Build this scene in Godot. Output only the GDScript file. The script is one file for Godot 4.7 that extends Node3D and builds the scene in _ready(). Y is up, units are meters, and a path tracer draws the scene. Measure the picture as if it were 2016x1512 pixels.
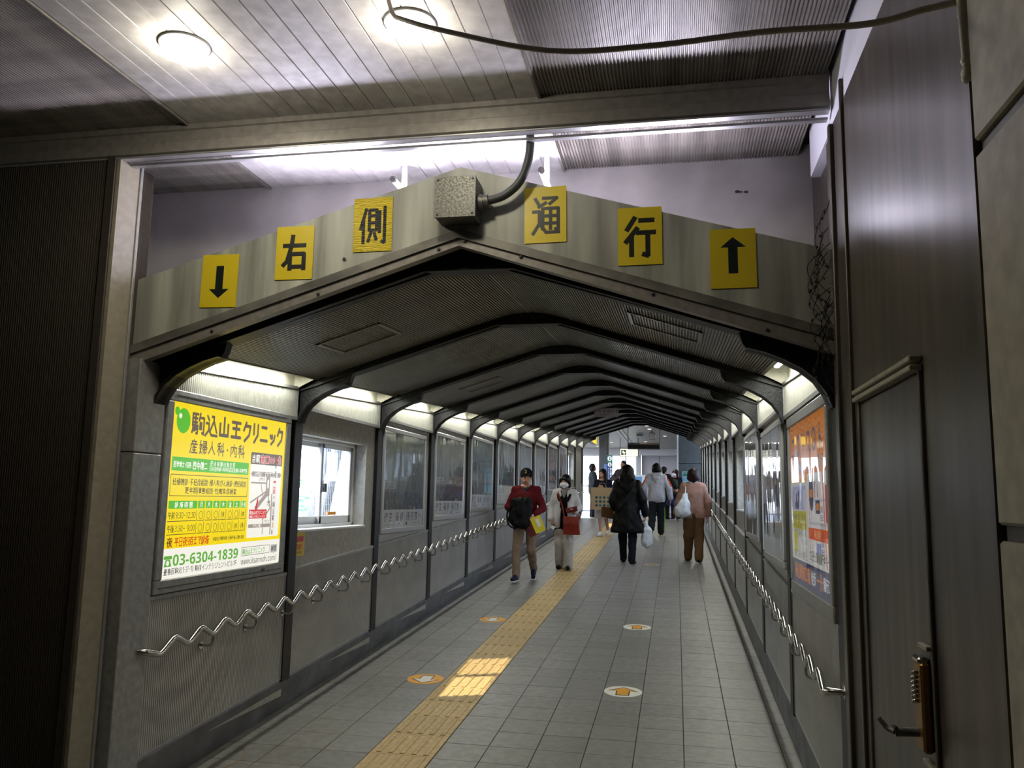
extends Node3D
# A covered station passage: front hall with gable, ramped corridor with steel portal frames, station concourse beyond.
const SL := 0.0524        # slope of the passage floor
const CX := -1.012        # centre line of the passage
const XL := -2.74         # inner face of the left wall
const XR := 0.7165        # inner face of the right wall
const Z0 := -3.92         # first portal frame
const BAY := 1.71
const NB := 12
const ZEND := -24.6       # the ramp levels out here
const EXPOSURE := 1.0

var taken := {}
var mats := {}
var tex := {}

func fy(z: float) -> float:
	return SL * clampf(-z, 3.55, -ZEND)

func pz(k: int) -> float:
	return Z0 - BAY * k

# ------------------------------------------------------------------ mesh builder
class MB:
	var st := SurfaceTool.new()
	func _init():
		st.begin(Mesh.PRIMITIVE_TRIANGLES)
		st.set_smooth_group(-1)
	func smooth(on: bool):
		st.set_smooth_group(0 if on else -1)
	func tri(a: Vector3, b: Vector3, c: Vector3):      # counter-clockwise seen from outside
		st.add_vertex(a); st.add_vertex(c); st.add_vertex(b)
	func quad(a: Vector3, b: Vector3, c: Vector3, d: Vector3):
		tri(a, b, c); tri(a, c, d)
	func quv(a: Vector3, b: Vector3, c: Vector3, d: Vector3):   # with uv: a top left, b bottom left, c bottom right, d top right
		var p := [a, c, b, a, d, c]
		var u := [Vector2(0, 0), Vector2(1, 1), Vector2(0, 1), Vector2(0, 0), Vector2(1, 0), Vector2(1, 1)]
		for i in 6:
			st.set_uv(u[i]); st.add_vertex(p[i])
	func box(c: Vector3, s: Vector3, bv := 0.0, B := Basis.IDENTITY):
		var h := s * 0.5
		if bv <= 0.0:
			for ax in 3:
				for sg in [-1.0, 1.0]:
					var n := Vector3.ZERO; n[ax] = sg * h[ax]
					var u := Vector3.ZERO; u[(ax + 1) % 3] = h[(ax + 1) % 3] * sg
					var v := Vector3.ZERO; v[(ax + 2) % 3] = h[(ax + 2) % 3]
					quad(c + B * (n - u - v), c + B * (n + u - v), c + B * (n + u + v), c + B * (n - u + v))
			return
		var P := func(sx, sy, sz, ax):
			var q := Vector3(sx * (h.x - bv), sy * (h.y - bv), sz * (h.z - bv))
			q[ax] += bv * [sx, sy, sz][ax]
			return c + B * q
		for ax in 3:
			var a1 := (ax + 1) % 3
			var a2 := (ax + 2) % 3
			for sg in [-1, 1]:
				var k := []
				for e in [[-1, -1], [1, -1], [1, 1], [-1, 1]]:
					var s3 := [0, 0, 0]
					s3[ax] = sg; s3[a1] = e[0] * sg; s3[a2] = e[1]
					k.append(P.call(s3[0], s3[1], s3[2], ax))
				quad(k[0], k[1], k[2], k[3])
		for ax in 3:                                   # twelve edges, parallel to ax
			var a1 := (ax + 1) % 3
			var a2 := (ax + 2) % 3
			for e1 in [-1, 1]:
				for e2 in [-1, 1]:
					var lo := [0, 0, 0]; lo[ax] = -1; lo[a1] = e1; lo[a2] = e2
					var hi := [0, 0, 0]; hi[ax] = 1; hi[a1] = e1; hi[a2] = e2
					var q := [P.call(lo[0], lo[1], lo[2], a1), P.call(hi[0], hi[1], hi[2], a1), P.call(hi[0], hi[1], hi[2], a2), P.call(lo[0], lo[1], lo[2], a2)]
					if e1 * e2 > 0: q.reverse()
					quad(q[0], q[1], q[2], q[3])
		for sx in [-1, 1]:
			for sy in [-1, 1]:
				for sz in [-1, 1]:
					var t := [P.call(sx, sy, sz, 0), P.call(sx, sy, sz, 1), P.call(sx, sy, sz, 2)]
					if sx * sy * sz < 0: t.reverse()
					tri(t[0], t[1], t[2])
	func prism(poly: PackedVector2Array, d0: float, d1: float, X := Transform3D.IDENTITY):   # outline in local xy, from z = d0 to z = d1
		var p := poly.duplicate()
		if Geometry2D.is_polygon_clockwise(p): p.reverse()
		var id := Geometry2D.triangulate_polygon(p)
		var lo := minf(d0, d1)
		var hi := maxf(d0, d1)
		for i in range(0, id.size(), 3):
			var a := p[id[i]]; var b := p[id[i + 1]]; var c := p[id[i + 2]]
			if (b - a).cross(c - a) < 0.0:
				var t := b; b = c; c = t
			tri(X * Vector3(a.x, a.y, hi), X * Vector3(b.x, b.y, hi), X * Vector3(c.x, c.y, hi))
			tri(X * Vector3(a.x, a.y, lo), X * Vector3(c.x, c.y, lo), X * Vector3(b.x, b.y, lo))
		for i in p.size():
			var a := p[i]; var b := p[(i + 1) % p.size()]
			quad(X * Vector3(a.x, a.y, lo), X * Vector3(b.x, b.y, lo), X * Vector3(b.x, b.y, hi), X * Vector3(a.x, a.y, hi))
	func sheet(prof: PackedVector2Array, d0: float, d1: float, X := Transform3D.IDENTITY):   # open profile in local xy, swept along z
		for i in prof.size() - 1:
			var a := prof[i]; var b := prof[i + 1]
			quad(X * Vector3(a.x, a.y, d0), X * Vector3(b.x, b.y, d0), X * Vector3(b.x, b.y, d1), X * Vector3(a.x, a.y, d1))
	func tube(pts: PackedVector3Array, r: float, n := 8, r1 := -1.0, caps := true):
		if r1 < 0.0: r1 = r
		var m := pts.size()
		var rings := []
		var up := Vector3.UP
		for i in m:
			var t := (pts[mini(i + 1, m - 1)] - pts[maxi(i - 1, 0)]).normalized()
			if i == 0 and absf(t.dot(up)) > 0.9: up = Vector3.RIGHT
			var s := t.cross(up).normalized()
			up = s.cross(t).normalized()
			var rr := lerpf(r, r1, float(i) / maxf(m - 1, 1))
			if i > 0 and i < m - 1:   # keep thickness round a bend
				var d1 := (pts[i] - pts[i - 1]).normalized()
				var cs := clampf(d1.dot(t), 0.6, 1.0)
				rr = rr / sqrt(cs) if cs < 0.999 else rr
			var ring := PackedVector3Array()
			for k in n:
				var a := TAU * k / n
				ring.append(pts[i] + (s * cos(a) + up * sin(a)) * rr)
			rings.append(ring)
		smooth(true)
		for i in m - 1:
			for k in n:
				var k2 := (k + 1) % n
				quad(rings[i][k2], rings[i][k], rings[i + 1][k], rings[i + 1][k2])
		smooth(false)
		if caps:
			for k in range(1, n - 1):
				tri(rings[0][0], rings[0][k], rings[0][k + 1])
				tri(rings[m - 1][0], rings[m - 1][k + 1], rings[m - 1][k])
	func lathe(prof: PackedVector2Array, n: int, X := Transform3D.IDENTITY, soft := true):   # (radius, height) turned about local y
		smooth(soft)
		for i in prof.size() - 1:
			for k in n:
				var a := TAU * k / n
				var b := TAU * (k + 1) / n
				var p0 := X * Vector3(prof[i].x * cos(a), prof[i].y, prof[i].x * sin(a))
				var p1 := X * Vector3(prof[i].x * cos(b), prof[i].y, prof[i].x * sin(b))
				var p2 := X * Vector3(prof[i + 1].x * cos(b), prof[i + 1].y, prof[i + 1].x * sin(b))
				var p3 := X * Vector3(prof[i + 1].x * cos(a), prof[i + 1].y, prof[i + 1].x * sin(a))
				if prof[i].x > 1e-6: tri(p1, p0, p2)
				if prof[i + 1].x > 1e-6: tri(p0, p3, p2)
		smooth(false)
	func ball(c: Vector3, r: Vector3, n := 10, B := Basis.IDENTITY):
		var pr := PackedVector2Array()
		for i in n / 2 + 1:
			var a := PI * i / (n / 2)
			pr.append(Vector2(sin(a) if i % (n / 2) else 0.0, -cos(a)))
		lathe(pr, n, Transform3D(B * Basis.from_scale(r), c))
	func done() -> ArrayMesh:
		st.generate_normals()
		return st.commit()

func V2(a: Array) -> PackedVector2Array:
	var o := PackedVector2Array()
	for i in range(0, a.size(), 2): o.append(Vector2(a[i], a[i + 1]))
	return o

func V3(a: Array) -> PackedVector3Array:
	var o := PackedVector3Array()
	for i in range(0, a.size(), 3): o.append(Vector3(a[i], a[i + 1], a[i + 2]))
	return o

func spline(p: PackedVector3Array, n := 6) -> PackedVector3Array:
	var o := PackedVector3Array()
	for i in p.size() - 1:
		for j in n:
			o.append(p[i].cubic_interpolate(p[i + 1], p[maxi(i - 1, 0)], p[mini(i + 2, p.size() - 1)], float(j) / n))
	o.append(p[p.size() - 1])
	return o

# ------------------------------------------------------------------ nodes
func numbered(called: String) -> String:
	if not taken.has(called):
		taken[called] = 0
		return called
	taken[called] += 1
	return "%s_%03d" % [called, taken[called]]

func put(called: String, mesh: Mesh, m: Material, parent: Node3D = self) -> MeshInstance3D:
	var o := MeshInstance3D.new()
	o.mesh = mesh
	o.material_override = m
	o.name = numbered(called) if parent == self else called
	parent.add_child(o, true)
	return o

func obj(called: String, b: MB, m: Material, parent: Node3D = self) -> MeshInstance3D:
	return put(called, b.done(), m, parent)

func tag(o: Node3D, label: String, category := "", group := "") -> Node3D:
	o.set_meta("label", label)
	if category: o.set_meta("category", category)
	if group: o.set_meta("group", group)
	return o

func thing(called: String, label: String, category: String, at := Vector3.ZERO, turn := 0.0, group := "") -> Node3D:
	var o := Node3D.new()
	o.name = numbered(called)
	add_child(o)
	o.position = at
	o.rotation.y = turn
	return tag(o, label, category, group)

func struct(o: Node3D, label := "") -> Node3D:
	o.set_meta("kind", "structure")
	if label: o.set_meta("label", label)
	return o

func shell(called: String, label: String) -> Node3D:
	var o := Node3D.new()
	o.name = numbered(called)
	add_child(o)
	return struct(o, label)

func stuff(o: Node3D) -> Node3D:
	o.set_meta("kind", "stuff")
	return o

# ------------------------------------------------------------------ materials
func noise_tex(key: String, freq: float, lo: float, hi: float, sx := 1.0, sy := 1.0, oct := 4, seed_ := 7) -> ImageTexture:
	if tex.has(key): return tex[key]
	var n := FastNoiseLite.new()
	n.noise_type = FastNoiseLite.TYPE_SIMPLEX
	n.seed = seed_
	n.frequency = freq
	n.fractal_octaves = oct
	var s := 256
	var im := Image.create_empty(s, s, false, Image.FORMAT_RGB8)
	for y in s:
		for x in s:
			var fx := float(x) / s
			var fy_ := float(y) / s
			var wx := fx * s * sx
			var wy := fy_ * s * sy
			# blended so that it repeats
			var a := n.get_noise_2d(wx, wy)
			var b := n.get_noise_2d(wx - s * sx, wy)
			var c := n.get_noise_2d(wx, wy - s * sy)
			var d := n.get_noise_2d(wx - s * sx, wy - s * sy)
			var v := lerpf(lerpf(a, b, fx), lerpf(c, d, fx), fy_) * 0.9 + 0.5
			v = lerpf(lo, hi, clampf(v, 0.0, 1.0))
			im.set_pixel(x, y, Color(v, v, v))
	tex[key] = ImageTexture.create_from_image(im)
	return tex[key]

func mat(key: String, c: Color, rough := 0.6, metal := 0.0, spec := 0.5) -> StandardMaterial3D:
	if mats.has(key): return mats[key]
	var m := StandardMaterial3D.new()
	m.resource_name = key
	m.albedo_color = c
	m.roughness = rough
	m.metallic = metal
	m.metallic_specular = spec
	mats[key] = m
	return m

func worn(m: StandardMaterial3D, t: Texture2D, scale: Vector3) -> StandardMaterial3D:
	m.albedo_texture = t
	m.uv1_triplanar = true
	m.uv1_world_triplanar = true
	m.uv1_scale = scale
	return m

func bumpy(m: StandardMaterial3D, t: Texture2D, cm: float) -> StandardMaterial3D:
	m.heightmap_enabled = true
	m.heightmap_texture = t
	m.heightmap_scale = cm
	return m

func glow(key: String, c: Color, e: float) -> StandardMaterial3D:
	var m := mat(key, Color(0.9, 0.9, 0.9))
	m.emission_enabled = true
	m.emission = c
	m.emission_energy_multiplier = e
	return m

# ------------------------------------------------------------------ lettering: strokes on a grid of 26 by 26 (a to z), other signs set in a box
const GLYPHS := """
一 bmym
口 cdcw wwwd cdwd cwww
日 ebey uyub ebub eyuy emum
月 gbgp gpdy gbub ubuy uyqx giui gpup
目 ebey uyub ebub eyuy ejuj equq
木 bhxh mamz mhcu mhwu
女 jaeo eosy rhnq nqdy biyi
言 kand bfxf gjsj gnsn grgy grsr srsy gysy
亻 sbbp kjkz
氵 eckg blhp cyls
扌 bgxg oaoy oyhx bqxm
忄 mamz cgbn ufxk
阝 babz bbhb hbdj djhn hnhq hqct
辶 dbhg bkhk hkhs hsaz hsny nyzy
宀 bgbd bdxd xdxg mamd
疒 mamd gdyd gdgo goaz ahdk aret
土 dkvk mbmx bxxx
王 cdwd mdmw elul bwxw
十 blxl mamz
人 malk lkbx mhqq qqxx
大 bixi malj ljbz miqs qsyz
二 efuf bvxv
山 mamw cicw cwww wiww
中 dgdq vgvq dgvg dqvq mamz
西 bcxc chcy chwh whwy cywy jcjk jkgp ocop oprp
南 bexe maml czcj cjwj wjwz wztz imkp qmop hprp huru mpmz
内 bybg bgwg wgwy wysy mamh mhfs mjst
医 xbcb cbcy cyxy jefk hgug fmvm ogom omfu nnvu
学 eahf kamf tapf bmbh bhxh xhxl gktk tknq mpmy myjy brxr
博 eaez ahjh lflq xfxq lfxf lqxq lkxk kcyc rarq vavb jsys vqvz vzsz nunx
士 bixi mamw ewuw
院 阝aajz kgkd kdyd ydyg rard mjwj kozo qoqt qtly toty tyzy zyzv
長 fafn fbub ffsf fjsj bnyn fnfy fynv wpor nnrt rtyy
健 亻aahz hchg jdmd mdjj jjmj mjiu jomw mwzz ofyf mjzj ofon xfxn onyn nrzr satv
母 gbdx dxwx gbwb wbuy bmym lelj lplu
体 亻aahz 木iazz nuwu
保 亻aahz lblk xbxk lbxb lkxk ipzp rkrz rpjy rpyy
護 言aajz kcyc oaoe uaue nflk mimr migi mhyh mkxk mnxn mqyq rhrq ltvt vtnz nuyz
法 氵aahz khyh rarn inzn rnkx kxxw uswz
指 扌aakz xblf lalk lkyk ykyh mnmz xnxz mnxn mtxt mzxz
定 宀aaza ekuk mkmw mqtq hohs hobz ftmy myzy bgbd bdxd xdxg mamd
本 木aazz gtst
産 mamd fdud hegh qeqh dixi didp dpaz kljq jouo jtst fyyy oloy
婦 女aakz mbxb mfxf mjxj xbxj lplm lmzm zmzp nqnx nqxq xqxw xwuw rnrz
科 kabd ahlh gcgz ghas ghlq oeqh nkpn lsyp uauz
会 mabl maxl gktk bpxp kpfy fyty rsvz
認 言aajz kbxb xbvk rbll kdnh kqjw nqny nyvy vyvv qoss wqzu
専 bcxc eeen ueun eeue enun eiui mamn bqxq rorz rzoy gshw
門 bbbz kbkk bbkb bfkf bkkk nbnk xbxz nbxb nfxf nkxk xzvz
妊 女aakz wbmd rcry kmzm lyyy
診 言aakz rakk rayk tjmo unkt wrkz
不 bcxc oecq mimz omxr
症 疒aazz kjxj rjrx rqxq nonx jxyx
相 木aakz 目laaz ncny xcxy ncxc nyxy njxj nqxq
談 言aajz mdnh xdvh rarg rgll rgyl moqt xoup rnrs rslz rszz
が bivg vgtr troy oyjx kahn hndz tjxp tbvf xaze
ん oacy hmlm lmow owuy uywt
検 木aajz raki rayi njwj mmmr xmxr mmxm mrxr rirt rtjz rtzz
避 辶aazz jdjq jdqd qdqh jhqh lklq qkqq lkqk lqqq sdzd vavd teug yfxh rhzh smzm vhvs
更 bbxb efeo ufuo efuf eouo ejuj mbmp mpgv gvby frlv lvyz
年 iadi hdwd gjvj gjgq bqyq ndnz
期 cacr jajr adld chjh cmjm arlr dubz jsly 月mazz
障 阝aajz rarc lczc ndoh vduh khzh mkmr xkxr mkxk moxo mrxr kuzu rrrz
害 bgbd bdxd xdxg mamd fhuh gktk bnyn mdmq gqgy uquy gquq gyuy
性 忄aahz mdkk liyi mqxq rary kyzy
感 dddn dnbt deye qapg pgsm smwr wrys wgqo gino ghoh gloh gkok glgp okop gpop ftby isit itzz mrow vtyx
染 bbed bfdh blfh iesf ielf rfrk rkxk mamf mfgl bpxp mmmz mpcy mpwy
査 bexe maml mebl mexl hnhx rnrx hnrn hrrr huru bxyx
療 疒aazz idyd qdim qgyn lkmm vkum mnmt vnvt mnvn mqvq mtvt rtrz rzpz nvkx uvxx
時 adaw jdjw adjd ajaj awjw amjm mdyd rari kizi kpzp vlvy vyry nsou
間 門aazz hnhy rnry hnrn hyry hsrs
火 mamk mkby mlxy ffhl uesk
水 mamz mzjy chjh jhbw vgok nmyx
金 mabj maxj hkrk epup mkmy gshw srqw byxy
祝 ebgd bhkh khbs gngz inks mbml xbxl mbxb mlxl pljz uluy uyzy zyzv
午 hadk gfvf bnyn nfnz
前 gaie saqe bfyf cjcz cjkj kjky kyiy coko csks pkpt wjwz wzty
後 gaag hiaq ejez palj ljsj vfkn knwn xlzp oplw nrwr wrkz mtzz
休 亻aahz 木iazz
夜 mamd bdyd idap ekez pgjp njxj xjjz lnzz ompq
平 cdwd gghl sgql boyo mdmz
ま eeve ejuj mamt mtku kugw gwix ixmw mwpt mtwx
で bdxd xdnj njmq mqpv pvuw tksn xizl
診 言aakz rakk rayk tjmo unkt wrkz
索 mamg eeue bmbh bhxh xhxl njho homq rlhr hrvs mrmz htdy quwy
豊 gbgl ubul gbub ggug gllu glul kakl papl bnyn gpgu spsu gpsp gusu iujx quox bzyz
島 mald ecep ecuc ucuj egug ejuj enyn epyp ypws wsvz gsgy qsqy gyqy lqly
区 xbcb cbcy cyxy ggtt ufgt
信 亻aahz 言iazz
当 mamj edgh udsh djuj ujuy duqq dquq dyuy
馬 cbcp cbwb mbmp cgtg cltl cpwp wpvy vyry eset etbx isjv mrnu qqrt
駅 馬aapz qbyb ybyh qhyh qbqn qnnz tizz
駒 馬aanz qaoi pfyf yfyy yyvx qlqs tlts qltl qsts
込 辶aazz nbrb rbrg rgju rgyu
徒 gaag hiaq ejez mfyf sasl kkzk slst smyq spyp nplz musy syzy
歩 mame mble lalj mduc fefj bjyj mjmv mvjv gnct rnvr wqpw pwdz
分 kabm oaxm fmum umtx txpx lmks kscz
郷 faai aiei ichp hpcp hgkn kbkn nbnn kbnb kgng mrov tatz tazb zavj vjzp zpto
通 dbhg bkhk hkhs hsbz hsny nyzy kbxb xbqf negh kikw kiyi yiyw ywvw knyn ksys rirw
側 亻aaiz jcjq qcqq jcqc jgqg jlql jqqq lriy osqx tdts yayz yzvy
行 iabi khaq fmfz mcyc kkzk tktz tzpy
伊 亻aahz jcxc xcxm jmxm ihzh qcqm qmjz
豆 bcxc fffo tfto fftf foto hqjw rqpw byyy
箱 eaah dckc gchf qanh pcyc tcvf ammm gigz gmaw gmlu 目mizz nkny xkxy
根 木aajz mbmy xbxl mbxb mgxg mlxl myrw olzz ynto
湯 氵aahz lblj wbwj lbwb lfwf ljwj imzm nmjt lpyp ypxz xzuz rqlz vqqz
河 氵aahz iczc wcwz wzsy kikr qiqr kiqi krqr
原 ccyc ccbz odlg hghp vgvp hgvg hkvk hpvp qpqz qznz ktfy usyx
へ bpjh jhyu
ク jbdl ifvf vfsr srgz
リ fbfo sbsp sphz
ニ edud bvxv
ッ dihn khmm vhtq tqiy
イ tbkk kkbp nhnz
ン cdhi bypu puxg
テ fcud bjxj njnq nqgz
ジ edih bkfo cypu puxk rbtf wazd
ェ fktk mkmy dyvy
ト iaiz ijut
ビ ebey eyxy eltf sbtf wazd
ル hchn hnby ncny nywq
ア cdwd wdpm nhnp npgz
ザ bhyh hbhp rbrp rpjz ucvf yaze
レ gbgx gxxm
り fbfm rbro roiz
右 bhxh kajh jhfs fsbv iniy wnwy inwn iwww
ピ ebey eyxy eltf vaxc
チ sbed bkyk mcmp mpfz
コ deue ueux dxux
パ hfct pfxt uawc
ラ fdud bjwj wjsr srhz
カ bgwg wgux uxqx jbiq iqbz
ス ddud udpm pmby mpxy
業 iaih qaqh bhyh eeeh ueth fhgk tgsk ckwk cowo mkmz mobz moxz gltl
土 dkvk mbmx bxxx
曜 abau habu abha akhk auhu mbpb pbpe ubxb xbxe moli kizi kmzm krzr kwzw ririrw kikz
"""
var glyphs := {}
var fonts := {}

func read_signs():
	for line in GLYPHS.strip_edges().split("\n"):
		var w := line.split(" ", false)
		glyphs[w[0]] = w.slice(1)

func strokes_of(ch: String) -> Array:        # pairs of points in 0..1, x right, y down
	var out := []
	if not glyphs.has(ch): return out
	for w in glyphs[ch]:
		if w.unicode_at(0) > 127:
			if w.length() < 5: continue
			var x0 := float(w.unicode_at(1) - 97) / 25.0
			var y0 := float(w.unicode_at(2) - 97) / 25.0
			var x1 := float(w.unicode_at(3) - 97) / 25.0
			var y1 := float(w.unicode_at(4) - 97) / 25.0
			if x1 <= x0 or y1 <= y0: continue
			for s in strokes_of(w[0]):
				out.append([Vector2(lerpf(x0, x1, s[0].x), lerpf(y0, y1, s[0].y)), Vector2(lerpf(x0, x1, s[1].x), lerpf(y0, y1, s[1].y))])
			continue
		for i in range(0, w.length() - 3, 4):
			out.append([Vector2(w.unicode_at(i) - 97, w.unicode_at(i + 1) - 97) / 25.0, Vector2(w.unicode_at(i + 2) - 97, w.unicode_at(i + 3) - 97) / 25.0])
	return out

# ------------------------------------------------------------------ drawing flat print into an image
func ppoly(im: Image, p: PackedVector2Array, c: Color):
	var y0 := im.get_height()
	var y1 := 0
	for q in p:
		y0 = mini(y0, int(floor(q.y))); y1 = maxi(y1, int(ceil(q.y)))
	var n := p.size()
	for y in range(maxi(y0, 0), mini(y1, im.get_height())):
		var yc := y + 0.5
		var xs := []
		for i in n:
			var a := p[i]; var b := p[(i + 1) % n]
			if (a.y <= yc) != (b.y <= yc): xs.append(a.x + (yc - a.y) / (b.y - a.y) * (b.x - a.x))
		xs.sort()
		for i in range(0, xs.size() - 1, 2):
			var xa := roundi(xs[i])
			var xb := roundi(xs[i + 1])
			if xb > xa: im.fill_rect(Rect2i(xa, y, xb - xa, 1), c)

func pcirc(im: Image, o: Vector2, r: Vector2, c: Color):
	var p := PackedVector2Array()
	for k in 28: p.append(o + Vector2(cos(TAU * k / 28.0) * r.x, sin(TAU * k / 28.0) * r.y))
	ppoly(im, p, c)

func pring(im: Image, o: Vector2, r: Vector2, w: float, c: Color):
	for k in 28:
		var a := TAU * k / 28.0
		var b := TAU * (k + 1) / 28.0
		pline(im, o + Vector2(cos(a) * r.x, sin(a) * r.y), o + Vector2(cos(b) * r.x, sin(b) * r.y), w, c)

func pline(im: Image, a: Vector2, b: Vector2, w: float, c: Color, round_ends := false):
	var d := (b - a).normalized()
	var n := Vector2(-d.y, d.x) * w * 0.5
	var e := d * w * 0.25
	ppoly(im, PackedVector2Array([a - e + n, b + e + n, b + e - n, a - e - n]), c)
	if round_ends:
		pcirc(im, a, Vector2(w, w) * 0.5, c); pcirc(im, b, Vector2(w, w) * 0.5, c)

func prect(im: Image, x0: float, y0: float, x1: float, y1: float, c: Color, r := 0.0):
	if r <= 0.0:
		im.fill_rect(Rect2i(roundi(x0), roundi(y0), roundi(x1 - x0), roundi(y1 - y0)), c)
		return
	var p := PackedVector2Array()
	for q in [[x1 - r, y0 + r, -0.25], [x1 - r, y1 - r, 0.0], [x0 + r, y1 - r, 0.25], [x0 + r, y0 + r, 0.5]]:
		for k in 6:
			var a: float = (q[2] + 0.05 * k) * TAU
			p.append(Vector2(q[0] + cos(a) * r, q[1] + sin(a) * r))
	ppoly(im, p, c)

func latin(s: String, bold: bool, serif := false) -> Array:      # triangles of a line of letters in the built-in face, with its box
	var key := s + str(bold) + str(serif)
	if fonts.has(key): return fonts[key]
	var f := SystemFont.new()
	f.font_names = PackedStringArray(["Droid Serif" if serif else "Droid Sans"])
	f.font_weight = 700 if bold else 400
	var t := TextMesh.new()
	t.text = s
	t.font = f
	t.font_size = 64
	t.pixel_size = 1.0
	t.depth = 0.0
	var a := t.get_mesh_arrays()
	var v: PackedVector3Array = a[Mesh.ARRAY_VERTEX]
	var id = a[Mesh.ARRAY_INDEX]
	var o := PackedVector2Array()
	if id == null or id.size() == 0: id = range(v.size())
	var lo := Vector2(1e9, 1e9)
	var hi := -lo
	for i in id:
		var q := Vector2(v[i].x, -v[i].y)
		o.append(q)
		lo = lo.min(q); hi = hi.max(q)
	fonts[key] = [o, lo, hi]
	return fonts[key]

func pword(im: Image, s: String, x0: float, y0: float, x1: float, y1: float, c: Color, bold := false):   # letters and figures fitted to a box
	var t := latin(s, bold)
	var o: PackedVector2Array = t[0]
	var k: Vector2 = Vector2(x1 - x0, y1 - y0) / (t[2] - t[1])
	for i in range(0, o.size(), 3):
		var p := PackedVector2Array()
		for j in 3: p.append(Vector2(x0, y0) + (o[i + j] - t[1]) * k)
		ppoly(im, p, c)

func psign(im: Image, ch: String, x0: float, y0: float, x1: float, y1: float, w: float, c: Color):       # one written sign in a box
	if ch == "・":
		pcirc(im, Vector2(x0 + x1, y0 + y1) * 0.5, Vector2(w, w) * 0.75, c)
		return
	for s in strokes_of(ch):
		pline(im, Vector2(lerpf(x0, x1, s[0].x), lerpf(y0, y1, s[0].y)), Vector2(lerpf(x0, x1, s[1].x), lerpf(y0, y1, s[1].y)), w, c, w > 3.0)

func prow(im: Image, s: String, x0: float, y0: float, x1: float, y1: float, w: float, c: Color, gap := 0.12):   # a row of written signs fitted between x0 and x1
	var n := 0.0
	for ch in s: n += 0.45 if ch in "・ /0123456789-" else 1.0
	var cell := (x1 - x0) / n
	var x := x0
	for ch in s:
		var cw := cell * (0.45 if ch in "・ /0123456789-" else 1.0)
		if ch == "・" or glyphs.has(ch):
			psign(im, ch, x + cw * gap * 0.5, y0, x + cw * (1.0 - gap * 0.5), y1, w, c)
		elif ch != " ":
			pword(im, ch, x + cw * 0.12, (y0 + y1) * 0.5 - 1.5 if ch == "-" else y0, x + cw * 0.88, (y0 + y1) * 0.5 + 1.5 if ch == "-" else y1, c)
		x += cw

func pcol(im: Image, s: String, x0: float, y0: float, x1: float, y1: float, w: float, c: Color):         # a column of written signs
	var h := (y1 - y0) / s.length()
	for i in s.length():
		psign(im, s[i], x0, y0 + h * i + h * 0.06, x1, y0 + h * (i + 0.9), w, c)

# ------------------------------------------------------------------ scene
func _ready():
	set_view()
	set_light()
	read_signs()
	set_materials()
	build_hall()
	build_gable()
	build_floor()
	build_passage()
	build_posters()
	build_station()
	build_outside()
	build_people()
	build_small()

func set_view():
	var cam := Camera3D.new()
	cam.name = "camera"
	add_child(cam)
	cam.position = Vector3(0, 1.8185, 0)
	cam.basis = Basis(Vector3.UP, 0.1981) * Basis(Vector3.RIGHT, 0.1385) * Basis(Vector3.BACK, 0.0189)
	cam.fov = rad_to_deg(2.0 * atan(756.0 / 1619.6))
	cam.near = 0.05
	cam.far = 400.0
	cam.current = true

func set_light():
	var we := WorldEnvironment.new()
	we.name = "surroundings"
	var e := Environment.new()
	var sky := Sky.new()
	var sm := ProceduralSkyMaterial.new()
	sm.sky_top_color = Color(0.62, 0.74, 0.92)
	sm.sky_horizon_color = Color(0.92, 0.95, 1.0)
	sm.ground_bottom_color = Color(0.62, 0.63, 0.64)
	sm.ground_horizon_color = Color(0.85, 0.87, 0.9)
	sm.sky_energy_multiplier = 2.6
	sm.ground_energy_multiplier = 1.6
	sky.sky_material = sm
	e.background_mode = Environment.BG_SKY
	e.sky = sky
	e.tonemap_mode = Environment.TONE_MAPPER_LINEAR
	e.tonemap_exposure = EXPOSURE
	e.sdfgi_enabled = true
	e.ssao_enabled = true
	e.ssil_enabled = true
	we.environment = e
	add_child(we)
	var sun := DirectionalLight3D.new()
	sun.name = "sun"
	sun.light_energy = 4.0
	sun.light_color = Color(1.0, 0.95, 0.86)
	sun.light_angular_distance = 0.9
	sun.shadow_enabled = true
	add_child(sun)
	sun.look_at_from_position(Vector3.ZERO, Vector3(1.2, -1.53, -0.45))

func lamp(at: Vector3, size: Vector2, dir: Vector3, energy: float, c: Color, called: String) -> AreaLight3D:
	var l := AreaLight3D.new()
	l.name = numbered(called)
	l.area_size = size
	l.area_range = 30.0
	l.area_attenuation = 2.0
	l.light_energy = energy
	l.light_color = c
	l.shadow_enabled = true
	add_child(l)
	l.position = at
	var up := Vector3.UP if absf(dir.normalized().dot(Vector3.UP)) < 0.9 else Vector3.FORWARD
	l.basis = Basis.looking_at(dir, up)
	return l

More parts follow.
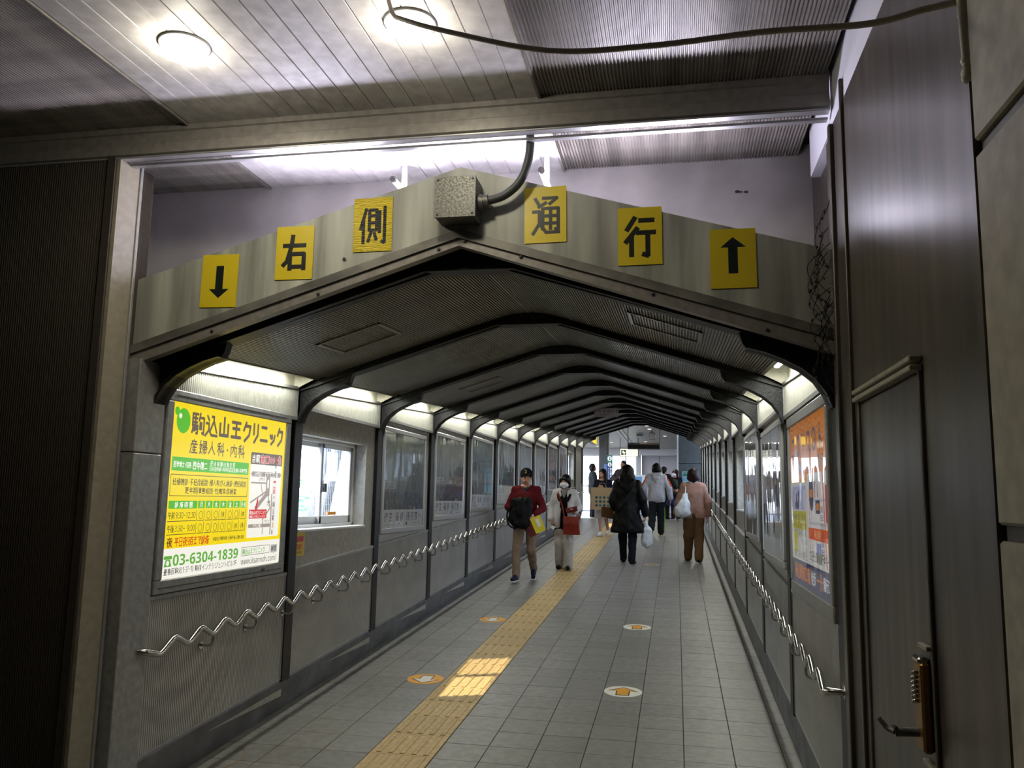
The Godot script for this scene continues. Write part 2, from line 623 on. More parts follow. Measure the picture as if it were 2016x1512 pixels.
func set_materials():
	var fine := noise_tex("fine", 0.06, 0.86, 1.0)
	var dirt := noise_tex("dirt", 0.02, 0.6, 1.0, 1.0, 1.0, 5, 3)
	var streak := noise_tex("streak", 0.03, 0.62, 1.0, 1.6, 0.12, 5, 11)
	var grain := noise_tex("grain", 0.4, 0.0, 1.0, 1.0, 1.0, 3, 5)
	worn(mat("panel_grey", Color(0.74, 0.74, 0.73), 0.42, 0.0), noise_tex("soft", 0.015, 0.86, 1.0, 1.0, 1.0, 4, 21), Vector3.ONE * 0.7)
	worn(mat("wall_cream", Color(0.68, 0.67, 0.63), 0.55), fine, Vector3.ONE * 0.9)
	worn(mat("valance_grey", Color(0.72, 0.72, 0.68), 0.4), fine, Vector3.ONE * 0.8)
	worn(mat("recess_cream", Color(0.90, 0.89, 0.80), 0.5), fine, Vector3.ONE)
	worn(mat("ceiling_sheet", Color(0.53, 0.52, 0.48), 0.34, 0.35), noise_tex("soft", 0.015, 0.86, 1.0), Vector3.ONE * 0.6)
	worn(mat("trim_grey", Color(0.62, 0.62, 0.61), 0.4, 0.3), fine, Vector3.ONE)
	bumpy(mat("steel_black", Color(0.075, 0.078, 0.085), 0.42, 0.0, 0.4), noise_tex("lumps", 0.05, 0.0, 1.0, 1.0, 1.0, 2, 9), 0.06)
	mats["steel_black"].uv1_triplanar = true
	mats["steel_black"].uv1_world_triplanar = true
	mats["steel_black"].uv1_scale = Vector3.ONE * 3.0
	worn(mat("curb_grey", Color(0.50, 0.50, 0.51), 0.5), dirt, Vector3.ONE * 0.5)
	for i in 4:
		worn(mat("floor_tile_%d" % i, Color(0.535, 0.53, 0.51).darkened([0.0, 0.03, 0.06, 0.015][i]), 0.42, 0.0, 0.5), noise_tex("tile", 0.05, 0.84, 1.0, 1.0, 1.0, 5, 31), Vector3.ONE * 0.8)
		bumpy(mats["floor_tile_%d" % i], grain, 0.03)
	worn(mat("grout", Color(0.20, 0.195, 0.185), 0.9), fine, Vector3.ONE)
	for i in 3:
		worn(mat("tactile_%d" % i, Color(0.78, 0.665, 0.43).darkened([0.0, 0.04, 0.08][i]), 0.5), noise_tex("tile", 0.05, 0.84, 1.0), Vector3.ONE * 1.3)
	worn(mat("gable_paint", Color(0.74, 0.75, 0.70), 0.5), streak, Vector3(0.5, 0.5, 0.5))
	worn(mat("gable_trim", Color(0.52, 0.51, 0.48), 0.5, 0.2), dirt, Vector3.ONE * 0.6)
	worn(mat("hall_dark", Color(0.25, 0.225, 0.20), 0.55), fine, Vector3.ONE)
	worn(mat("hall_jamb", Color(0.60, 0.57, 0.50), 0.5), fine, Vector3.ONE)
	worn(mat("hall_ceiling", Color(0.80, 0.785, 0.78), 0.55), fine, Vector3.ONE * 0.6)
	worn(mat("hall_corrugated", Color(0.66, 0.63, 0.60), 0.45, 0.1), streak, Vector3.ONE * 0.5)
	worn(mat("hall_white", Color(0.83, 0.81, 0.81), 0.6), noise_tex("soft", 0.015, 0.86, 1.0), Vector3.ONE * 0.5)
	worn(mat("beam_grey", Color(0.56, 0.54, 0.52), 0.4, 0.2), fine, Vector3.ONE)
	worn(mat("brown_wall", Color(0.36, 0.325, 0.29), 0.36, 0.1), streak, Vector3(0.7, 0.7, 0.7))
	worn(mat("plaster_wall", Color(0.66, 0.64, 0.58), 0.6), noise_tex("tile", 0.05, 0.84, 1.0), Vector3.ONE * 0.7)
	mat("chrome", Color(0.74, 0.73, 0.71), 0.2, 1.0)
	mat("galvanised", Color(0.5, 0.5, 0.48), 0.5, 0.5)
	worn(mats["galvanised"], noise_tex("spangle", 0.08, 0.62, 1.0, 1.0, 1.0, 2, 17), Vector3.ONE * 3.0)
	mat("alu", Color(0.70, 0.70, 0.70), 0.35, 0.6)
	mat("alu_white", Color(0.82, 0.83, 0.83), 0.4, 0.1)
	mat("black_plastic", Color(0.06, 0.06, 0.06), 0.4)
	mat("dark_grey", Color(0.23, 0.24, 0.25), 0.5)
	mat("brass", Color(0.55, 0.42, 0.22), 0.4, 0.8)
	mat("white_paint", Color(0.88, 0.88, 0.88), 0.5)
	mat("lav_white", Color(0.86, 0.86, 0.89), 0.5)
	var g := mat("pane", Color(0.92, 0.97, 0.97, 0.06), 0.02)
	g.transparency = BaseMaterial3D.TRANSPARENCY_ALPHA
	var f := mat("film", Color(0.95, 0.97, 0.97, 0.05), 0.03)
	f.transparency = BaseMaterial3D.TRANSPARENCY_ALPHA
	bumpy(f, noise_tex("ripple", 0.012, 0.0, 1.0, 1.0, 0.35, 2, 44), 0.16)
	f.uv1_triplanar = true
	f.uv1_world_triplanar = true
	f.uv1_scale = Vector3.ONE * 0.7
	glow("tube_white", Color(1.0, 1.0, 0.97), 5.0)
	glow("tube_cool", Color(0.93, 0.92, 1.0), 6.0)
	glow("downlight", Color(1.0, 0.97, 0.84), 5.0)
	glow("downlight_far", Color(1.0, 0.98, 0.9), 4.0)

# ridged sheet: n flat-topped ribs over a width, depth towards +y
func ribs(w: float, pitch: float, depth: float) -> PackedVector2Array:
	var n := int(round(w / pitch))
	var p := w / n
	var o := PackedVector2Array()
	for i in n:
		var x := i * p - w * 0.5
		o.append(Vector2(x, 0)); o.append(Vector2(x + p * 0.36, 0)); o.append(Vector2(x + p * 0.5, depth)); o.append(Vector2(x + p * 0.86, depth))
	o.append(Vector2(w * 0.5, 0))
	return o

# ------------------------------------------------------------------ the hall in front, with its beam and the dark walls either side
func build_hall():
	var hz := -3.575
	var lv := fy(-3.5)
	var b := MB.new()
	b.box(Vector3(-2.5, lv - 0.06, 0.35), Vector3(11, 0.12, 7.85))
	struct(obj("floor", b, mats["floor_tile_2"]), "dark hall floor in front of the passage")
	# ceiling: smooth boards in the middle, fine ridged sheets either side
	var c := shell("ceiling", "hall ceiling of smooth boards between ridged sheets")
	b = MB.new()
	b.box(Vector3(-1.6, 3.80, -0.25), Vector3(10.8, 0.1, 8.6))
	obj("backing", b, mats["hall_dark"], c)
	var plank := MB.new()
	plank.prism(V2([-0.0495, 0.03, -0.0495, 0.004, -0.0465, 0, 0.0465, 0, 0.0495, 0.004, 0.0495, 0.03]), 0, 8.4)
	var pm := plank.done()
	for i in 18:
		var o := put("ceiling_board", pm, mats["hall_ceiling"], c)
		o.position = Vector3(-2.37 + 0.1 * i, 3.68, -4.45)
	for s in [[-4.5, -2.425], [-0.615, 0.66]]:
		b = MB.new()
		var w: float = s[1] - s[0]
		b.sheet(ribs(w, 0.016, -0.007), 0, 8.4, Transform3D(Basis.IDENTITY, Vector3(s[0] + w * 0.5, 3.69, -4.45)))
		obj("ridged_sheet", b, mats["hall_corrugated"], c)
	b = MB.new()
	b.box(Vector3(-2.428, 3.684, -0.25), Vector3(0.012, 0.03, 8.4))
	b.box(Vector3(-0.612, 3.684, -0.25), Vector3(0.012, 0.03, 8.4))
	obj("edge_trim", b, mats["beam_grey"], c)
	# walls out of view that close the hall
	b = MB.new(); b.box(Vector3(-6.6, 2.0, 0.3), Vector3(0.2, 3.8, 7.9)); struct(obj("wall_west", b, mats["hall_dark"]), "far left wall of the hall")
	b = MB.new(); b.box(Vector3(-2.9, 2.0, 4.1), Vector3(7.6, 3.8, 0.2)); struct(obj("wall_south", b, mats["plaster_wall"]), "wall of the hall behind the viewer")
	# left wall of dark fine ridged sheet, facing the viewer
	var wl := shell("wall_left", "dark ridged metal wall left of the passage mouth")
	b = MB.new()
	b.sheet(ribs(3.6, 0.0135, 0.006), lv, 3.52, Transform3D(Basis(Vector3.RIGHT, Vector3.BACK, Vector3.DOWN), Vector3(-4.67, 0, hz - 0.006)).scaled_local(Vector3(1, 1, -1)))
	obj("ridged_sheet", b, mats["hall_dark"], wl)
	b = MB.new(); b.box(Vector3(-4.68, 1.9, hz - 0.07), Vector3(3.6, 3.4, 0.12)); obj("backing", b, mats["hall_dark"], wl)
	b = MB.new(); b.box(Vector3(-2.845, 1.86, hz), Vector3(0.05, 3.34, 0.025), 0.003); obj("edge_trim", b, mats["hall_dark"], wl)
	b = MB.new()
	b.prism(V2([-2.82, -hz, -2.80, -hz, -2.775, 3.69, -2.775, 3.715, -2.87, 3.715]), lv, 3.52, Transform3D(Basis(Vector3.RIGHT, Vector3.FORWARD, Vector3.UP), Vector3.ZERO))
	obj("jamb", b, mats["hall_jamb"], wl)
	b = MB.new(); b.box(Vector3(-2.772, 1.86, -3.708), Vector3(0.014, 3.34, 0.02), 0.003); obj("jamb_edge", b, mats["trim_grey"], wl)
	b = MB.new()
	b.sheet(ribs(0.10, 0.0095, 0.004), lv, 3.52, Transform3D(Basis(Vector3.FORWARD, Vector3.RIGHT, Vector3.UP), Vector3(-2.775, 0, -3.765)))
	b.box(Vector3(-2.80, 1.86, -3.765), Vector3(0.045, 3.34, 0.1))
	obj("ridged_strip", b, mats["brown_wall"], wl)
	b = MB.new()
	zbox(b, -2.80, -2.700, 0.19, 2.015, -3.728, -3.962, 0.004); zbox(b, -2.80, -2.700, 2.02, 2.50, -3.728, -3.962, 0.004)
	obj("flat_strip", b, mats["trim_grey"], wl)
	# beam over the mouth
	var bm := shell("trim_1", "grey metal beam across the hall ceiling above the passage mouth")
	b = MB.new()
	var X := Transform3D(Basis(Vector3.BACK, Vector3.UP, Vector3.LEFT), Vector3(0, 0, hz))
	b.prism(V2([0.006, 3.70, 0.006, 3.655, -0.004, 3.65, -0.004, 3.60, 0.0, 3.596, 0.0, 3.565, 0.012, 3.56, 0.012, 3.535, 0.0, 3.53, -0.06, 3.53, -0.06, 3.70]), -0.67, 6.6, X)
	obj("beam_body", b, mats["beam_grey"], bm)
	b = MB.new()
	b.box(Vector3(-2.965, 3.522, hz - 0.02), Vector3(7.27, 0.010, 0.05), 0.002)
	b.box(Vector3(-2.965, 3.508, hz - 0.075), Vector3(7.27, 0.012, 0.035), 0.002)
	obj("beam_flange", b, mats["alu"], bm)
	# white wall above the passage roof, behind the gable
	var wb := MB.new()
	wb.prism(V2([-6.5, 0.2, -6.5, 3.76, 3.0, 3.76, 3.0, 0.2, 0.9, 0.2, 0.9, 2.72, CX, 3.30, -2.93, 2.72, -2.93, 0.2]), -4.45, -4.57)
	struct(obj("wall_back", wb, mats["hall_white"]), "white wall above the passage roof behind the gable")
	wb = MB.new(); wb.box(Vector3(-3.6, 3.0, -4.05), Vector3(0.1, 1.5, 0.8)); struct(obj("wall_side", wb, mats["hall_white"]), "side of the space above the passage roof")
	# right wall: white band, brown metal lining with a door in it, plaster towards the viewer
	var wr := shell("wall_right", "brown metal wall with a narrow door right of the passage mouth")
	b = MB.new(); b.box(Vector3(0.83, 1.83, -2.78), Vector3(0.30, 3.26, 1.60)); obj("lining", b, mats["brown_wall"], wr)
	b = MB.new(); b.box(Vector3(0.83, 3.61, -2.6), Vector3(0.296, 0.30, 3.2)); obj("white_band", b, mats["lav_white"], wr)
	b = MB.new(); b.box(Vector3(0.672, 1.83, -3.60), Vector3(0.022, 3.26, 0.035), 0.004); b.box(Vector3(0.674, 1.9, -3.37), Vector3(0.014, 3.3, 0.02), 0.003)
	obj("end_trim", b, mats["brown_wall"], wr)
	b = MB.new()
	b.box(Vector3(0.83, 1.83, -3.70), Vector3(0.28, 3.26, 0.22)); b.box(Vector3(0.86, 3.3, -4.1), Vector3(0.26, 0.9, 0.7))
	obj("wall_end", b, mats["brown_wall"], wr)
	var d := shell("door_1", "narrow flush brown metal door set in the right wall")
	b = MB.new()
	b.box(Vector3(0.676, 1.20, -2.845), Vector3(0.012, 1.98, 0.735), 0.003)
	obj("door_leaf", b, mats["brown_wall"], d)
	b = MB.new()
	b.box(Vector3(0.672, 1.20, -3.222), Vector3(0.022, 2.0, 0.012), 0.003); b.box(Vector3(0.675, 1.20, -2.468), Vector3(0.014, 2.0, 0.012), 0.003)
	obj("door_frame", b, mats["gable_trim"], d)
	for y in [2.232, 2.205]:
		b = MB.new(); b.box(Vector3(0.662, y, -2.845), Vector3(0.035, 0.017, 0.775), 0.003); obj("drip_rail", b, mats["plaster_wall"], d)
	# plaster panels nearest the viewer, joints between them
	var wp := shell("wall_near", "light plaster wall panels at the right edge, dark joints between")
	for s in [[0.2, 1.748], [1.782, 2.618], [2.652, 3.72]]:
		b = MB.new(); b.box(Vector3(0.83, (s[0] + s[1]) * 0.5, 0.0), Vector3(0.30, s[1] - s[0], 3.94), 0.006); obj("wall_panel", b, mats["plaster_wall"], wp)
	b = MB.new(); b.box(Vector3(0.84, 1.9, 0.0), Vector3(0.29, 3.6, 3.93)); obj("joint_filler", b, mats["hall_dark"], wp)
	b = MB.new(); b.box(Vector3(0.83, 1.9, 3.0), Vector3(0.3, 3.7, 2.1)); obj("wall_rest", b, mats["plaster_wall"], wp)
	# lamps
	var dn := [["near the ceiling's middle, nearer the dark left sheet", -2.01], ["beside the ridged sheet, where the loose cable starts", -1.02]]
	for q in dn:
		var t := thing("ceiling_light", "round lit downlight in the smooth hall ceiling, " + ("left of the pair" if q[1] < -1.5 else "right one, by the cable"), "ceiling light", Vector3(q[1], 3.68, -2.89), 0.0, "downlights in the hall ceiling")
		b = MB.new(); b.lathe(V2([0.104, 0.0, 0.104, -0.006, 0.098, -0.009, 0.09, -0.006, 0.088, 0.012]), 36); obj("ring", b, mats["white_paint"], t)
		b = MB.new(); b.lathe(V2([0.0, -0.003, 0.05, -0.003, 0.089, -0.001]), 36); obj("lit_disc", b, mats["downlight"], t)
		lamp(Vector3(q[1], 3.665, -2.89), Vector2(0.15, 0.15), Vector3.DOWN, 0.6, Color(1.0, 0.96, 0.84), "downlight_glow")
		var dl := OmniLight3D.new()
		dl.name = numbered("downlight_bulb"); dl.light_energy = 0.2; dl.light_color = Color(1.0, 0.97, 0.88); dl.light_size = 0.05; dl.omni_range = 20.0; dl.omni_attenuation = 2.0; dl.shadow_enabled = true
		add_child(dl); dl.position = Vector3(q[1], 3.615, -2.89)
	for q in [[-1.495, "left"], [-0.68, "right"]]:
		var t := thing("tube_lamp", "bare fluorescent tube above the gable, %s one of the two" % q[1], "lamp", Vector3(q[0], 3.525, -4.05), 0.0, "bare tubes behind the gable")
		b = MB.new(); b.tube(V3([0, 0, -0.02, 0, 0, -0.37]), 0.0155, 14); obj("glass_tube", b, mats["tube_cool"], t)
		b = MB.new(); b.tube(V3([0, 0, 0.0, 0, 0, -0.022]), 0.0165, 14); obj("end_cap", b, mats["galvanised"], t)
		b = MB.new(); b.box(Vector3(0, 0.05, -0.2), Vector3(0.03, 0.22, 0.02)); obj("holder", b, mats["white_paint"], t)
		var l := OmniLight3D.new()
		l.name = numbered("tube_glow"); l.light_energy = 0.35; l.light_color = Color(0.92, 0.9, 1.0); l.light_size = 0.014; l.omni_range = 20.0; l.omni_attenuation = 2.0; l.shadow_enabled = true
		add_child(l); l.position = Vector3(q[0], 3.525, -4.24)
	for q in [[-1.95, 3.19, "left", 1.5], [-1.05, 3.42, "middle", 1.3], [-0.1, 3.17, "right", 1.5]]:
		var t := thing("roof_lamp", "strip lamp lying on the passage roof, hidden behind the %s of the gable" % {"left": "left slope", "middle": "peak", "right": "right slope"}[q[2]], "lamp", Vector3(q[0], q[1], -4.10), 0.0, "strip lamps on the passage roof")
		b = MB.new(); b.box(Vector3(0, -0.03, 0), Vector3(0.64, 0.04, 0.09), 0.006); obj("housing", b, mats["white_paint"], t)
		b = MB.new(); b.tube(V3([-0.3, 0.005, 0, 0.3, 0.005, 0]), 0.014, 10); obj("glass_tube", b, mats["tube_cool"], t)
		lamp(Vector3(q[0], q[1] + 0.02, -4.08), Vector2(0.6, 0.06), Vector3(0, 0.62, 0.78), q[3], Color(0.93, 0.91, 1.0), "roof_lamp_glow")

# ------------------------------------------------------------------ the gable over the passage mouth
func build_gable():
	var zf := -3.75
	var gb := shell("wall_gable", "pale painted steel gable over the passage mouth")
	var b := MB.new()
	b.prism(V2([-2.80, 2.56, -1.03, 3.10, 0.70, 2.57, 0.70, 2.94, -1.03, 3.436, -2.80, 2.915]), zf, zf - 0.14)
	obj("gable_plate", b, mats["gable_paint"], gb)
	b = MB.new()
	b.prism(V2([-2.81, 2.515, -1.03, 3.072, 0.705, 2.53, 0.705, 2.575, -1.03, 3.115, -2.81, 2.56]), zf + 0.014, zf - 0.03)
	obj("drip_moulding", b, mats["gable_trim"], gb)
	b = MB.new()
	b.prism(V2([-2.80, 2.46, -1.03, 3.035, 0.70, 2.47, 0.70, 2.53, -1.03, 3.08, -2.80, 2.52]), zf + 0.002, zf - 0.05)
	obj("lower_flange", b, mats["beam_grey"], gb)
	b = MB.new()
	for q in [[-2.32, 2.64], [-1.75, 2.815], [-1.13, 3.02], [-1.0, 3.055], [-0.72, 2.965], [-0.1, 2.765], [0.4, 2.585], [-1.0, 3.38], [-1.62, 2.99]]:
		b = MB.new(); b.ball(Vector3(q[0], q[1], zf + 0.006), Vector3(0.009, 0.009, 0.006), 8); obj("bolt", b, mats["dark_grey"], gb)
	# six yellow signs
	var spec := [["↓", -2.4, 2.794, 2.997], ["右", -1.991, 2.926, 2.996], ["側", -1.578, 3.055, 3.1], ["通", -0.706, 3.062, 3.1], ["行", -0.258, 2.936, 3.1], ["↑", 0.160, 2.812, 3.1]]
	var what := ["a black arrow pointing down", "the sign next to the down arrow", "the creased sign left of the steel box", "the sign right of the steel box", "the sign next to the up arrow", "a black arrow pointing up, nearest the right wall"]
	for i in 6:
		var w := 192
		var h := 268
		var im := Image.create_empty(w, h, false, Image.FORMAT_RGB8)
		im.fill(Color(0.83, 0.74, 0.14))
		var k := Color(0.09, 0.10, 0.09)
		var ch: String = spec[i][0]
		if ch == "↓" or ch == "↑":
			var p := V2([76, 58, 116, 58, 116, 176, 150, 176, 96, 222, 44, 176, 76, 176])
			if ch == "↑":
				for j in p.size(): p[j].y = 268 - p[j].y - 8
			ppoly(im, p, Color(0.07, 0.11, 0.10))
		else:
			for s in strokes_of(ch):
				pline(im, Vector2(lerpf(34, 160, s[0].x), lerpf(48, 226, s[0].y)), Vector2(lerpf(34, 160, s[1].x), lerpf(48, 226, s[1].y)), 22.0 if ch in "右行" else 16.0, k)
		var m := mat("sign_" + str(i), Color.WHITE, 0.38)
		m.albedo_texture = ImageTexture.create_from_image(im)
		if i == 2: bumpy(m, noise_tex("crease", 0.03, 0.0, 1.0, 0.5, 6.0, 3, 8), 0.5)
		var sw := 0.203
		var sh := 0.278
		var t := thing("wall_sign", "yellow gable sheet with " + what[i], "sign", Vector3(spec[i][1] + sw * 0.5, spec[i][2] - 0.032 + sh * 0.5, zf + 0.004), 0.0, "yellow keep-right signs on the gable")
		t.rotation.z = [-0.012, 0.0, 0.012, 0.012, 0.008, 0.008][i]
		b = MB.new()
		var hx := sw * 0.5
		var hy := sh * 0.5
		b.box(Vector3(0, 0, -0.001), Vector3(sw, sh, 0.002)); obj("sheet_back", b, mat("sign_yellow", Color(0.83, 0.74, 0.14), 0.4), t)
		b = MB.new()
		b.quv(Vector3(-hx, hy, 0.0008), Vector3(-hx, -hy, 0.0008), Vector3(hx, -hy, 0.0008), Vector3(hx, hy, 0.0008))
		obj("printed_face", b, m, t)
	# junction box and pipe
	var jb := thing("junction_box", "square galvanised steel junction box on the gable's peak", "junction box", Vector3(-1.02, 3.235, -3.685))
	b = MB.new(); b.box(Vector3(0, 0, 0), Vector3(0.2, 0.2, 0.125), 0.006); obj("box_body", b, mats["galvanised"], jb)
	b = MB.new(); b.box(Vector3(0, 0, 0.064), Vector3(0.203, 0.203, 0.006), 0.002); obj("box_lid", b, mats["galvanised"], jb)
	for q in [[-0.085, -0.085], [0.085, -0.085], [-0.085, 0.085], [0.085, 0.085]]:
		b = MB.new(); b.ball(Vector3(q[0], q[1], 0.068), Vector3(0.006, 0.006, 0.003), 8); obj("screw", b, mats["dark_grey"], jb)
	b = MB.new()
	b.tube(V3([0.1, -0.012, 0, 0.125, -0.01, 0]), 0.040, 14); b.tube(V3([0.125, -0.01, 0, 0.15, -0.006, 0]), 0.034, 14)
	obj("coupling", b, mats["galvanised"], jb)
	var pp := MB.new()
	var path := spline(V3([-0.895, 3.228, -3.685, -0.80, 3.25, -3.682, -0.725, 3.31, -3.68, -0.685, 3.40, -3.68, -0.672, 3.50, -3.68, -0.676, 3.60, -3.68, -0.678, 3.70, -3.68]), 6)
	pp.tube(path, 0.021, 12)
	tag(obj("conduit_pipe", pp, mats["dark_grey"]), "dark bent conduit pipe rising from the gable's steel box to the beam", "pipe")


# ------------------------------------------------------------------ floor: tiles one by one near the viewer, then joined
func build_floor():
	var fl := shell("floor", "ramped passage floor of grey tiles with a yellow tactile strip")
	var b := MB.new()
	var X := Transform3D(Basis(Vector3.BACK, Vector3.UP, Vector3.LEFT), Vector3.ZERO)
	b.prism(V2([-3.55, fy(-3.55) - 0.006, ZEND, fy(ZEND) - 0.006, ZEND, fy(ZEND) - 0.2, -3.55, fy(-3.55) - 0.2]), -0.75, 2.84, X)
	obj("screed", b, mats["grout"], fl)
	# columns of tiles: edges in x
	var xs := []
	for i in range(-3, 1): xs.append([-2.1565 + 0.3 * (i - 1) , -2.1565 + 0.3 * i])
	xs.append([-2.1565, -1.858])
	xs.append([-1.452, -1.169])
	for i in range(-1, 7): xs.append([-0.8689 + 0.3 * i, -0.8689 + 0.3 * (i + 1)])
	var rng := RandomNumberGenerator.new()
	rng.seed = 5
	var tilt := atan(SL)
	var cs := cos(tilt)
	var shapes := {}
	var far := []
	for i in 4: far.append(MB.new())
	var row := 0
	var z := -3.62
	while z > ZEND + 0.05:
		var z1 := z - 0.2807
		for e in xs:
			var x0: float = maxf(e[0], -2.83)
			var x1: float = minf(e[1], 0.735)
			if x1 - x0 < 0.02: continue
			var w := x1 - x0 - 0.005
			var zc := (z + z1) * 0.5
			var k := rng.randi() % 4
			var at := Vector3((x0 + x1) * 0.5, fy(zc) - 0.006 + rng.randf() * 0.0008, zc)
			if row < 22 and row >= 2:
				var key := roundi(w * 1000)
				if not shapes.has(key):
					var tb := MB.new()
					tb.box(Vector3.ZERO, Vector3(w, 0.012, 0.2762 / cs), 0.0015)
					shapes[key] = tb.done()
				var o := put("floor_tile", shapes[key], mats["floor_tile_%d" % k], fl)
				o.position = at
				o.rotation.x = tilt
			else:
				far[k].box(at, Vector3(w, 0.012, 0.2762 / cs), 0.0, Basis(Vector3.RIGHT, tilt))
		row += 1
		z = z1
	for k in 4: stuff(obj("floor_tile", far[k], mats["floor_tile_%d" % k], fl))
	# tactile strip: plates with five raised bars
	var tb := MB.new()
	tb.box(Vector3(0, -0.004, 0), Vector3(0.398, 0.008, 0.367), 0.001)
	for i in 5:
		tb.prism(V2([-0.019, 0, -0.011, 0.0052, 0.011, 0.0052, 0.019, 0]), -0.166, 0.166, Transform3D(Basis.IDENTITY, Vector3(-0.15 + 0.075 * i, 0, 0)))
	var tm := tb.done()
	var zz := -3.74
	var n := 0
	while zz > ZEND:
		var o := put("tactile_plate", tm, mats["tactile_%d" % (rng.randi() % 3)], fl)
		o.position = Vector3(-1.655, fy(zz) + 0.002, zz)
		o.rotation.x = tilt
		zz -= 0.3693
		n += 1
	# round arrow stickers
	var st := [["orange", -2.017, -6.70, "nearest orange floor sticker with a white arrow, left of the strip"], ["orange", -2.017, -9.205, "second orange floor sticker with a white arrow, left of the strip"], ["white", -0.42, -6.697, "nearest white floor sticker with an orange arrow, right of the strip"], ["white", -0.425, -9.172, "second white floor sticker with an orange arrow, right of the strip"], ["white", -0.42, -14.4, "worn third white floor sticker, beside the black coat's path"], ["white", -0.40, -19.7, "worn fourth white floor sticker, by the white jacket's feet"], ["orange", -2.02, -17.1, "faded third orange floor sticker, near the left wall"]]
	for q in st:
		var im := Image.create_empty(256, 256, false, Image.FORMAT_RGB8)
		var og := Color(0.86, 0.60, 0.14)
		var wh := Color(0.86, 0.85, 0.80)
		var worn_ := absf(q[2]) > 12.0
		im.fill(og if q[0] == "orange" else wh)
		if worn_: im.fill(Color(0.66, 0.62, 0.52))
		var ar := V2([128, 36, 214, 118, 166, 118, 166, 206, 90, 206, 90, 118, 42, 118])
		var sh := ar.duplicate()
		for j in ar.size(): sh[j] = (ar[j] - Vector2(128, 120)) * Vector2(1.22, 1.16) + Vector2(128, 122)
		if q[0] == "orange":
			for j in ar.size(): ar[j].y = 256 - ar[j].y; sh[j].y = 256 - sh[j].y
		var inner := wh if q[0] == "orange" else og
		ppoly(im, sh, Color(0.2, 0.18, 0.12) if not worn_ else Color(0.5, 0.47, 0.38))
		ppoly(im, ar, inner if not worn_ else Color(0.62, 0.54, 0.36))
		var m := mat("sticker_%s_%s" % [q[0], worn_], Color.WHITE, 0.5)
		if m.albedo_texture == null: m.albedo_texture = ImageTexture.create_from_image(im)
		b = MB.new()
		var r := 0.148
		var B := Basis(Vector3.RIGHT, tilt)
		for k in 40:
			var a := TAU * k / 40.0
			var a2 := TAU * (k + 1) / 40.0
			for pt in [Vector2.ZERO, Vector2(cos(a2), sin(a2)), Vector2(cos(a), sin(a))]:
				b.st.set_uv(Vector2(0.5 + pt.x * 0.5, 0.5 + pt.y * 0.5)); b.st.add_vertex(B * Vector3(pt.x * r, 0.0012, pt.y * r))
			b.st.set_uv(Vector2.ZERO)
			b.quad(B * Vector3(cos(a) * r, 0.0012, sin(a) * r), B * Vector3(cos(a2) * r, 0.0012, sin(a2) * r), B * Vector3(cos(a2) * r, -0.001, sin(a2) * r), B * Vector3(cos(a) * r, -0.001, sin(a) * r))
		var o := obj("floor_sticker", b, m)
		o.position = Vector3(q[1], fy(q[2]) + 0.0012, q[2])
		tag(o, q[3], "sticker", "arrow stickers on the floor")

# ------------------------------------------------------------------ the passage: walls, ceiling sheets, portal frames, lamps, handrails
func wx(s: int, d: float) -> float:      # x at distance d in front of the left (-1) or right (1) wall face
	return XL + d if s < 0 else XR - d

func zbox(b: MB, x0: float, x1: float, y0: float, y1: float, z0: float, z1: float, bv := 0.0):     # level box
	b.box(Vector3((x0 + x1) * 0.5, (y0 + y1) * 0.5, (z0 + z1) * 0.5), Vector3(absf(x1 - x0), absf(y1 - y0), absf(z1 - z0)), bv)

func ramp_bar(b: MB, sec: PackedVector2Array, z0: float, z1: float):     # a section in x and height above the floor, swept along the ramp
	var X := Transform3D(Basis(Vector3.RIGHT, Vector3.UP, Vector3(0, -SL, 1)), Vector3.ZERO)
	b.prism(sec, z0, z1, X)

func rect(x0: float, y0: float, x1: float, y1: float) -> PackedVector2Array:
	return V2([x0, y0, x1, y0, x1, y1, x0, y1])

func arch(dx: float) -> float:           # height of the ceiling sheets above the floor
	var a := absf(dx)
	return 2.825 - 0.0345 * pow(a / 0.22, 2.0) if a < 0.22 else 2.86 - 0.315 * a

func has_window(s: int, k: int) -> bool:
	return (k == 1 or k == 10) if s < 0 else (k >= 3 and k <= 9)

func win_y(k: int) -> Vector2:           # sill and head of the window of bay k
	return Vector2(1.555 + 0.0896 * (k - 1), 2.274 + 0.0896 * (k - 1))

const ORD := ["first", "second", "third", "fourth", "fifth", "sixth", "seventh", "eighth", "ninth", "tenth", "eleventh", "twelfth", "thirteenth"]

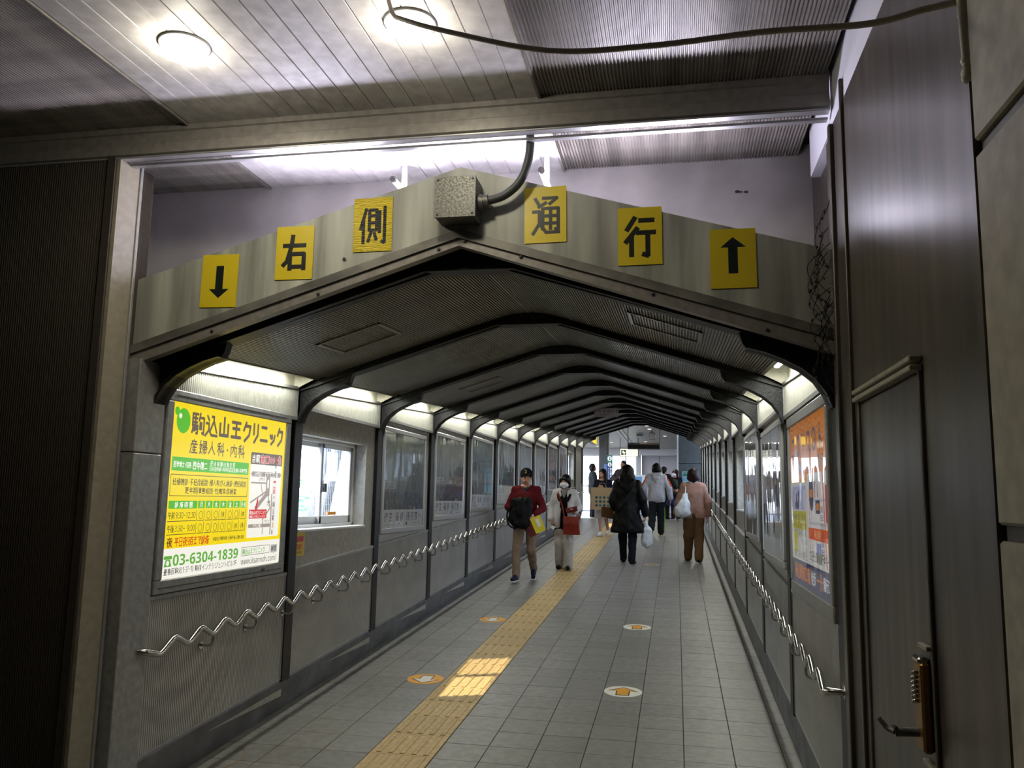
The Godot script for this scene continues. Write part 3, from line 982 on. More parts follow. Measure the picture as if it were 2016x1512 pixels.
func build_passage():
	for k in NB + 1: frame(k)
	var ce := shell("ceiling", "ridged metal ceiling of the passage, pitched to a rounded ridge")
	# one bay of ceiling sheet, each side of the ridge
	var halves := []
	for sgn in [-1, 1]:
		var prof := PackedVector2Array()
		var n := 96
		for i in n:
			var p := 1.56 / n
			for q in [[0.0, 0.0], [0.40, 0.0], [0.5, 0.010], [0.90, 0.010]]:
				var dx: float = (i + q[0]) * p
				prof.append(Vector2(sgn * dx, arch(dx) + q[1]))
		var m := MB.new()
		m.sheet(prof, -(BAY - 0.05), -0.05, Transform3D(Basis(Vector3.RIGHT, Vector3.UP, Vector3(0, -SL, 1)), Vector3.ZERO))
		ramp_bar(m, rect(sgn * 1.555, arch(1.56) - 0.006, sgn * 1.585, arch(1.56) + 0.022), -(BAY - 0.05), -0.05)
		halves.append(m.done())
	for k in NB:
		for h in 2:
			var o := put("ceiling_sheet", halves[h], mats["ceiling_sheet"], ce)
			o.position = Vector3(CX, fy(pz(k)), pz(k))
	var b := MB.new()
	ramp_bar(b, V2([CX - 1.95, 2.46, CX, 3.05, CX + 1.95, 2.46, CX + 1.95, 2.52, CX, 3.11, CX - 1.95, 2.52]), ZEND, -3.80)
	obj("roof_deck", b, mats["dark_grey"], ce)
	for q in [[0, -1, 0.95], [0, 1, 0.77], [2, -1, 0.95], [4, 1, 0.8], [5, 1, 0.8], [6, -1, 0.9]]:
		var z: float = pz(q[0]) - q[2]
		b = MB.new()
		var xa: float = CX + q[1] * 0.75
		var xb: float = CX + q[1] * 1.16
		var ya := arch(0.75) - 0.008
		var yb := arch(1.16) - 0.008
		for e in [[-0.21, -0.19, 0.0, 1.0], [0.19, 0.21, 0.0, 1.0], [-0.21, 0.21, 0.0, 0.05], [-0.21, 0.21, 0.95, 1.0]]:
			var p0 := Vector2(lerpf(xa, xb, e[2]), lerpf(ya, yb, e[2]))
			var p1 := Vector2(lerpf(xa, xb, e[3]), lerpf(ya, yb, e[3]))
			ramp_bar(b, V2([p0.x, p0.y, p1.x, p1.y, p1.x, p1.y + 0.012, p0.x, p0.y + 0.012]), z + e[0], z + e[1])
		tag(obj("ceiling_hatch", b, mats["ceiling_sheet"]), "flat framed hatch flush in the ridged ceiling, %s slope, %s bay back from the gable" % ["left" if q[1] < 0 else "right", ORD[q[0]]], "hatch", "hatches in the passage ceiling")
	for s in [-1, 1]: wall(s)
	for s in [-1, 1]: handrail(s)
	for k in NB:
		for s in [-1, 1]:
			trough_lamp(s, k)

func frame(k: int):
	var z := pz(k)
	var t := thing("portal_frame", ("black steel portal frame at the mouth of the passage, under the gable" if k == 0 else "black steel portal frame of the passage, %s one behind the gable" % ORD[k - 1]) if k < NB else "last black steel portal frame at the far end of the passage", "frame", Vector3(CX, fy(z), z), 0.0, "black steel portal frames")
	var st := frame_meshes()
	for n in st: put(n[0], n[1], mats["steel_black"], t)

var frame_cache := []
func frame_meshes() -> Array:
	if frame_cache.size(): return frame_cache
	var b: MB
	for s in [-1, 1]:
		b = MB.new()
		var x0 := (XL - CX) if s < 0 else (XR - CX)
		b.box(Vector3(x0 + s * 0.03, 1.17, 0), Vector3(0.075 + 0.02, 1.90, 0.13), 0.006)
		frame_cache.append(["post", b.done()])
	b = MB.new()
	for s in [-1.0, 1.0]:
		b.prism(V2([0, 2.80, s * 1.74, 2.80 - 0.315 * 1.74 + 0.018, s * 1.74, 2.93 - 0.315 * 1.74, 0, 2.93]), -0.012, 0.012)
		for e in [2.823, 2.86 + 0.04]:
			b.prism(V2([0, e - 0.012, s * 1.74, e - 0.012 - 0.315 * 1.74, s * 1.74, e - 0.315 * 1.74, 0, e]), -0.055, 0.055)
	frame_cache.append(["rafter", b.done()])
	b = MB.new()
	b.prism(V2([-0.30, 2.745, 0.30, 2.745, 0.30, 2.80, 0, 2.88, -0.30, 2.80]), -0.03, 0.03)
	b.prism(V2([-0.27, 2.740, 0.27, 2.740, 0.27, 2.752, -0.27, 2.752]), -0.055, 0.055)
	frame_cache.append(["gusset_plate", b.done()])
	var c := [1.735, 2.045, 1.70, 2.045, 1.675, 2.11, 1.635, 2.17, 1.575, 2.222, 1.50, 2.264, 1.42, 2.298, 1.335, 2.322]
	for s in [-1.0, 1.0]:
		b = MB.new()
		var web := []
		for i in range(0, c.size(), 2): web.append_array([s * c[i], c[i + 1]])
		web.append_array([s * 1.318, 2.35, s * 1.30, 2.42, s * 1.27, 2.455, s * 1.735, 2.31])
		b.prism(V2(web), -0.028, 0.028)
		var fl := PackedVector2Array()
		for i in range(2, c.size(), 2): fl.append(Vector2(s * c[i], c[i + 1]))
		var back := fl.duplicate()
		back.reverse()
		for q in back: fl.append(q + Vector2(s * 0.010, 0.012))
		b.prism(fl, -0.06, 0.06)
		frame_cache.append(["bracket", b.done()])
	return frame_cache

func wall(s: int):
	var side := "left" if s < 0 else "right"
	var w := shell("wall_" + side, "%s wall of the passage: ridged panels below, boards and windows above" % side)
	var fl := 0.0
	# curb
	var b := MB.new()
	if s < 0: ramp_bar(b, V2([XL - 0.06, -0.02, XL + 0.004, 0.225, XL - 0.006, 0.242, XL - 0.25, 0.242, XL - 0.25, -0.02]), ZEND, -3.88)
	else: ramp_bar(b, V2([XR + 0.004, -0.02, XR - 0.004, 0.225, XR + 0.008, 0.242, XR + 0.25, 0.242, XR + 0.25, -0.02]), ZEND, -3.88)
	obj("curb", b, mats["curb_grey"], w)
	for k in NB:
		var za := pz(k) - 0.065
		var zb := pz(k + 1) + 0.065
		var top := func(z: float) -> float: return (1.256 if s < 0 else 1.276) if k == 0 else fy(z) + 0.975
		# lower panel: upright ribs
		b = MB.new()
		var n := 88
		var pts := []
		for i in n:
			for q in [[0.0, 0.0], [0.40, 0.0], [0.5, 0.006], [0.90, 0.006]]:
				pts.append(Vector2(lerpf(za - 0.015, zb + 0.015, (i + q[0]) / n), q[1]))
		pts.append(Vector2(zb + 0.015, 0))
		for i in pts.size() - 1:
			var p: Vector2 = pts[i]
			var q: Vector2 = pts[i + 1]
			b.quad(Vector3(wx(s, p.y), fy(p.x) + 0.245, p.x), Vector3(wx(s, q.y), fy(q.x) + 0.245, q.x), Vector3(wx(s, q.y), top.call(q.x), q.x), Vector3(wx(s, p.y), top.call(p.x), p.x))
		obj("ridged_panel", b, mats["panel_grey"], w)
		b = MB.new()
		for e in [za - 0.006, zb + 0.006]:
			zbox(b, wx(s, -0.01), wx(s, 0.010), fy(e) + 0.245, top.call(e), e - 0.006, e + 0.006)
		var yt0: float = top.call(za)
		var yt1: float = top.call(zb)
		b.prism(V2([-za, yt0 - 0.006, -zb, yt1 - 0.006, -zb, yt1 + 0.014, -za, yt0 + 0.014]), wx(s, -0.03), wx(s, 0.014), Transform3D(Basis(Vector3.FORWARD, Vector3.UP, Vector3.RIGHT), Vector3.ZERO))
		b.prism(V2([-za, fy(za) + 0.24, -zb, fy(zb) + 0.24, -zb, fy(zb) + 0.252, -za, fy(za) + 0.252]), wx(s, -0.01), wx(s, 0.010), Transform3D(Basis(Vector3.FORWARD, Vector3.UP, Vector3.RIGHT), Vector3.ZERO))
		obj("panel_trim", b, mats["trim_grey"], w)
		# wall body and upper board
		b = MB.new()
		var x0 := wx(s, -0.012)
		var x1 := wx(s, -0.15)
		var y0 := fy(za) + 0.2
		var y1 := fy(zb) + 2.58
		var zz0 := pz(k)
		var zz1 := pz(k + 1)
		if has_window(s, k):
			var wy := win_y(k)
			var wa := zz0 - 0.12
			var wb := zz1 + 0.27
			if s > 0: wa = zz0 - 0.10; wb = zz1 + 0.30
			zbox(b, x0, x1, y0, wy.x, zz0, zz1); zbox(b, x0, x1, wy.y, y1, zz0, zz1)
			zbox(b, x0, x1, wy.x, wy.y, zz0, wa); zbox(b, x0, x1, wy.x, wy.y, wb, zz1)
			obj("upper_board", b, mats["wall_cream"], w)
			window(s, k, wa, wb, wy)
		else:
			zbox(b, x0, x1, y0, y1, zz0, zz1)
			obj("upper_board", b, mats["wall_cream"], w)
		# valance below the lamp trough
		b = MB.new()
		var vb := 2.13
		pts = []
		n = 80
		for i in n:
			for q in [[0.0, 0.0], [0.40, 0.0], [0.5, 0.005], [0.90, 0.005]]:
				pts.append(Vector2(lerpf(za, zb, (i + q[0]) / n), q[1]))
		pts.append(Vector2(zb, 0))
		var lev := fy((za + zb) * 0.5) + vb - 0.01
		for i in pts.size() - 1:
			var p: Vector2 = pts[i]
			var q: Vector2 = pts[i + 1]
			b.quad(Vector3(wx(s, 0.022 + p.y), lev, p.x), Vector3(wx(s, 0.022 + q.y), lev, q.x), Vector3(wx(s, 0.022 + q.y), fy(q.x) + 2.30, q.x), Vector3(wx(s, 0.022 + p.y), fy(p.x) + 2.30, p.x))
		obj("valance_sheet", b, mats["valance_grey"], w)
		b = MB.new()
		zbox(b, wx(s, -0.01), wx(s, 0.03), lev - 0.012, lev + 0.012, za, zb)
		for e in [za - 0.005, zb + 0.005]: zbox(b, wx(s, -0.01), wx(s, 0.031), lev, fy(e) + 2.30, e - 0.006, e + 0.006)
		b.prism(V2([-za, fy(za) + 2.292, -zb, fy(zb) + 2.292, -zb, fy(zb) + 2.312, -za, fy(za) + 2.312]), wx(s, -0.02), wx(s, 0.034), Transform3D(Basis(Vector3.FORWARD, Vector3.UP, Vector3.RIGHT), Vector3.ZERO))
		obj("valance_trim", b, mats["trim_grey"], w)
		# closing plates of the lamp trough beside the frames
		b = MB.new()
		for e in [za - 0.02, zb + 0.02]:
			b.prism(V2([wx(s, -0.01), 2.30, wx(s, 0.03), 2.30, wx(s, 0.165), 2.368, wx(s, 0.165), 2.56, wx(s, -0.01), 2.56]), -0.004, 0.004, Transform3D(Basis.IDENTITY, Vector3(0, fy(e), e)))
		zbox(b, wx(s, -0.011), wx(s, 0.0), fy(za) + 2.27, fy(za) + 2.62, za, zb)
		obj("trough_lining", b, mats["recess_cream"], w)

func trough_lamp(s: int, k: int):
	var zc := (pz(k) + pz(k + 1)) * 0.5 + 0.02
	var y := fy(zc) + 2.415
	var x := wx(s, 0.085)
	var t := thing("trough_lamp", "lit strip lamp in the ceiling trough of the %s wall, %s bay from the gable" % ["left" if s < 0 else "right", ORD[k]], "lamp", Vector3(x, y, zc), 0.0, "strip lamps along the passage walls")
	var B := Basis(Vector3.RIGHT, atan(SL))
	var b := MB.new()
	b.box(Vector3(0, 0.025, 0), Vector3(0.11, 0.03, 1.30), 0.006, B)
	obj("housing", b, mats["white_paint"], t)
	b = MB.new()
	var p := PackedVector3Array([B * Vector3(0, -0.004, -0.615), B * Vector3(0, -0.004, 0.615)])
	b.tube(p, 0.024, 12)
	b.ball(p[0], Vector3(0.024, 0.024, 0.03), 10); b.ball(p[1], Vector3(0.024, 0.024, 0.03), 10)
	obj("lit_diffuser", b, mats["tube_white"], t)
	lamp(Vector3(x, y - 0.034, zc), Vector2(0.05, 1.2), B * Vector3.DOWN, 0.95, Color(1.0, 1.0, 0.96), "trough_glow")

func window(s: int, k: int, wa: float, wb: float, wy: Vector2):
	var near := "left" if s < 0 else "right"
	var lab := "sliding window with %s panes in the %s wall, %s bay from the gable" % ["two wide", near, ORD[k]]
	var o := shell("window", lab)
	o.name = "window_%d" % (k + (100 if s > 0 else 0))
	var d0 := -0.115
	var b := MB.new()
	var f := 0.03
	zbox(b, wx(s, d0), wx(s, d0 - 0.075), wy.y - f, wy.y, wa, wb, 0.003); zbox(b, wx(s, d0), wx(s, d0 - 0.075), wy.x, wy.x + f, wa, wb, 0.003)
	zbox(b, wx(s, d0), wx(s, d0 - 0.075), wy.x, wy.y, wa, wa - f, 0.003); zbox(b, wx(s, d0), wx(s, d0 - 0.075), wy.x, wy.y, wb + f, wb, 0.003)
	obj("window_frame", b, mats["alu_white"], o)
	b = MB.new()
	zbox(b, wx(s, 0.004), wx(s, d0 + 0.002), wy.x - 0.012, wy.x + 0.006, wa + 0.012, wb - 0.012, 0.003)
	obj("window_sill", b, mats["alu_white"], o)
	var zm := (wa + wb) * 0.5 - 0.01
	for h in 2:
		var z0 := wa - 0.03 if h == 0 else zm + 0.03
		var z1 := zm - 0.03 if h == 0 else wb + 0.03
		var dd := d0 - 0.05 if h == 0 else d0 - 0.018
		var sash := MB.new()
		var sw := 0.036
		zbox(sash, wx(s, dd), wx(s, dd - 0.024), wy.x + 0.03, wy.x + 0.03 + 0.062, z0, z1, 0.003); zbox(sash, wx(s, dd), wx(s, dd - 0.024), wy.y - 0.03, wy.y - 0.03 - sw, z0, z1, 0.003)
		zbox(sash, wx(s, dd), wx(s, dd - 0.024), wy.x + 0.03, wy.y - 0.03, z0, z0 - sw, 0.003); zbox(sash, wx(s, dd), wx(s, dd - 0.024), wy.x + 0.03, wy.y - 0.03, z1 + sw, z1, 0.003)
		var so := obj("sash", sash, mats["alu_white"], o)
		var pn := MB.new()
		zbox(pn, wx(s, dd - 0.011), wx(s, dd - 0.013), wy.x + 0.09, wy.y - 0.06, z0 - 0.03, z1 + 0.03)
		obj("pane", pn, mats["pane"], so)
		if s < 0 and k == 1 and h == 1:
			var ym := MB.new()
			zbox(ym, wx(s, dd + 0.001), wx(s, dd - 0.001), wy.x + 0.10, wy.x + 0.125, z0 - 0.17, z0 - 0.33)
			obj("orange_label", ym, mat("orange_print", Color(0.92, 0.62, 0.1), 0.5), so)
	if s < 0 and k == 1:
		b = MB.new()
		zbox(b, wx(s, d0 + 0.022), wx(s, d0 - 0.02), wy.x + 0.29, wy.x + 0.36, zm + 0.026, zm - 0.006, 0.004)
		b.tube(spline(V3([wx(s, d0 + 0.02), wy.x + 0.30, zm + 0.02, wx(s, d0 + 0.024), wy.x + 0.30, zm + 0.06, wx(s, d0 + 0.022), wy.x + 0.33, zm + 0.075]), 5), 0.006, 8)
		obj("window_catch", b, mats["dark_grey"], o)
		# wire mesh outside the far pane
		b = MB.new()
		var i := 0.0
		while i < 0.62:
			zbox(b, wx(s, -0.235), wx(s, -0.238), wy.x, wy.y, zm - i, zm - i - 0.0026)
			i += 0.038
		i = 0.02
		while i < 0.72:
			zbox(b, wx(s, -0.239), wx(s, -0.242), wy.x + i, wy.x + i + 0.0026, zm, zm - 0.62)
			i += 0.054
		stuff(obj("wire_mesh", b, mats["alu_white"], o))

func handrail(s: int):
	var t := thing("handrail", "wavy zigzag steel handrail along the %s wall of the passage" % ("left" if s < 0 else "right"), "handrail")
	var d := 0.082
	var yc := 0.80 if s < 0 else 0.812
	var amp := 0.036
	var half := 0.126
	var pts := PackedVector3Array()
	var z := -3.895
	var zf := -4.02
	pts.append(Vector3(wx(s, 0.0), fy(z) + yc + 0.005, z)); pts.append(Vector3(wx(s, d - 0.02), fy(z) + yc + 0.005, z)); pts.append(Vector3(wx(s, d), fy(z) + yc, z - 0.02))
	var up := false
	z = zf
	var corner := []
	while z > -24.2:
		corner.append(Vector3(wx(s, d), fy(z) + yc + (amp if up else -amp), z))
		up = not up
		z -= half
	for i in corner.size():
		var c: Vector3 = corner[i]
		var a: Vector3 = corner[i - 1] if i > 0 else pts[2]
		var e: Vector3 = corner[i + 1] if i < corner.size() - 1 else c + Vector3(0, 0, -0.05)
		pts.append(c.lerp(a, 0.2)); pts.append(c.lerp((a + e) * 0.5, 0.12)); pts.append(c.lerp(e, 0.2))
	var near := PackedVector3Array()
	var b := MB.new()
	b.tube(pts, 0.0165, 8)
	obj("rail", b, mats["chrome"], t)
	b = MB.new()
	var R := Basis(Vector3.UP, Vector3.LEFT if s < 0 else Vector3.RIGHT, Vector3.FORWARD)
	b.lathe(V2([0.0, -0.012, 0.03, -0.012, 0.034, -0.006, 0.034, 0.0]), 16, Transform3D(R, Vector3(wx(s, 0.006), fy(-3.895) + yc + 0.005, -3.895)))
	obj("end_flange", b, mats["chrome"], t)
	z = zf - half * 4.0
	while z > -24.0:
		b = MB.new()
		var y := fy(z) + yc - amp
		b.tube(spline(V3([wx(s, d), y - 0.01, z, wx(s, d), y - 0.045, z, wx(s, d - 0.02), y - 0.062, z, wx(s, 0.006), y - 0.062, z]), 4), 0.008, 6)
		b.tube(V3([wx(s, 0.002), y - 0.062, z, wx(s, 0.012), y - 0.062, z]), 0.024, 10)
		obj("wall_bracket", b, mats["chrome"], t)
		z -= half * 4.0

# ------------------------------------------------------------------ posters and the lit clinic board
func face(b: MB, s: int, x: float, y0: float, y1: float, z0: float, z1: float):     # printed side of a board on a side wall, z0 nearer the viewer
	if s < 0: b.quv(Vector3(x, y1, z0), Vector3(x, y0, z0), Vector3(x, y0, z1), Vector3(x, y1, z1))
	else: b.quv(Vector3(x, y1, z1), Vector3(x, y0, z1), Vector3(x, y0, z0), Vector3(x, y1, z0))

func board(s: int, z0: float, z1: float, y0: float, y1: float, rim: float, foot: float, face_mat: Material, frame_mat: Material, label: String, called: String, cat: String, group: String, film := true) -> Node3D:
	var t := thing(called, label, cat, Vector3.ZERO, 0.0, group)
	var o := Vector3(wx(s, 0.0), y0, (z0 + z1) * 0.5)
	t.position = o
	var b := MB.new()
	var back := -0.012
	var rails := [[y1 - rim, y1, z0, z1, 0.034], [y0, y0 + foot, z0, z1, 0.032], [y0 + foot, y1 - rim, z0, z0 - rim, 0.034], [y0 + foot, y1 - rim, z1 + rim, z1, 0.034]]
	for r in rails:
		b = MB.new()
		zbox(b, wx(s, back) - o.x, wx(s, r[4]) - o.x, r[0] - o.y, r[1] - o.y, r[2] - o.z, r[3] - o.z, 0.006)
		obj("frame_rail", b, frame_mat, t)
	b = MB.new()
	zbox(b, wx(s, back) - o.x, wx(s, 0.022) - o.x, y0 + foot * 0.5 - o.y, y1 - rim * 0.5 - o.y, z0 - rim * 0.5 - o.z, z1 + rim * 0.5 - o.z)
	obj("backing", b, mats["dark_grey"], t)
	b = MB.new()
	face(b, s, wx(s, 0.0245) - o.x, y0 + foot - o.y, y1 - rim - o.y, z0 - rim - o.z, z1 + rim - o.z)
	obj("print", b, face_mat, t)
	if film:
		b = MB.new()
		face(b, s, wx(s, 0.029) - o.x, y0 + foot - 0.004 - o.y, y1 - rim + 0.004 - o.y, z0 - rim + 0.004 - o.z, z1 + rim - 0.004 - o.z)
		obj("film", b, mats["film"], t)
	return t

func blob_noise(im: Image, x0: int, y0: int, x1: int, y1: int, cols: Array, n: int, r0: float, r1: float, rng: RandomNumberGenerator, stretch := 1.0):
	for i in n:
		var c: Color = cols[rng.randi() % cols.size()]
		var r := rng.randf_range(r0, r1)
		var p := Vector2(rng.randf_range(x0, x1), rng.randf_range(y0, y1))
		var q := PackedVector2Array()
		var m := 9
		for k in m:
			var a := TAU * k / m
			var rr := r * rng.randf_range(0.6, 1.2)
			var v := p + Vector2(cos(a) * rr, sin(a) * rr * stretch)
			q.append(Vector2(clampf(v.x, x0, x1), clampf(v.y, y0, y1)))
		ppoly(im, q, c)

func soften(im: Image, k: int):
	var w := im.get_width()
	var h := im.get_height()
	im.resize(w / k, h / k, Image.INTERPOLATE_BILINEAR)
	im.resize(w, h, Image.INTERPOLATE_CUBIC)

func green_print(v: int) -> Image:
	var rng := RandomNumberGenerator.new()
	rng.seed = 40 + v
	var w := 640
	var h := 480
	var im := Image.create_empty(w, h, false, Image.FORMAT_RGB8)
	var hb := 390 if v < 3 else 350
	im.fill(Color(0.36, 0.39, 0.35))
	blob_noise(im, 0, 0, w, 130, [Color(0.32, 0.40, 0.24), Color(0.38, 0.44, 0.29), Color(0.27, 0.33, 0.22), Color(0.42, 0.43, 0.36)], 60, 30, 90, rng, 0.7)
	blob_noise(im, 0, 110, w, 290, [Color(0.30, 0.33, 0.31), Color(0.37, 0.40, 0.36), Color(0.27, 0.31, 0.28)], 50, 30, 90, rng, 1.8)
	soften(im, 16)
	blob_noise(im, 60, 10, 330, 90, [Color(0.47, 0.52, 0.36), Color(0.43, 0.48, 0.34)], 3, 30, 60, rng, 0.6)
	if v < 3:
		for k in 3: pring(im, Vector2(86, 270), Vector2(46 + 16 * k, 90 + 22 * k), 4, Color(0.45, 0.48, 0.46))
		for k in 7:
			var a := 0.25 * k - 0.3
			pline(im, Vector2(390, 120), Vector2(390 + sin(a) * 260, 120 + cos(a) * 220), 6, Color(0.40, 0.43, 0.39))
	blob_noise(im, 0, 300, w, hb, [Color(0.10, 0.12, 0.12), Color(0.14, 0.17, 0.15), Color(0.18, 0.19, 0.20)], 70, 20, 60, rng)
	blob_noise(im, 180, 290, w, hb, [Color(0.26, 0.28, 0.38), Color(0.34, 0.36, 0.44), Color(0.20, 0.28, 0.40), Color(0.22, 0.24, 0.28)], 110, 5, 18, rng, 0.8)
	blob_noise(im, 0, 330, w, hb, [Color(0.12, 0.13, 0.12), Color(0.3, 0.15, 0.16), Color(0.16, 0.22, 0.18), Color(0.5, 0.48, 0.42)], 60, 3, 10, rng)
	blob_noise(im, 470, 340, 600, hb, [Color(0.15, 0.36, 0.60), Color(0.22, 0.42, 0.62)], 5, 16, 34, rng, 0.6)
	blob_noise(im, 420, 360, 520, hb, [Color(0.70, 0.68, 0.60)], 2, 14, 26, rng, 0.5)
	im.fill_rect(Rect2i(0, hb, w, h - hb), Color(0.80, 0.80, 0.80))
	if v < 3:
		pword(im, "GREEN", 14, 248, 170, 286, Color(0.80, 0.82, 0.80))
		prow(im, "伊豆・箱根・湯河原へ", 12, hb + 14, w - 14, hb + 58, 4.0, Color(0.16, 0.16, 0.17), 0.3)
		pline(im, Vector2(16, hb + 76), Vector2(230, hb + 76), 2, Color(0.45, 0.45, 0.45))
		pcirc(im, Vector2(250, hb + 72), Vector2(7, 5), Color(0.15, 0.15, 0.15)); prect(im, 352, hb + 66, 378, hb + 80, Color(0.12, 0.12, 0.13))
		pline(im, Vector2(470, hb + 74), Vector2(600, hb + 74), 2, Color(0.45, 0.45, 0.45))
	else:
		for k in 3: pword(im, "IZU", 40 + k * 70, hb + 30, 90 + k * 70, hb + 66, Color(0.36, 0.45, 0.66), true)
		pline(im, Vector2(30, hb + 92), Vector2(560, hb + 92), 3, Color(0.5, 0.5, 0.52))
	return im

func pale_print(v: int) -> Image:
	var rng := RandomNumberGenerator.new()
	rng.seed = 90 + v
	var im := Image.create_empty(320, 240, false, Image.FORMAT_RGB8)
	var base: Array = [Color(0.30, 0.36, 0.42), Color(0.58, 0.55, 0.54), Color(0.60, 0.55, 0.54), Color(0.62, 0.58, 0.57), Color(0.5, 0.5, 0.48), Color(0.47, 0.46, 0.43)]
	im.fill(base[v])
	blob_noise(im, 0, 0, 320, 150, [base[v].lightened(0.12), base[v].darkened(0.12), base[v].lightened(0.2)], 30, 16, 50, rng, 2.2)
	soften(im, 8)
	blob_noise(im, 0, 130, 320, 205, [Color(0.16, 0.24, 0.24), Color(0.22, 0.30, 0.30), Color(0.28, 0.25, 0.24)], 24, 8, 30, rng, 1.2)
	if v >= 4:
		im.fill_rect(Rect2i(0, 40, 320, 70), Color(0.74, 0.74, 0.74)); im.fill_rect(Rect2i(0, 24, 320, 18), Color(0.34, 0.27, 0.25))
		im.fill_rect(Rect2i(40, 56, 160, 34), Color(0.72, 0.70, 0.42))
		blob_noise(im, 210, 60, 318, 200, [Color(0.20, 0.30, 0.22), Color(0.26, 0.36, 0.26), Color(0.3, 0.33, 0.3)], 26, 10, 34, rng, 1.6)
	im.fill_rect(Rect2i(0, 205, 320, 35), Color(0.74, 0.74, 0.74))
	return im

func map_print() -> Image:      # orange, white and navy advertisement; its fine lettering is lost in the film's reflections
	var rng := RandomNumberGenerator.new()
	rng.seed = 12
	var w := 800
	var h := 620
	var im := Image.create_empty(w, h, false, Image.FORMAT_RGB8)
	im.fill(Color(0.85, 0.84, 0.82))
	var og := Color(0.86, 0.50, 0.10)
	var nv := Color(0.19, 0.20, 0.36)
	im.fill_rect(Rect2i(0, 0, w, 205), og)
	# large round letters of the heading, dark blue
	for i in 6: pring(im, Vector2(90 + i * 118, 88), Vector2(34, 36), 15, nv) if i % 3 == 1 else psign(im, "コクリスイト"[i], 60 + i * 118, 48, 130 + i * 118, 130, 15, nv)
	for i in 9: psign(im, "駅南口徒歩一分通行"[i], 150 + i * 66, 148, 200 + i * 66, 190, 5, nv)
	im.fill_rect(Rect2i(0, 205, 400, 26), Color(0.93, 0.66, 0.16))
	# left column: pictures and lists
	im.fill_rect(Rect2i(30, 245, 330, 90), Color(0.70, 0.70, 0.82))
	blob_noise(im, 40, 260, 350, 335, [Color(0.30, 0.28, 0.42), Color(0.5, 0.5, 0.62), Color(0.84, 0.84, 0.9)], 18, 12, 30, rng, 1.4)
	im.fill_rect(Rect2i(30, 340, 330, 70), Color(0.76, 0.74, 0.24))
	for r in 5:
		for i in 11:
			if rng.randf() < 0.85: psign(im, "駅前通行口分中月日土休"[i], 46 + i * 28, 352 + r * 30, 66 + i * 28, 374 + r * 30, 2.5, Color(0.36, 0.34, 0.40) if r > 1 else Color(0.44, 0.42, 0.16))
	im.fill_rect(Rect2i(30, 420, 120, 80), Color(0.80, 0.78, 0.34))
	# right: route map
	im.fill_rect(Rect2i(405, 205, 395, 310), Color(0.90, 0.89, 0.88))
	for q in [[420, 300, 790, 300], [420, 380, 790, 380], [470, 215, 470, 505], [560, 215, 560, 505], [640, 215, 640, 505]]: pline(im, Vector2(q[0], q[1]), Vector2(q[2], q[3]), 9, Color(0.78, 0.78, 0.80))
	pline(im, Vector2(700, 205), Vector2(740, 515), 17, Color(0.88, 0.42, 0.34))
	pcirc(im, Vector2(480, 275), Vector2(46, 62), nv); im.fill_rect(Rect2i(446, 262, 68, 28), og)
	prect(im, 742, 250, 798, 372, Color(0.76, 0.14, 0.16), 8)
	prect(im, 404, 396, 798, 436, Color(0.90, 0.36, 0.14), 8)
	prow(im, "駒込駅", 520, 402, 640, 430, 3, Color(0.95, 0.8, 0.6))
	prect(im, 560, 300, 640, 345, nv); im.fill_rect(Rect2i(572, 310, 56, 24), og)
	prect(im, 560, 445, 640, 480, Color(0.55, 0.60, 0.82)); prect(im, 590, 484, 640, 512, Color(0.58, 0.72, 0.38), 10)
	blob_noise(im, 545, 215, 620, 290, [Color(0.62, 0.50, 0.48), Color(0.8, 0.72, 0.7)], 10, 6, 14, rng, 1.6)
	for r in 6:
		for i in 4: psign(im, "口日分土"[(i + r) % 4], 650 + i * 13, 320 + r * 28, 661 + i * 13, 340 + r * 28, 2, Color(0.3, 0.3, 0.34))
	for r in 8: psign(im, "口日分土"[r % 4], 425, 310 + r * 24, 444, 330 + r * 24, 2.5, Color(0.80, 0.30, 0.24))
	# foot: telephone line, navy band with orange and white lettering
	for i in 9: psign(im, "駅南口徒歩分通行土"[i], 60 + i * 34, 492, 86 + i * 34, 520, 3, Color(0.25, 0.25, 0.28))
	for i in 11: psign(im, "口日分土駅南通行中月一"[i], 420 + i * 33, 478, 446 + i * 33, 512, 4, Color(0.25, 0.25, 0.28))
	im.fill_rect(Rect2i(0, 528, w, 92), nv)
	for i in 6: psign(im, "駒込駅南口通"[i], 60 + i * 58, 545, 112 + i * 58, 598, 8, og)
	for i in 2: psign(im, "徒歩"[i], 430 + i * 48, 548, 474 + i * 48, 594, 6, Color(0.88, 0.88, 0.9))
	for i in 2: psign(im, "一分"[i], 540 + i * 56, 545, 590 + i * 56, 598, 8, og)
	for i in 3: psign(im, "通行口"[i], 660 + i * 44, 550, 700 + i * 44, 592, 5, Color(0.88, 0.88, 0.9))
	return im

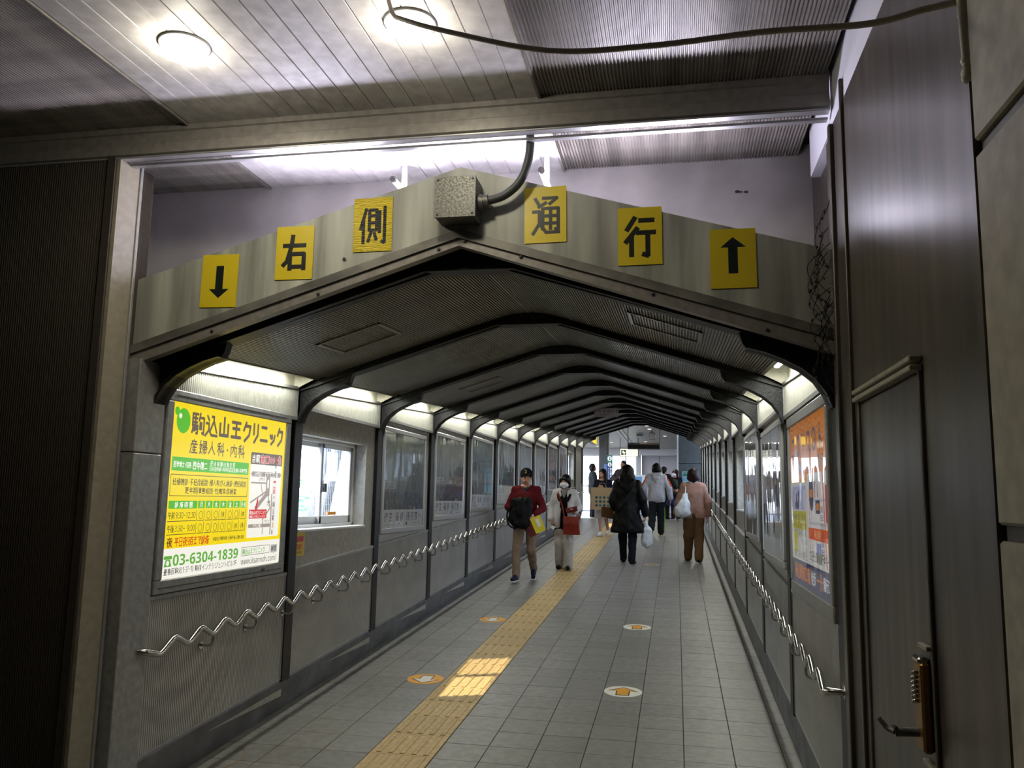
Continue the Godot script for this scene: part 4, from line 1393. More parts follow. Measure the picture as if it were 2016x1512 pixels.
func clinic_print() -> Image:
	var im := Image.create_empty(1400, 1040, false, Image.FORMAT_RGB8)
	var ye := Color(0.99, 0.88, 0.05)
	var gn := Color(0.34, 0.74, 0.16)
	var gy := Color(0.40, 0.34, 0.28)
	var dk := Color(0.33, 0.30, 0.10)
	var wh := Color(0.99, 0.98, 0.93)
	var rd := Color(0.85, 0.17, 0.20)
	im.fill(ye)
	im.fill_rect(Rect2i(0, 866, 1400, 174), wh)
	# emblem: a large and a small green round
	pcirc(im, Vector2(108, 108), Vector2(69, 76), gn); pcirc(im, Vector2(40, 54), Vector2(23, 25), gn)
	pline(im, Vector2(44, 56), Vector2(72, 84), 22, gn); pcirc(im, Vector2(75, 81), Vector2(15, 15), wh)
	# heading
	var hx := [262, 408, 557, 705, 845, 966, 1079, 1203, 1316]
	var hw := [130, 132, 118, 126, 118, 104, 104, 92, 102]
	for i in 9:
		var y0 := 84.0 if i == 7 else 48.0
		psign(im, "駒込山王クリニック"[i], hx[i] - hw[i] * 0.5, y0, hx[i] + hw[i] * 0.5, 178, 17 if i < 2 else 22, gy)
	var sx := [232, 331, 429, 532, 611, 690, 787]
	for i in 7: psign(im, "産婦人科・内科"[i], sx[i] - 40, 214, sx[i] + 40, 296, 9, gy)
	prect(im, 24, 327, 892, 409, gn, 8)
	prow(im, "医学博士・院長", 40, 354, 220, 388, 4, wh, 0.06)
	prow(im, "西中健二", 234, 346, 394, 394, 6, wh)
	prow(im, "母体保護法指定医", 416, 336, 722, 366, 3.4, wh, 0.3)
	prow(im, "日本産科婦人科学会認定産婦人科専門医", 416, 370, 880, 398, 3.0, wh, 0.06)
	for q in [[24, 432, 890, 432], [24, 558, 890, 558], [24, 432, 24, 558], [890, 432, 890, 558]]: pline(im, Vector2(q[0], q[1]), Vector2(q[2], q[3]), 4, dk)
	prow(im, "妊婦健診・不妊症相談・婦人科がん検診・避妊相談", 44, 454, 872, 494, 4, dk)
	prow(im, "更年期障害相談・性感染症検査", 170, 506, 756, 544, 4, dk)
	prect(im, 22, 587, 310, 634, gn, 5)
	prow(im, "診療時間", 74, 594, 270, 628, 4.5, wh, 0.35)
	var cx := [356, 440, 523, 604, 688, 769, 852]
	for i in 7:
		prect(im, cx[i] - 36, 587, cx[i] + 36, 633, gn, 5)
		if i < 6: psign(im, "月火水木金土"[i], cx[i] - 17, 593, cx[i] + 17, 628, 4.5, wh)
		else: prow(im, "日・祝", cx[i] - 30, 595, cx[i] + 32, 626, 4, wh, 0.05)
	for r in 2:
		var y := 675.0 + r * 78
		prow(im, ["午前", "午後"][r], 22, y - 22, 90, y + 20, 4, dk)
		pword(im, ["9:30~12:30", "3:30~  9:00"][r], 98, y - 20, 298, y + 18, dk)
		pline(im, Vector2(22, y + 33), Vector2(310, y + 33), 4, dk); pline(im, Vector2(311, y - 32), Vector2(311, y + 33), 4, dk)
		for i in 7:
			if "ooo休oo休ooooo休休"[r * 7 + i] == "o": pring(im, Vector2(cx[i], y), Vector2(20, 23), 3.4, dk)
			else: psign(im, "休", cx[i] - 20, y - 20, cx[i] + 20, y + 20, 4, dk)
			pline(im, Vector2(cx[i] - 34, y + 33), Vector2(cx[i] + 34, y + 33), 4, dk); pline(im, Vector2(cx[i] + 36, y - 32), Vector2(cx[i] + 36, y + 33), 4, dk)
	pcirc(im, Vector2(62, 832), Vector2(26, 32), Color(0.97, 0.72, 0.1))
	psign(im, "夜", 32, 804, 82, 858, 5.5, Color(0.25, 0.2, 0.1))
	prow(im, "平日夜9時まで診療", 104, 804, 464, 856, 6, Color(0.85, 0.33, 0.06), 0.06)
	prow(im, "休診日/木曜午前・土曜午後・日曜・祝日", 508, 818, 890, 842, 2.6, dk, 0.05)
	# telephone sign and number
	prect(im, 30, 930, 78, 968, Color(0.40, 0.70, 0.26), 8); ppoly(im, V2([34, 932, 74, 932, 92, 970, 18, 970]), Color(0.40, 0.70, 0.26))
	pline(im, Vector2(24, 918), Vector2(84, 918), 20, Color(0.40, 0.70, 0.26), true); pcirc(im, Vector2(54, 950), Vector2(14, 15), wh)
	pword(im, "03-6304-1839", 103, 903, 822, 970, Color(0.40, 0.70, 0.26), true)
	prow(im, "豊島区駒込1-37-10 駒信インテリジェントビル1", 20, 982, 786, 1016, 3.4, Color(0.36, 0.34, 0.32), 0.1)
	pword(im, "F", 792, 983, 814, 1015, Color(0.36, 0.34, 0.32))
	pword(im, "www.ksannoh.com/", 867, 976, 1362, 1020, Color(0.36, 0.34, 0.32))
	for q in [[867, 904, 1250, 904], [867, 960, 1250, 960], [867, 904, 867, 960], [1250, 904, 1250, 960]]: pline(im, Vector2(q[0], q[1]), Vector2(q[2], q[3]), 3, gy)
	prow(im, "駒込山王クリニック", 880, 914, 1190, 952, 4, Color(0.40, 0.70, 0.26))
	prect(im, 1267, 903, 1366, 962, Color(0.78, 0.77, 0.75), 8); prow(im, "検索", 1276, 910, 1356, 952, 4, Color(0.3, 0.3, 0.3)); ppoly(im, V2([1308, 960, 1330, 960, 1320, 974]), Color(0.78, 0.77, 0.75))
	# way to the clinic
	prect(im, 917, 247, 1368, 842, wh, 14)
	prect(im, 917, 247, 1368, 330, gy, 14); im.fill_rect(Rect2i(917, 300, 451, 30), gy)
	prow(im, "当駅", 930, 264, 1042, 318, 7, wh)
	prow(im, "南口", 1052, 262, 1180, 320, 13, wh); prow(im, "南口", 1052, 262, 1180, 320, 8, rd)
	prow(im, "徒歩", 1180, 268, 1266, 314, 6, wh); prow(im, "徒歩", 1180, 268, 1266, 314, 3.5, rd)
	pword(im, "1", 1272, 262, 1290, 318, rd, true); prow(im, "分", 1298, 260, 1360, 320, 11, wh); prow(im, "分", 1298, 260, 1360, 320, 6, rd)
	var road := Color(0.66, 0.61, 0.57)
	prect(im, 936, 381, 1360, 416, road, 16)
	prow(im, "本郷通り", 984, 386, 1090, 412, 3, wh)
	prect(im, 1128, 384, 1312, 416, wh); for q in [[1128, 384, 1312, 384], [1128, 416, 1312, 416], [1128, 384, 1128, 416], [1312, 384, 1312, 416]]: pline(im, Vector2(q[0], q[1]), Vector2(q[2], q[3]), 2, road)
	prow(im, "南口駒込駅前通", 1136, 388, 1270, 412, 2.6, gy)
	for q in [[1176, 416, 1176, 540, 56], [940, 460, 1150, 460, 12], [1176, 530, 1020, 640, 34], [1163, 517, 944, 598, 12], [1074, 464, 1116, 560, 9], [1180, 530, 1225, 640, 12], [1240, 540, 1243, 826, 14], [1225, 640, 1124, 720, 12], [1128, 716, 1134, 822, 10]]: pline(im, Vector2(q[0], q[1]), Vector2(q[2], q[3]), q[4], road)
	prect(im, 1166, 434, 1190, 498, wh, 10)
	prect(im, 931, 749, 1237, 774, road, 12); prow(im, "アザレア通り", 996, 752, 1120, 772, 2.6, wh)
	prect(im, 1250, 420, 1296, 800, Color(0.97, 0.97, 0.96)); for q in [[1250, 420, 1250, 800], [1296, 420, 1296, 800]]: pline(im, Vector2(q[0], q[1]), Vector2(q[2], q[3]), 2, road)
	prect(im, 1258, 440, 1290, 456, rd); prect(im, 1258, 484, 1288, 534, rd); pcol(im, "南口", 1262, 486, 1284, 532, 3, wh)
	pword(im, "JR", 1262, 552, 1290, 576, gy); pcol(im, "駒込駅", 1262, 590, 1292, 736, 3.6, gy)
	for q in [[1280, 332, 1280, 346], [1282, 372, 1284, 412], [1274, 800, 1276, 828]]: pline(im, Vector2(q[0], q[1]), Vector2(q[2], q[3]), 12, Color(0.12, 0.12, 0.12))
	prect(im, 1268, 742, 1286, 786, Color(0.93, 0.75, 0.45), 5); pline(im, Vector2(918, 398), Vector2(1368, 398), 2, gy)
	prow(im, "ピザカラ", 1040, 424, 1130, 446, 2.4, gy); prow(im, "パチンコ", 1144, 722, 1222, 742, 2.4, gy); prow(im, "イシテ", 1172, 586, 1222, 604, 2.4, gy); prow(im, "パス", 1172, 608, 1212, 626, 2.4, gy)
	ppoly(im, V2([1010, 648, 1040, 560, 1052, 586, 1034, 648]), rd); prect(im, 934, 648, 1180, 710, rd)
	prow(im, "駒込山王クリニック", 942, 656, 1172, 682, 3.2, wh); prow(im, "駒信インテリジェントビル1", 944, 688, 1164, 706, 2.4, wh)
	return im

func print_mat(key: String, im: Image, gloss := 0.3) -> StandardMaterial3D:
	var m := mat(key, Color.WHITE, gloss)
	m.albedo_texture = ImageTexture.create_from_image(im)
	return m

func lit_mat(key: String, im: Image, e: float) -> StandardMaterial3D:
	var m := print_mat(key, im, 0.25)
	m.albedo_color = Color(0.5, 0.5, 0.5)
	m.emission_enabled = true
	m.emission_texture = m.albedo_texture
	m.emission = Color.BLACK
	m.emission_energy_multiplier = e
	return m

func build_posters():
	var tin: Material = mats["trim_grey"]
	# lit clinic board, first bay left
	var cm := mat("clinic_print", Color(0.25, 0.25, 0.25), 0.25)
	var ct := ImageTexture.create_from_image(clinic_print())
	cm.albedo_texture = ct
	cm.emission_enabled = true
	cm.emission_texture = ct
	cm.emission = Color.BLACK
	cm.emission_energy_multiplier = 0.92
	var t := board(-1, -3.995, -5.47, 1.277, 2.385, 0.066, 0.074, cm, tin, "lit yellow clinic advertisement board with green telephone number on the left wall", "light_box_sign", "sign", "", false)
	var b := MB.new()
	zbox(b, 0.030, 0.0345, 0.028, 0.034, 0.70, -0.70)
	zbox(b, 0.031, 0.0365, 1.075, 1.079, 0.66, -0.66)
	obj("frame_groove", b, mats["dark_grey"], t)
	b = MB.new(); b.ball(Vector3(0.033, 0.045, 0.44), Vector3(0.004, 0.006, 0.006), 8); obj("lock", b, mats["chrome"], t)
	b = MB.new(); zbox(b, 0.030, 0.036, 0.035, 0.05, -0.42, -0.46); obj("latch", b, mats["dark_grey"], t)
	lamp(Vector3(wx(-1, 0.06), 1.83, -4.70), Vector2(1.25, 0.9), Vector3.RIGHT, 0.10, Color(1.0, 0.92, 0.45), "board_glow")
	# left posters
	var gp := []
	for v in 4: gp.append(print_mat("green_%d" % v, green_print(v)))
	var lab := ["green poster with an arch and white GREEN lettering, just past the near window", "second green poster with GREEN lettering, one frame past the first", "third green poster with GREEN lettering, left of the capped man", "green poster with a white foot and blue letters, half behind the capped man", "slate blue poster directly behind the capped man", "pale crumpled poster behind the masked woman, nearest of the pale ones", "pale crumpled poster on the left wall, second of the pale ones", "pale crumpled poster on the left wall, last before the far window"]
	for k in range(2, 10):
		var y: float = 1.466 + 0.0880 * (k - 2)
		var m: Material = gp[k - 2] if k < 6 else print_mat("pale_%d" % (k - 6), pale_print(k - 6))
		board(-1, pz(k) - 0.075, pz(k) - 1.41, y, y + 1.018, 0.045, 0.052, m, mats["alu"], lab[k - 2], "framed_poster", "poster", "")
	# right posters
	board(1, -4.0, -5.40, 1.290, 2.345, 0.062, 0.075, lit_mat("map_print", map_print(), 0.62), tin, "orange, white and navy advertisement under glossy film, nearest board on the right", "light_box_sign", "sign", "")
	lamp(Vector3(wx(1, 0.06), 1.83, -4.70), Vector2(1.25, 0.9), Vector3.LEFT, 0.06, Color(1.0, 0.85, 0.7), "board_glow")
	for k in [1, 2]:
		var y: float = 1.392 + 0.096 * (k - 1)
		board(1, pz(k) - 0.11, pz(k) - 1.42, y, y + 1.0, 0.045, 0.052, print_mat("right_print_%d" % k, pale_print(3 + k)), mats["alu"], ["", "grey glossy poster with dark greenery, right after the orange board", "grey glossy poster on the right wall, second after the orange board"][k], "framed_poster", "poster", "")
	# yellow notice below the near window
	var im := Image.create_empty(180, 190, false, Image.FORMAT_RGB8)
	im.fill(Color(0.80, 0.70, 0.16))
	im.fill_rect(Rect2i(10, 34, 150, 44), Color(0.72, 0.20, 0.18))
	prow(im, "右側通行", 6, 96, 150, 138, 6, Color(0.78, 0.36, 0.12))
	prow(im, "通行口分中月日", 10, 152, 140, 170, 3, Color(0.3, 0.28, 0.12))
	t = thing("wall_notice", "yellow notice with a red bar stuck under the near left window", "notice", Vector3(XL, 1.455, -5.76))
	b = MB.new()
	face(b, -1, 0.003, -0.085, 0.09, 0.09, -0.09)
	obj("printed_face", b, print_mat("notice", im, 0.5), t)
	b = MB.new(); zbox(b, -0.011, 0.002, -0.085, 0.09, 0.09, -0.09); obj("sheet_back", b, mats["white_paint"], t)

# ------------------------------------------------------------------ station concourse at the far end
func build_station():
	var fl := fy(ZEND)
	var cy := 4.2
	var b := MB.new()
	b.box(Vector3(-1.5, fl - 0.1, -33.0), Vector3(11.0, 0.2, 16.8))
	struct(obj("floor", b, worn(mat("station_floor", Color(0.60, 0.58, 0.55), 0.35), mats["floor_tile_0"].albedo_texture, Vector3.ONE * 0.5)), "station concourse floor beyond the passage")
	var cl := shell("ceiling", "pale station concourse ceiling beyond the passage")
	b = MB.new(); b.box(Vector3(-1.5, cy + 0.08, -33.0), Vector3(11.0, 0.16, 16.8)); obj("ceiling_board", b, worn(mat("station_ceiling", Color(0.66, 0.64, 0.60), 0.4), mats["floor_tile_0"].albedo_texture, Vector3.ONE * 0.3), cl)
	b = MB.new(); b.box(Vector3(-1.95, cy - 0.01, -32.5), Vector3(0.05, 0.03, 13.0)); b.box(Vector3(-1.80, cy - 0.01, -32.5), Vector3(0.05, 0.03, 13.0)); obj("ceiling_rail", b, mats["white_paint"], cl)
	b = MB.new(); b.box(Vector3(-2.4, cy - 0.14, -38.4), Vector3(8.8, 0.30, 0.3)); obj("bulkhead", b, mats["lav_white"], cl)
	var wh := mat("station_white", Color(0.84, 0.83, 0.86), 0.45)
	# front wall over and beside the passage end
	b = MB.new()
	b.prism(V2([-7.0, fl - 0.1, -7.0, cy + 0.1, 4.0, cy + 0.1, 4.0, fl - 0.1, 0.90, fl - 0.1, 0.90, fl + 2.45, CX, fl + 3.04, -2.92, fl + 2.45, -2.92, fl - 0.1]), ZEND - 0.02, ZEND - 0.16)
	struct(obj("wall_front", b, mats["wall_cream"]), "station wall around the passage end")
	# far wall: panels, with glazing left of it
	var fw := shell("wall_far", "white panelled far wall of the station")
	var z := -39.6
	for q in [[-1.61, -0.79], [-0.77, 0.055], [0.075, 0.9], [0.92, 4.0]]:
		for r in [[fl, 2.92], [2.94, cy - 0.02]]:
			b = MB.new(); b.box(Vector3((q[0] + q[1]) * 0.5, (r[0] + r[1]) * 0.5, z - 0.05), Vector3(q[1] - q[0], r[1] - r[0], 0.1), 0.006); obj("wall_panel", b, wh, fw)
	b = MB.new(); b.box(Vector3(-1.72, 2.75, z + 0.1), Vector3(0.2, 2.95, 0.3), 0.01); obj("wall_column", b, mats["white_paint"], fw)
	b = MB.new(); b.box(Vector3(1.2, 2.75, z - 0.14), Vector3(5.6, 3.0, 0.06)); obj("backing", b, mats["dark_grey"], fw)
	var gl := shell("window_200", "tall station glazing beside the far wall")
	for x in [-6.8, -5.6, -4.4, -3.2, -2.35, -1.85]:
		b = MB.new(); b.box(Vector3(x, 2.75, z), Vector3(0.06, 2.95, 0.08), 0.006); obj("mullion", b, mats["alu_white"], gl)
	for y in [fl + 0.04, 2.5, cy - 0.24]:
		b = MB.new(); b.box(Vector3(-4.4, y, z), Vector3(5.1, 0.06, 0.06), 0.006); obj("transom", b, mats["alu_white"], gl)
	for i in 5:
		var xs := [-6.8, -5.6, -4.4, -3.2, -2.35, -1.85]
		b = MB.new(); b.box(Vector3((xs[i] + xs[i + 1]) * 0.5, 2.75, z), Vector3(xs[i + 1] - xs[i] - 0.04, 2.9, 0.006)); obj("pane", b, mats["pane"], gl)
	var gs := shell("window_201", "station side glazing behind the dark pillar")
	for i in 7:
		b = MB.new(); b.box(Vector3(-4.6, 2.75, -26.0 - 2.2 * i), Vector3(0.08, 2.95, 0.08), 0.006); obj("mullion", b, mats["alu_white"], gs)
		if i < 6:
			b = MB.new(); b.box(Vector3(-4.6, 2.75, -27.1 - 2.2 * i), Vector3(0.006, 2.9, 2.14)); obj("pane", b, mats["pane"], gs)
	# right side: dark grey wall end that closes the passage, then the wall behind it
	var gw := worn(mat("slate_wall", Color(0.24, 0.265, 0.265), 0.5), mats["floor_tile_0"].albedo_texture, Vector3.ONE * 0.4)
	var wr := shell("wall_slate", "dark slate grey station wall right of the people")
	for r in [[fl, 3.0], [3.01, cy]]:
		b = MB.new(); b.box(Vector3(2.03, (r[0] + r[1]) * 0.5, -33.0), Vector3(3.9, r[1] - r[0], 13.4), 0.005); obj("wall_panel", b, gw, wr)
	b = MB.new(); b.box(Vector3(0.055, 2.75, -26.32), Vector3(0.05, 2.9, 0.06), 0.006); obj("corner_trim", b, mats["alu"], wr)
	b = MB.new(); b.box(Vector3(3.9, 2.75, -25.4), Vector3(0.2, 3.0, 2.0)); obj("wall_rest", b, gw, wr)
	# notice board on the slate wall
	var im := Image.create_empty(180, 300, false, Image.FORMAT_RGB8)
	im.fill(Color(0.42, 0.58, 0.54))
	for q in [[28, 60, 0.10, 0.34, 0.30], [66, 118, 0.30, 0.48, 0.58], [126, 160, 0.62, 0.46, 0.44], [166, 190, 0.12, 0.36, 0.30], [196, 250, 0.34, 0.60, 0.60]]: im.fill_rect(Rect2i(10, q[0], 160, q[1] - q[0] - 4), Color(q[2], q[3], q[4]))
	for r in 9: pline(im, Vector2(20, 72 + r * 20), Vector2(150 - (r % 3) * 24, 72 + r * 20), 4, Color(0.6, 0.72, 0.7))
	prow(im, "駒込駅南口通行", 20, 8, 160, 24, 2.5, Color(0.2, 0.26, 0.25))
	var t := thing("notice_board", "teal and pink framed notice board on the slate wall, above the beige jacket woman", "notice board", Vector3(0.40, 2.36, -26.29))
	b = MB.new(); b.box(Vector3(0, 0, 0), Vector3(0.50, 0.86, 0.03), 0.006); obj("frame", b, mats["dark_grey"], t)
	b = MB.new(); b.quv(Vector3(-0.225, 0.405, 0.017), Vector3(-0.225, -0.405, 0.017), Vector3(0.225, -0.405, 0.017), Vector3(0.225, 0.405, 0.017)); obj("printed_face", b, print_mat("teal_notice", im, 0.4), t)
	t = thing("red_button_panel", "small dark red panel with pale buttons left of the teal notice board", "button panel", Vector3(0.11, 2.1, -26.29))
	b = MB.new(); b.box(Vector3.ZERO, Vector3(0.07, 0.36, 0.03), 0.006); obj("plate", b, mat("panel_red", Color(0.45, 0.14, 0.13), 0.5), t)
	for i in 3:
		b = MB.new(); b.ball(Vector3(0, 0.11 - 0.11 * i, 0.016), Vector3(0.022, 0.03, 0.012), 8); obj("button", b, mats["lav_white"], t)
	# pillar and pylon sign
	b = MB.new(); b.prism(V2([-0.17, -0.14, -0.14, -0.17, 0.14, -0.17, 0.17, -0.14, 0.17, 0.14, 0.14, 0.17, -0.14, 0.17, -0.17, 0.14]), 0, cy - fl, Transform3D(Basis(Vector3.RIGHT, Vector3.FORWARD, Vector3.UP), Vector3(-2.52, fl, -29.4)))
	tag(obj("pillar", b, mat("pillar_grey", Color(0.20, 0.20, 0.20), 0.4)), "dark square pillar behind the information sign in the station", "pillar")
	t = thing("information_sign", "tall blue and green information pylon with two white i signs", "sign", Vector3(-2.17, fl, -27.6))
	im = Image.create_empty(64, 420, false, Image.FORMAT_RGB8)
	im.fill(Color(0.16, 0.22, 0.34))
	im.fill_rect(Rect2i(0, 0, 64, 72), Color(0.10, 0.50, 0.28))
	for q in [[34, 27], [98, 24]]:
		pcirc(im, Vector2(32, q[0]), Vector2(q[1], q[1]), Color(0.95, 0.96, 0.96))
		pcirc(im, Vector2(32, q[0] - 13), Vector2(4, 4), Color(0.1, 0.12, 0.14)); im.fill_rect(Rect2i(28, q[0] - 6, 9, 22), Color(0.1, 0.12, 0.14))
	for i in 10: psign(im, "駒込駅南口通行日本分"[i], 36, 134 + i * 27, 56, 156 + i * 27, 3.6, Color(0.86, 0.88, 0.92))
	for i in 12: psign(im, "駒込駅南口通行日本分土月"[i], 14, 134 + i * 20, 26, 150 + i * 20, 2, Color(0.7, 0.74, 0.82))
	b = MB.new(); b.box(Vector3(0, 1.0, -0.03), Vector3(0.18, 2.05, 0.05), 0.004); obj("post", b, mat("pylon_blue", Color(0.22, 0.28, 0.42), 0.4), t)
	b = MB.new(); b.box(Vector3(-0.13, 0.86, -0.05), Vector3(0.13, 1.75, 0.03), 0.004); obj("side_panel", b, mat("pylon_pale", Color(0.34, 0.42, 0.62), 0.4), t)
	b = MB.new(); b.quv(Vector3(-0.088, 2.02, 0.0), Vector3(-0.088, 0.72, 0.0), Vector3(0.088, 0.72, 0.0), Vector3(0.088, 2.02, 0.0)); obj("printed_face", b, print_mat("pylon_print", im, 0.4), t)
	# yellow lit hanging sign, end on
	t = thing("hanging_sign", "bright yellow lit sign hanging end-on at the left of the station", "sign", Vector3(-2.78, 3.86, -27.3))
	im = Image.create_empty(320, 60, false, Image.FORMAT_RGB8)
	im.fill(Color(0.98, 0.82, 0.06))
	prow(im, "南口", 30, 8, 110, 52, 7, Color(0.2, 0.16, 0.05)); ppoly(im, V2([150, 30, 180, 8, 180, 22, 215, 22, 215, 38, 180, 38, 180, 52]), Color(0.2, 0.16, 0.05)); im.fill_rect(Rect2i(180, 0, 40, 60), Color(1.0, 0.93, 0.55))
	var ym := print_mat("yellow_sign", im, 0.4)
	ym.emission_enabled = true; ym.emission_texture = ym.albedo_texture; ym.emission = Color.BLACK; ym.emission_energy_multiplier = 0.95
	b = MB.new(); b.box(Vector3.ZERO, Vector3(0.16, 0.30, 2.6), 0.008); obj("housing", b, mats["black_plastic"], t)
	b = MB.new(); b.quv(Vector3(0.082, 0.14, 1.28), Vector3(0.082, -0.14, 1.28), Vector3(0.082, -0.14, -1.28), Vector3(0.082, 0.14, -1.28)); obj("lit_face", b, ym, t)
	for zz in [-0.9, 0.9]:
		b = MB.new(); b.tube(V3([0, 0.15, zz, 0, 0.34, zz]), 0.012, 8); obj("hanger", b, mats["black_plastic"], t)
	lamp(Vector3(-2.66, 3.86, -27.3), Vector2(2.4, 0.25), Vector3.RIGHT, 0.05, Color(1.0, 0.85, 0.2), "sign_glow")
	# dark display board
	t = thing("display_board", "long dark display board hung from the station ceiling on two rods", "display", Vector3(-1.035, 3.60, -27.2))
	b = MB.new(); b.box(Vector3.ZERO, Vector3(1.04, 0.215, 0.12), 0.008); obj("housing", b, mats["black_plastic"], t)
	b = MB.new(); b.box(Vector3(0, -0.02, 0.061), Vector3(1.0, 0.13, 0.004)); obj("screen", b, mat("screen_dark", Color(0.03, 0.025, 0.025), 0.2), t)
	b = MB.new()
	for i in 5: b.box(Vector3(-0.10 + 0.045 * i, 0.083, 0.062), Vector3(0.028, 0.022, 0.003))
	stuff(obj("lettering", b, mat("tan_print", Color(0.6, 0.5, 0.36), 0.5), t))
	for x in [-0.51, 0.51]:
		b = MB.new(); b.tube(V3([x, 0.1, 0, x, 0.60, 0]), 0.014, 8); b.lathe(V2([0.0, 0.59, 0.035, 0.59, 0.035, 0.60, 0.0, 0.60]), 12, Transform3D(Basis.IDENTITY, Vector3(x, 0, 0))); obj("hanger_rod", b, mats["black_plastic"], t)
	# pale sign with a running figure
	t = thing("exit_sign", "pale lit sign with a dark pictogram hung behind the dark display board", "sign", Vector3(-1.755, 3.635, -31.6))
	im = Image.create_empty(180, 84, false, Image.FORMAT_RGB8)
	im.fill(Color(0.93, 0.93, 0.84))
	im.fill_rect(Rect2i(10, 12, 50, 58), Color(0.22, 0.24, 0.18)); pcirc(im, Vector2(30, 28), Vector2(8, 8), Color(0.95, 0.95, 0.9)); ppoly(im, V2([18, 40, 44, 34, 58, 44, 44, 46, 46, 66, 34, 66, 34, 50]), Color(0.95, 0.95, 0.9)); pword(im, "A", 152, 18, 166, 38, Color(0.5, 0.5, 0.44))
	var em := print_mat("exit_print", im, 0.4)
	em.emission_enabled = true; em.emission_texture = em.albedo_texture; em.emission = Color.BLACK; em.emission_energy_multiplier = 0.9
	b = MB.new(); b.box(Vector3.ZERO, Vector3(0.70, 0.33, 0.06), 0.006); obj("housing", b, mats["dark_grey"], t)
	b = MB.new(); b.quv(Vector3(-0.33, 0.145, 0.032), Vector3(-0.33, -0.145, 0.032), Vector3(0.33, -0.145, 0.032), Vector3(0.33, 0.145, 0.032)); obj("lit_face", b, em, t)
	for x in [-0.34, 0.34]:
		b = MB.new(); b.tube(V3([x, 0.15, 0, x, 0.56, 0]), 0.012, 8); obj("hanger_rod", b, mats["black_plastic"], t)
	t = thing("speaker_box", "black box loudspeaker under the station ceiling beside the round lamps", "speaker", Vector3(-0.80, 4.015, -28.4))
	b = MB.new(); b.box(Vector3.ZERO, Vector3(0.2, 0.24, 0.2), 0.01); obj("cabinet", b, mats["black_plastic"], t)
	b = MB.new(); b.box(Vector3(0, 0, 0.1), Vector3(0.17, 0.2, 0.006), 0.002); obj("grille", b, mats["dark_grey"], t)
	b = MB.new(); b.tube(V3([0, 0.12, 0, 0, 0.182, 0]), 0.02, 8); obj("bracket", b, mats["black_plastic"], t)
	b = MB.new(); b.box(Vector3(-1.25, 4.14, -29.5), Vector3(0.24, 0.06, 0.3), 0.01); tag(obj("ceiling_vent", b, mats["dark_grey"]), "small dark vent in the station ceiling beside the display board", "vent")
	# downlights
	var li := 0
	for q in [[-0.90, -26.4], [-0.72, -26.4], [-0.86, -27.6], [-0.84, -29.2], [-0.40, -30.6], [-3.6, -28.0], [-3.6, -31.0], [-1.2, -33.5], [-2.6, -34.0], [-1.2, -36.5], [-3.4, -36.5]]:
		var words := ["left of the front pair", "right of the front pair", "third from the front", "fourth from the front, near the loudspeaker", "by the slate wall", "over the yellow sign", "left of the pylon sign", "mid concourse right", "mid concourse left", "deep in the concourse right", "deep in the concourse left"]
		t = thing("ceiling_light", "round lit station ceiling lamp, " + words[li], "ceiling light", Vector3(q[0], cy, q[1]), 0.0, "round lamps in the station ceiling")
		b = MB.new(); b.lathe(V2([0.088, 0.0, 0.088, -0.012, 0.07, -0.014]), 20); obj("ring", b, mats["white_paint"], t)
		b = MB.new(); b.lathe(V2([0.0, -0.010, 0.07, -0.010]), 20); obj("lit_disc", b, mats["downlight_far"], t)
		lamp(Vector3(q[0], cy - 0.02, q[1]), Vector2(0.13, 0.13), Vector3.DOWN, 0.9, Color(1.0, 0.97, 0.92), "station_glow")
		li += 1
	# ticket gate behind the crowd
	t = thing("ticket_gate", "dark rounded ticket gate cabinet with a blue top, behind the black coat", "ticket gate", Vector3(-1.30, fl, -31.0))
	b = MB.new(); b.box(Vector3(0, 0.52, 0), Vector3(0.34, 1.04, 1.5), 0.06); obj("cabinet", b, mat("gate_white", Color(0.75, 0.76, 0.8), 0.35), t)
	b = MB.new(); b.box(Vector3(0, 1.08, 0), Vector3(0.36, 0.12, 1.5), 0.05); obj("top", b, mats["dark_grey"], t)
	b = MB.new(); b.box(Vector3(0, 0.9, 0.76), Vector3(0.26, 0.12, 0.01)); obj("front_panel", b, mat("gate_blue", Color(0.16, 0.24, 0.5), 0.4), t)
	t = thing("wall_poster", "white and blue poster on a stand behind the black coat", "poster", Vector3(-1.55, 2.45, -34.0))
	im = Image.create_empty(100, 140, false, Image.FORMAT_RGB8)
	im.fill(Color(0.93, 0.95, 0.97)); im.fill_rect(Rect2i(18, 10, 64, 34), Color(0.45, 0.66, 0.86)); im.fill_rect(Rect2i(18, 60, 40, 20), Color(0.55, 0.74, 0.9)); im.fill_rect(Rect2i(18, 96, 64, 16), Color(0.6, 0.78, 0.9))
	b = MB.new(); b.box(Vector3.ZERO, Vector3(0.6, 0.85, 0.02), 0.004); obj("board", b, mats["white_paint"], t)
	b = MB.new(); b.quv(Vector3(-0.29, 0.41, 0.012), Vector3(-0.29, -0.41, 0.012), Vector3(0.29, -0.41, 0.012), Vector3(0.29, 0.41, 0.012)); obj("printed_face", b, print_mat("blue_poster", im, 0.5), t)
	b = MB.new(); b.tube(V3([0, -0.42, 0, 0, fl - 2.45, 0]), 0.02, 8); b.box(Vector3(0, fl - 2.44, 0), Vector3(0.4, 0.02, 0.3)); obj("stand", b, mats["dark_grey"], t)
	t = thing("wall_poster", "small white poster on the far panelled wall, left of the white jacket", "poster", Vector3(-0.55, 2.62, -39.53))
	b = MB.new(); b.box(Vector3.ZERO, Vector3(0.85, 0.6, 0.02), 0.004); obj("board", b, mats["white_paint"], t)
	b = MB.new(); b.box(Vector3(0.1, 0.0, 0.011), Vector3(0.3, 0.1, 0.003)); obj("print_mark", b, mats["dark_grey"], t)
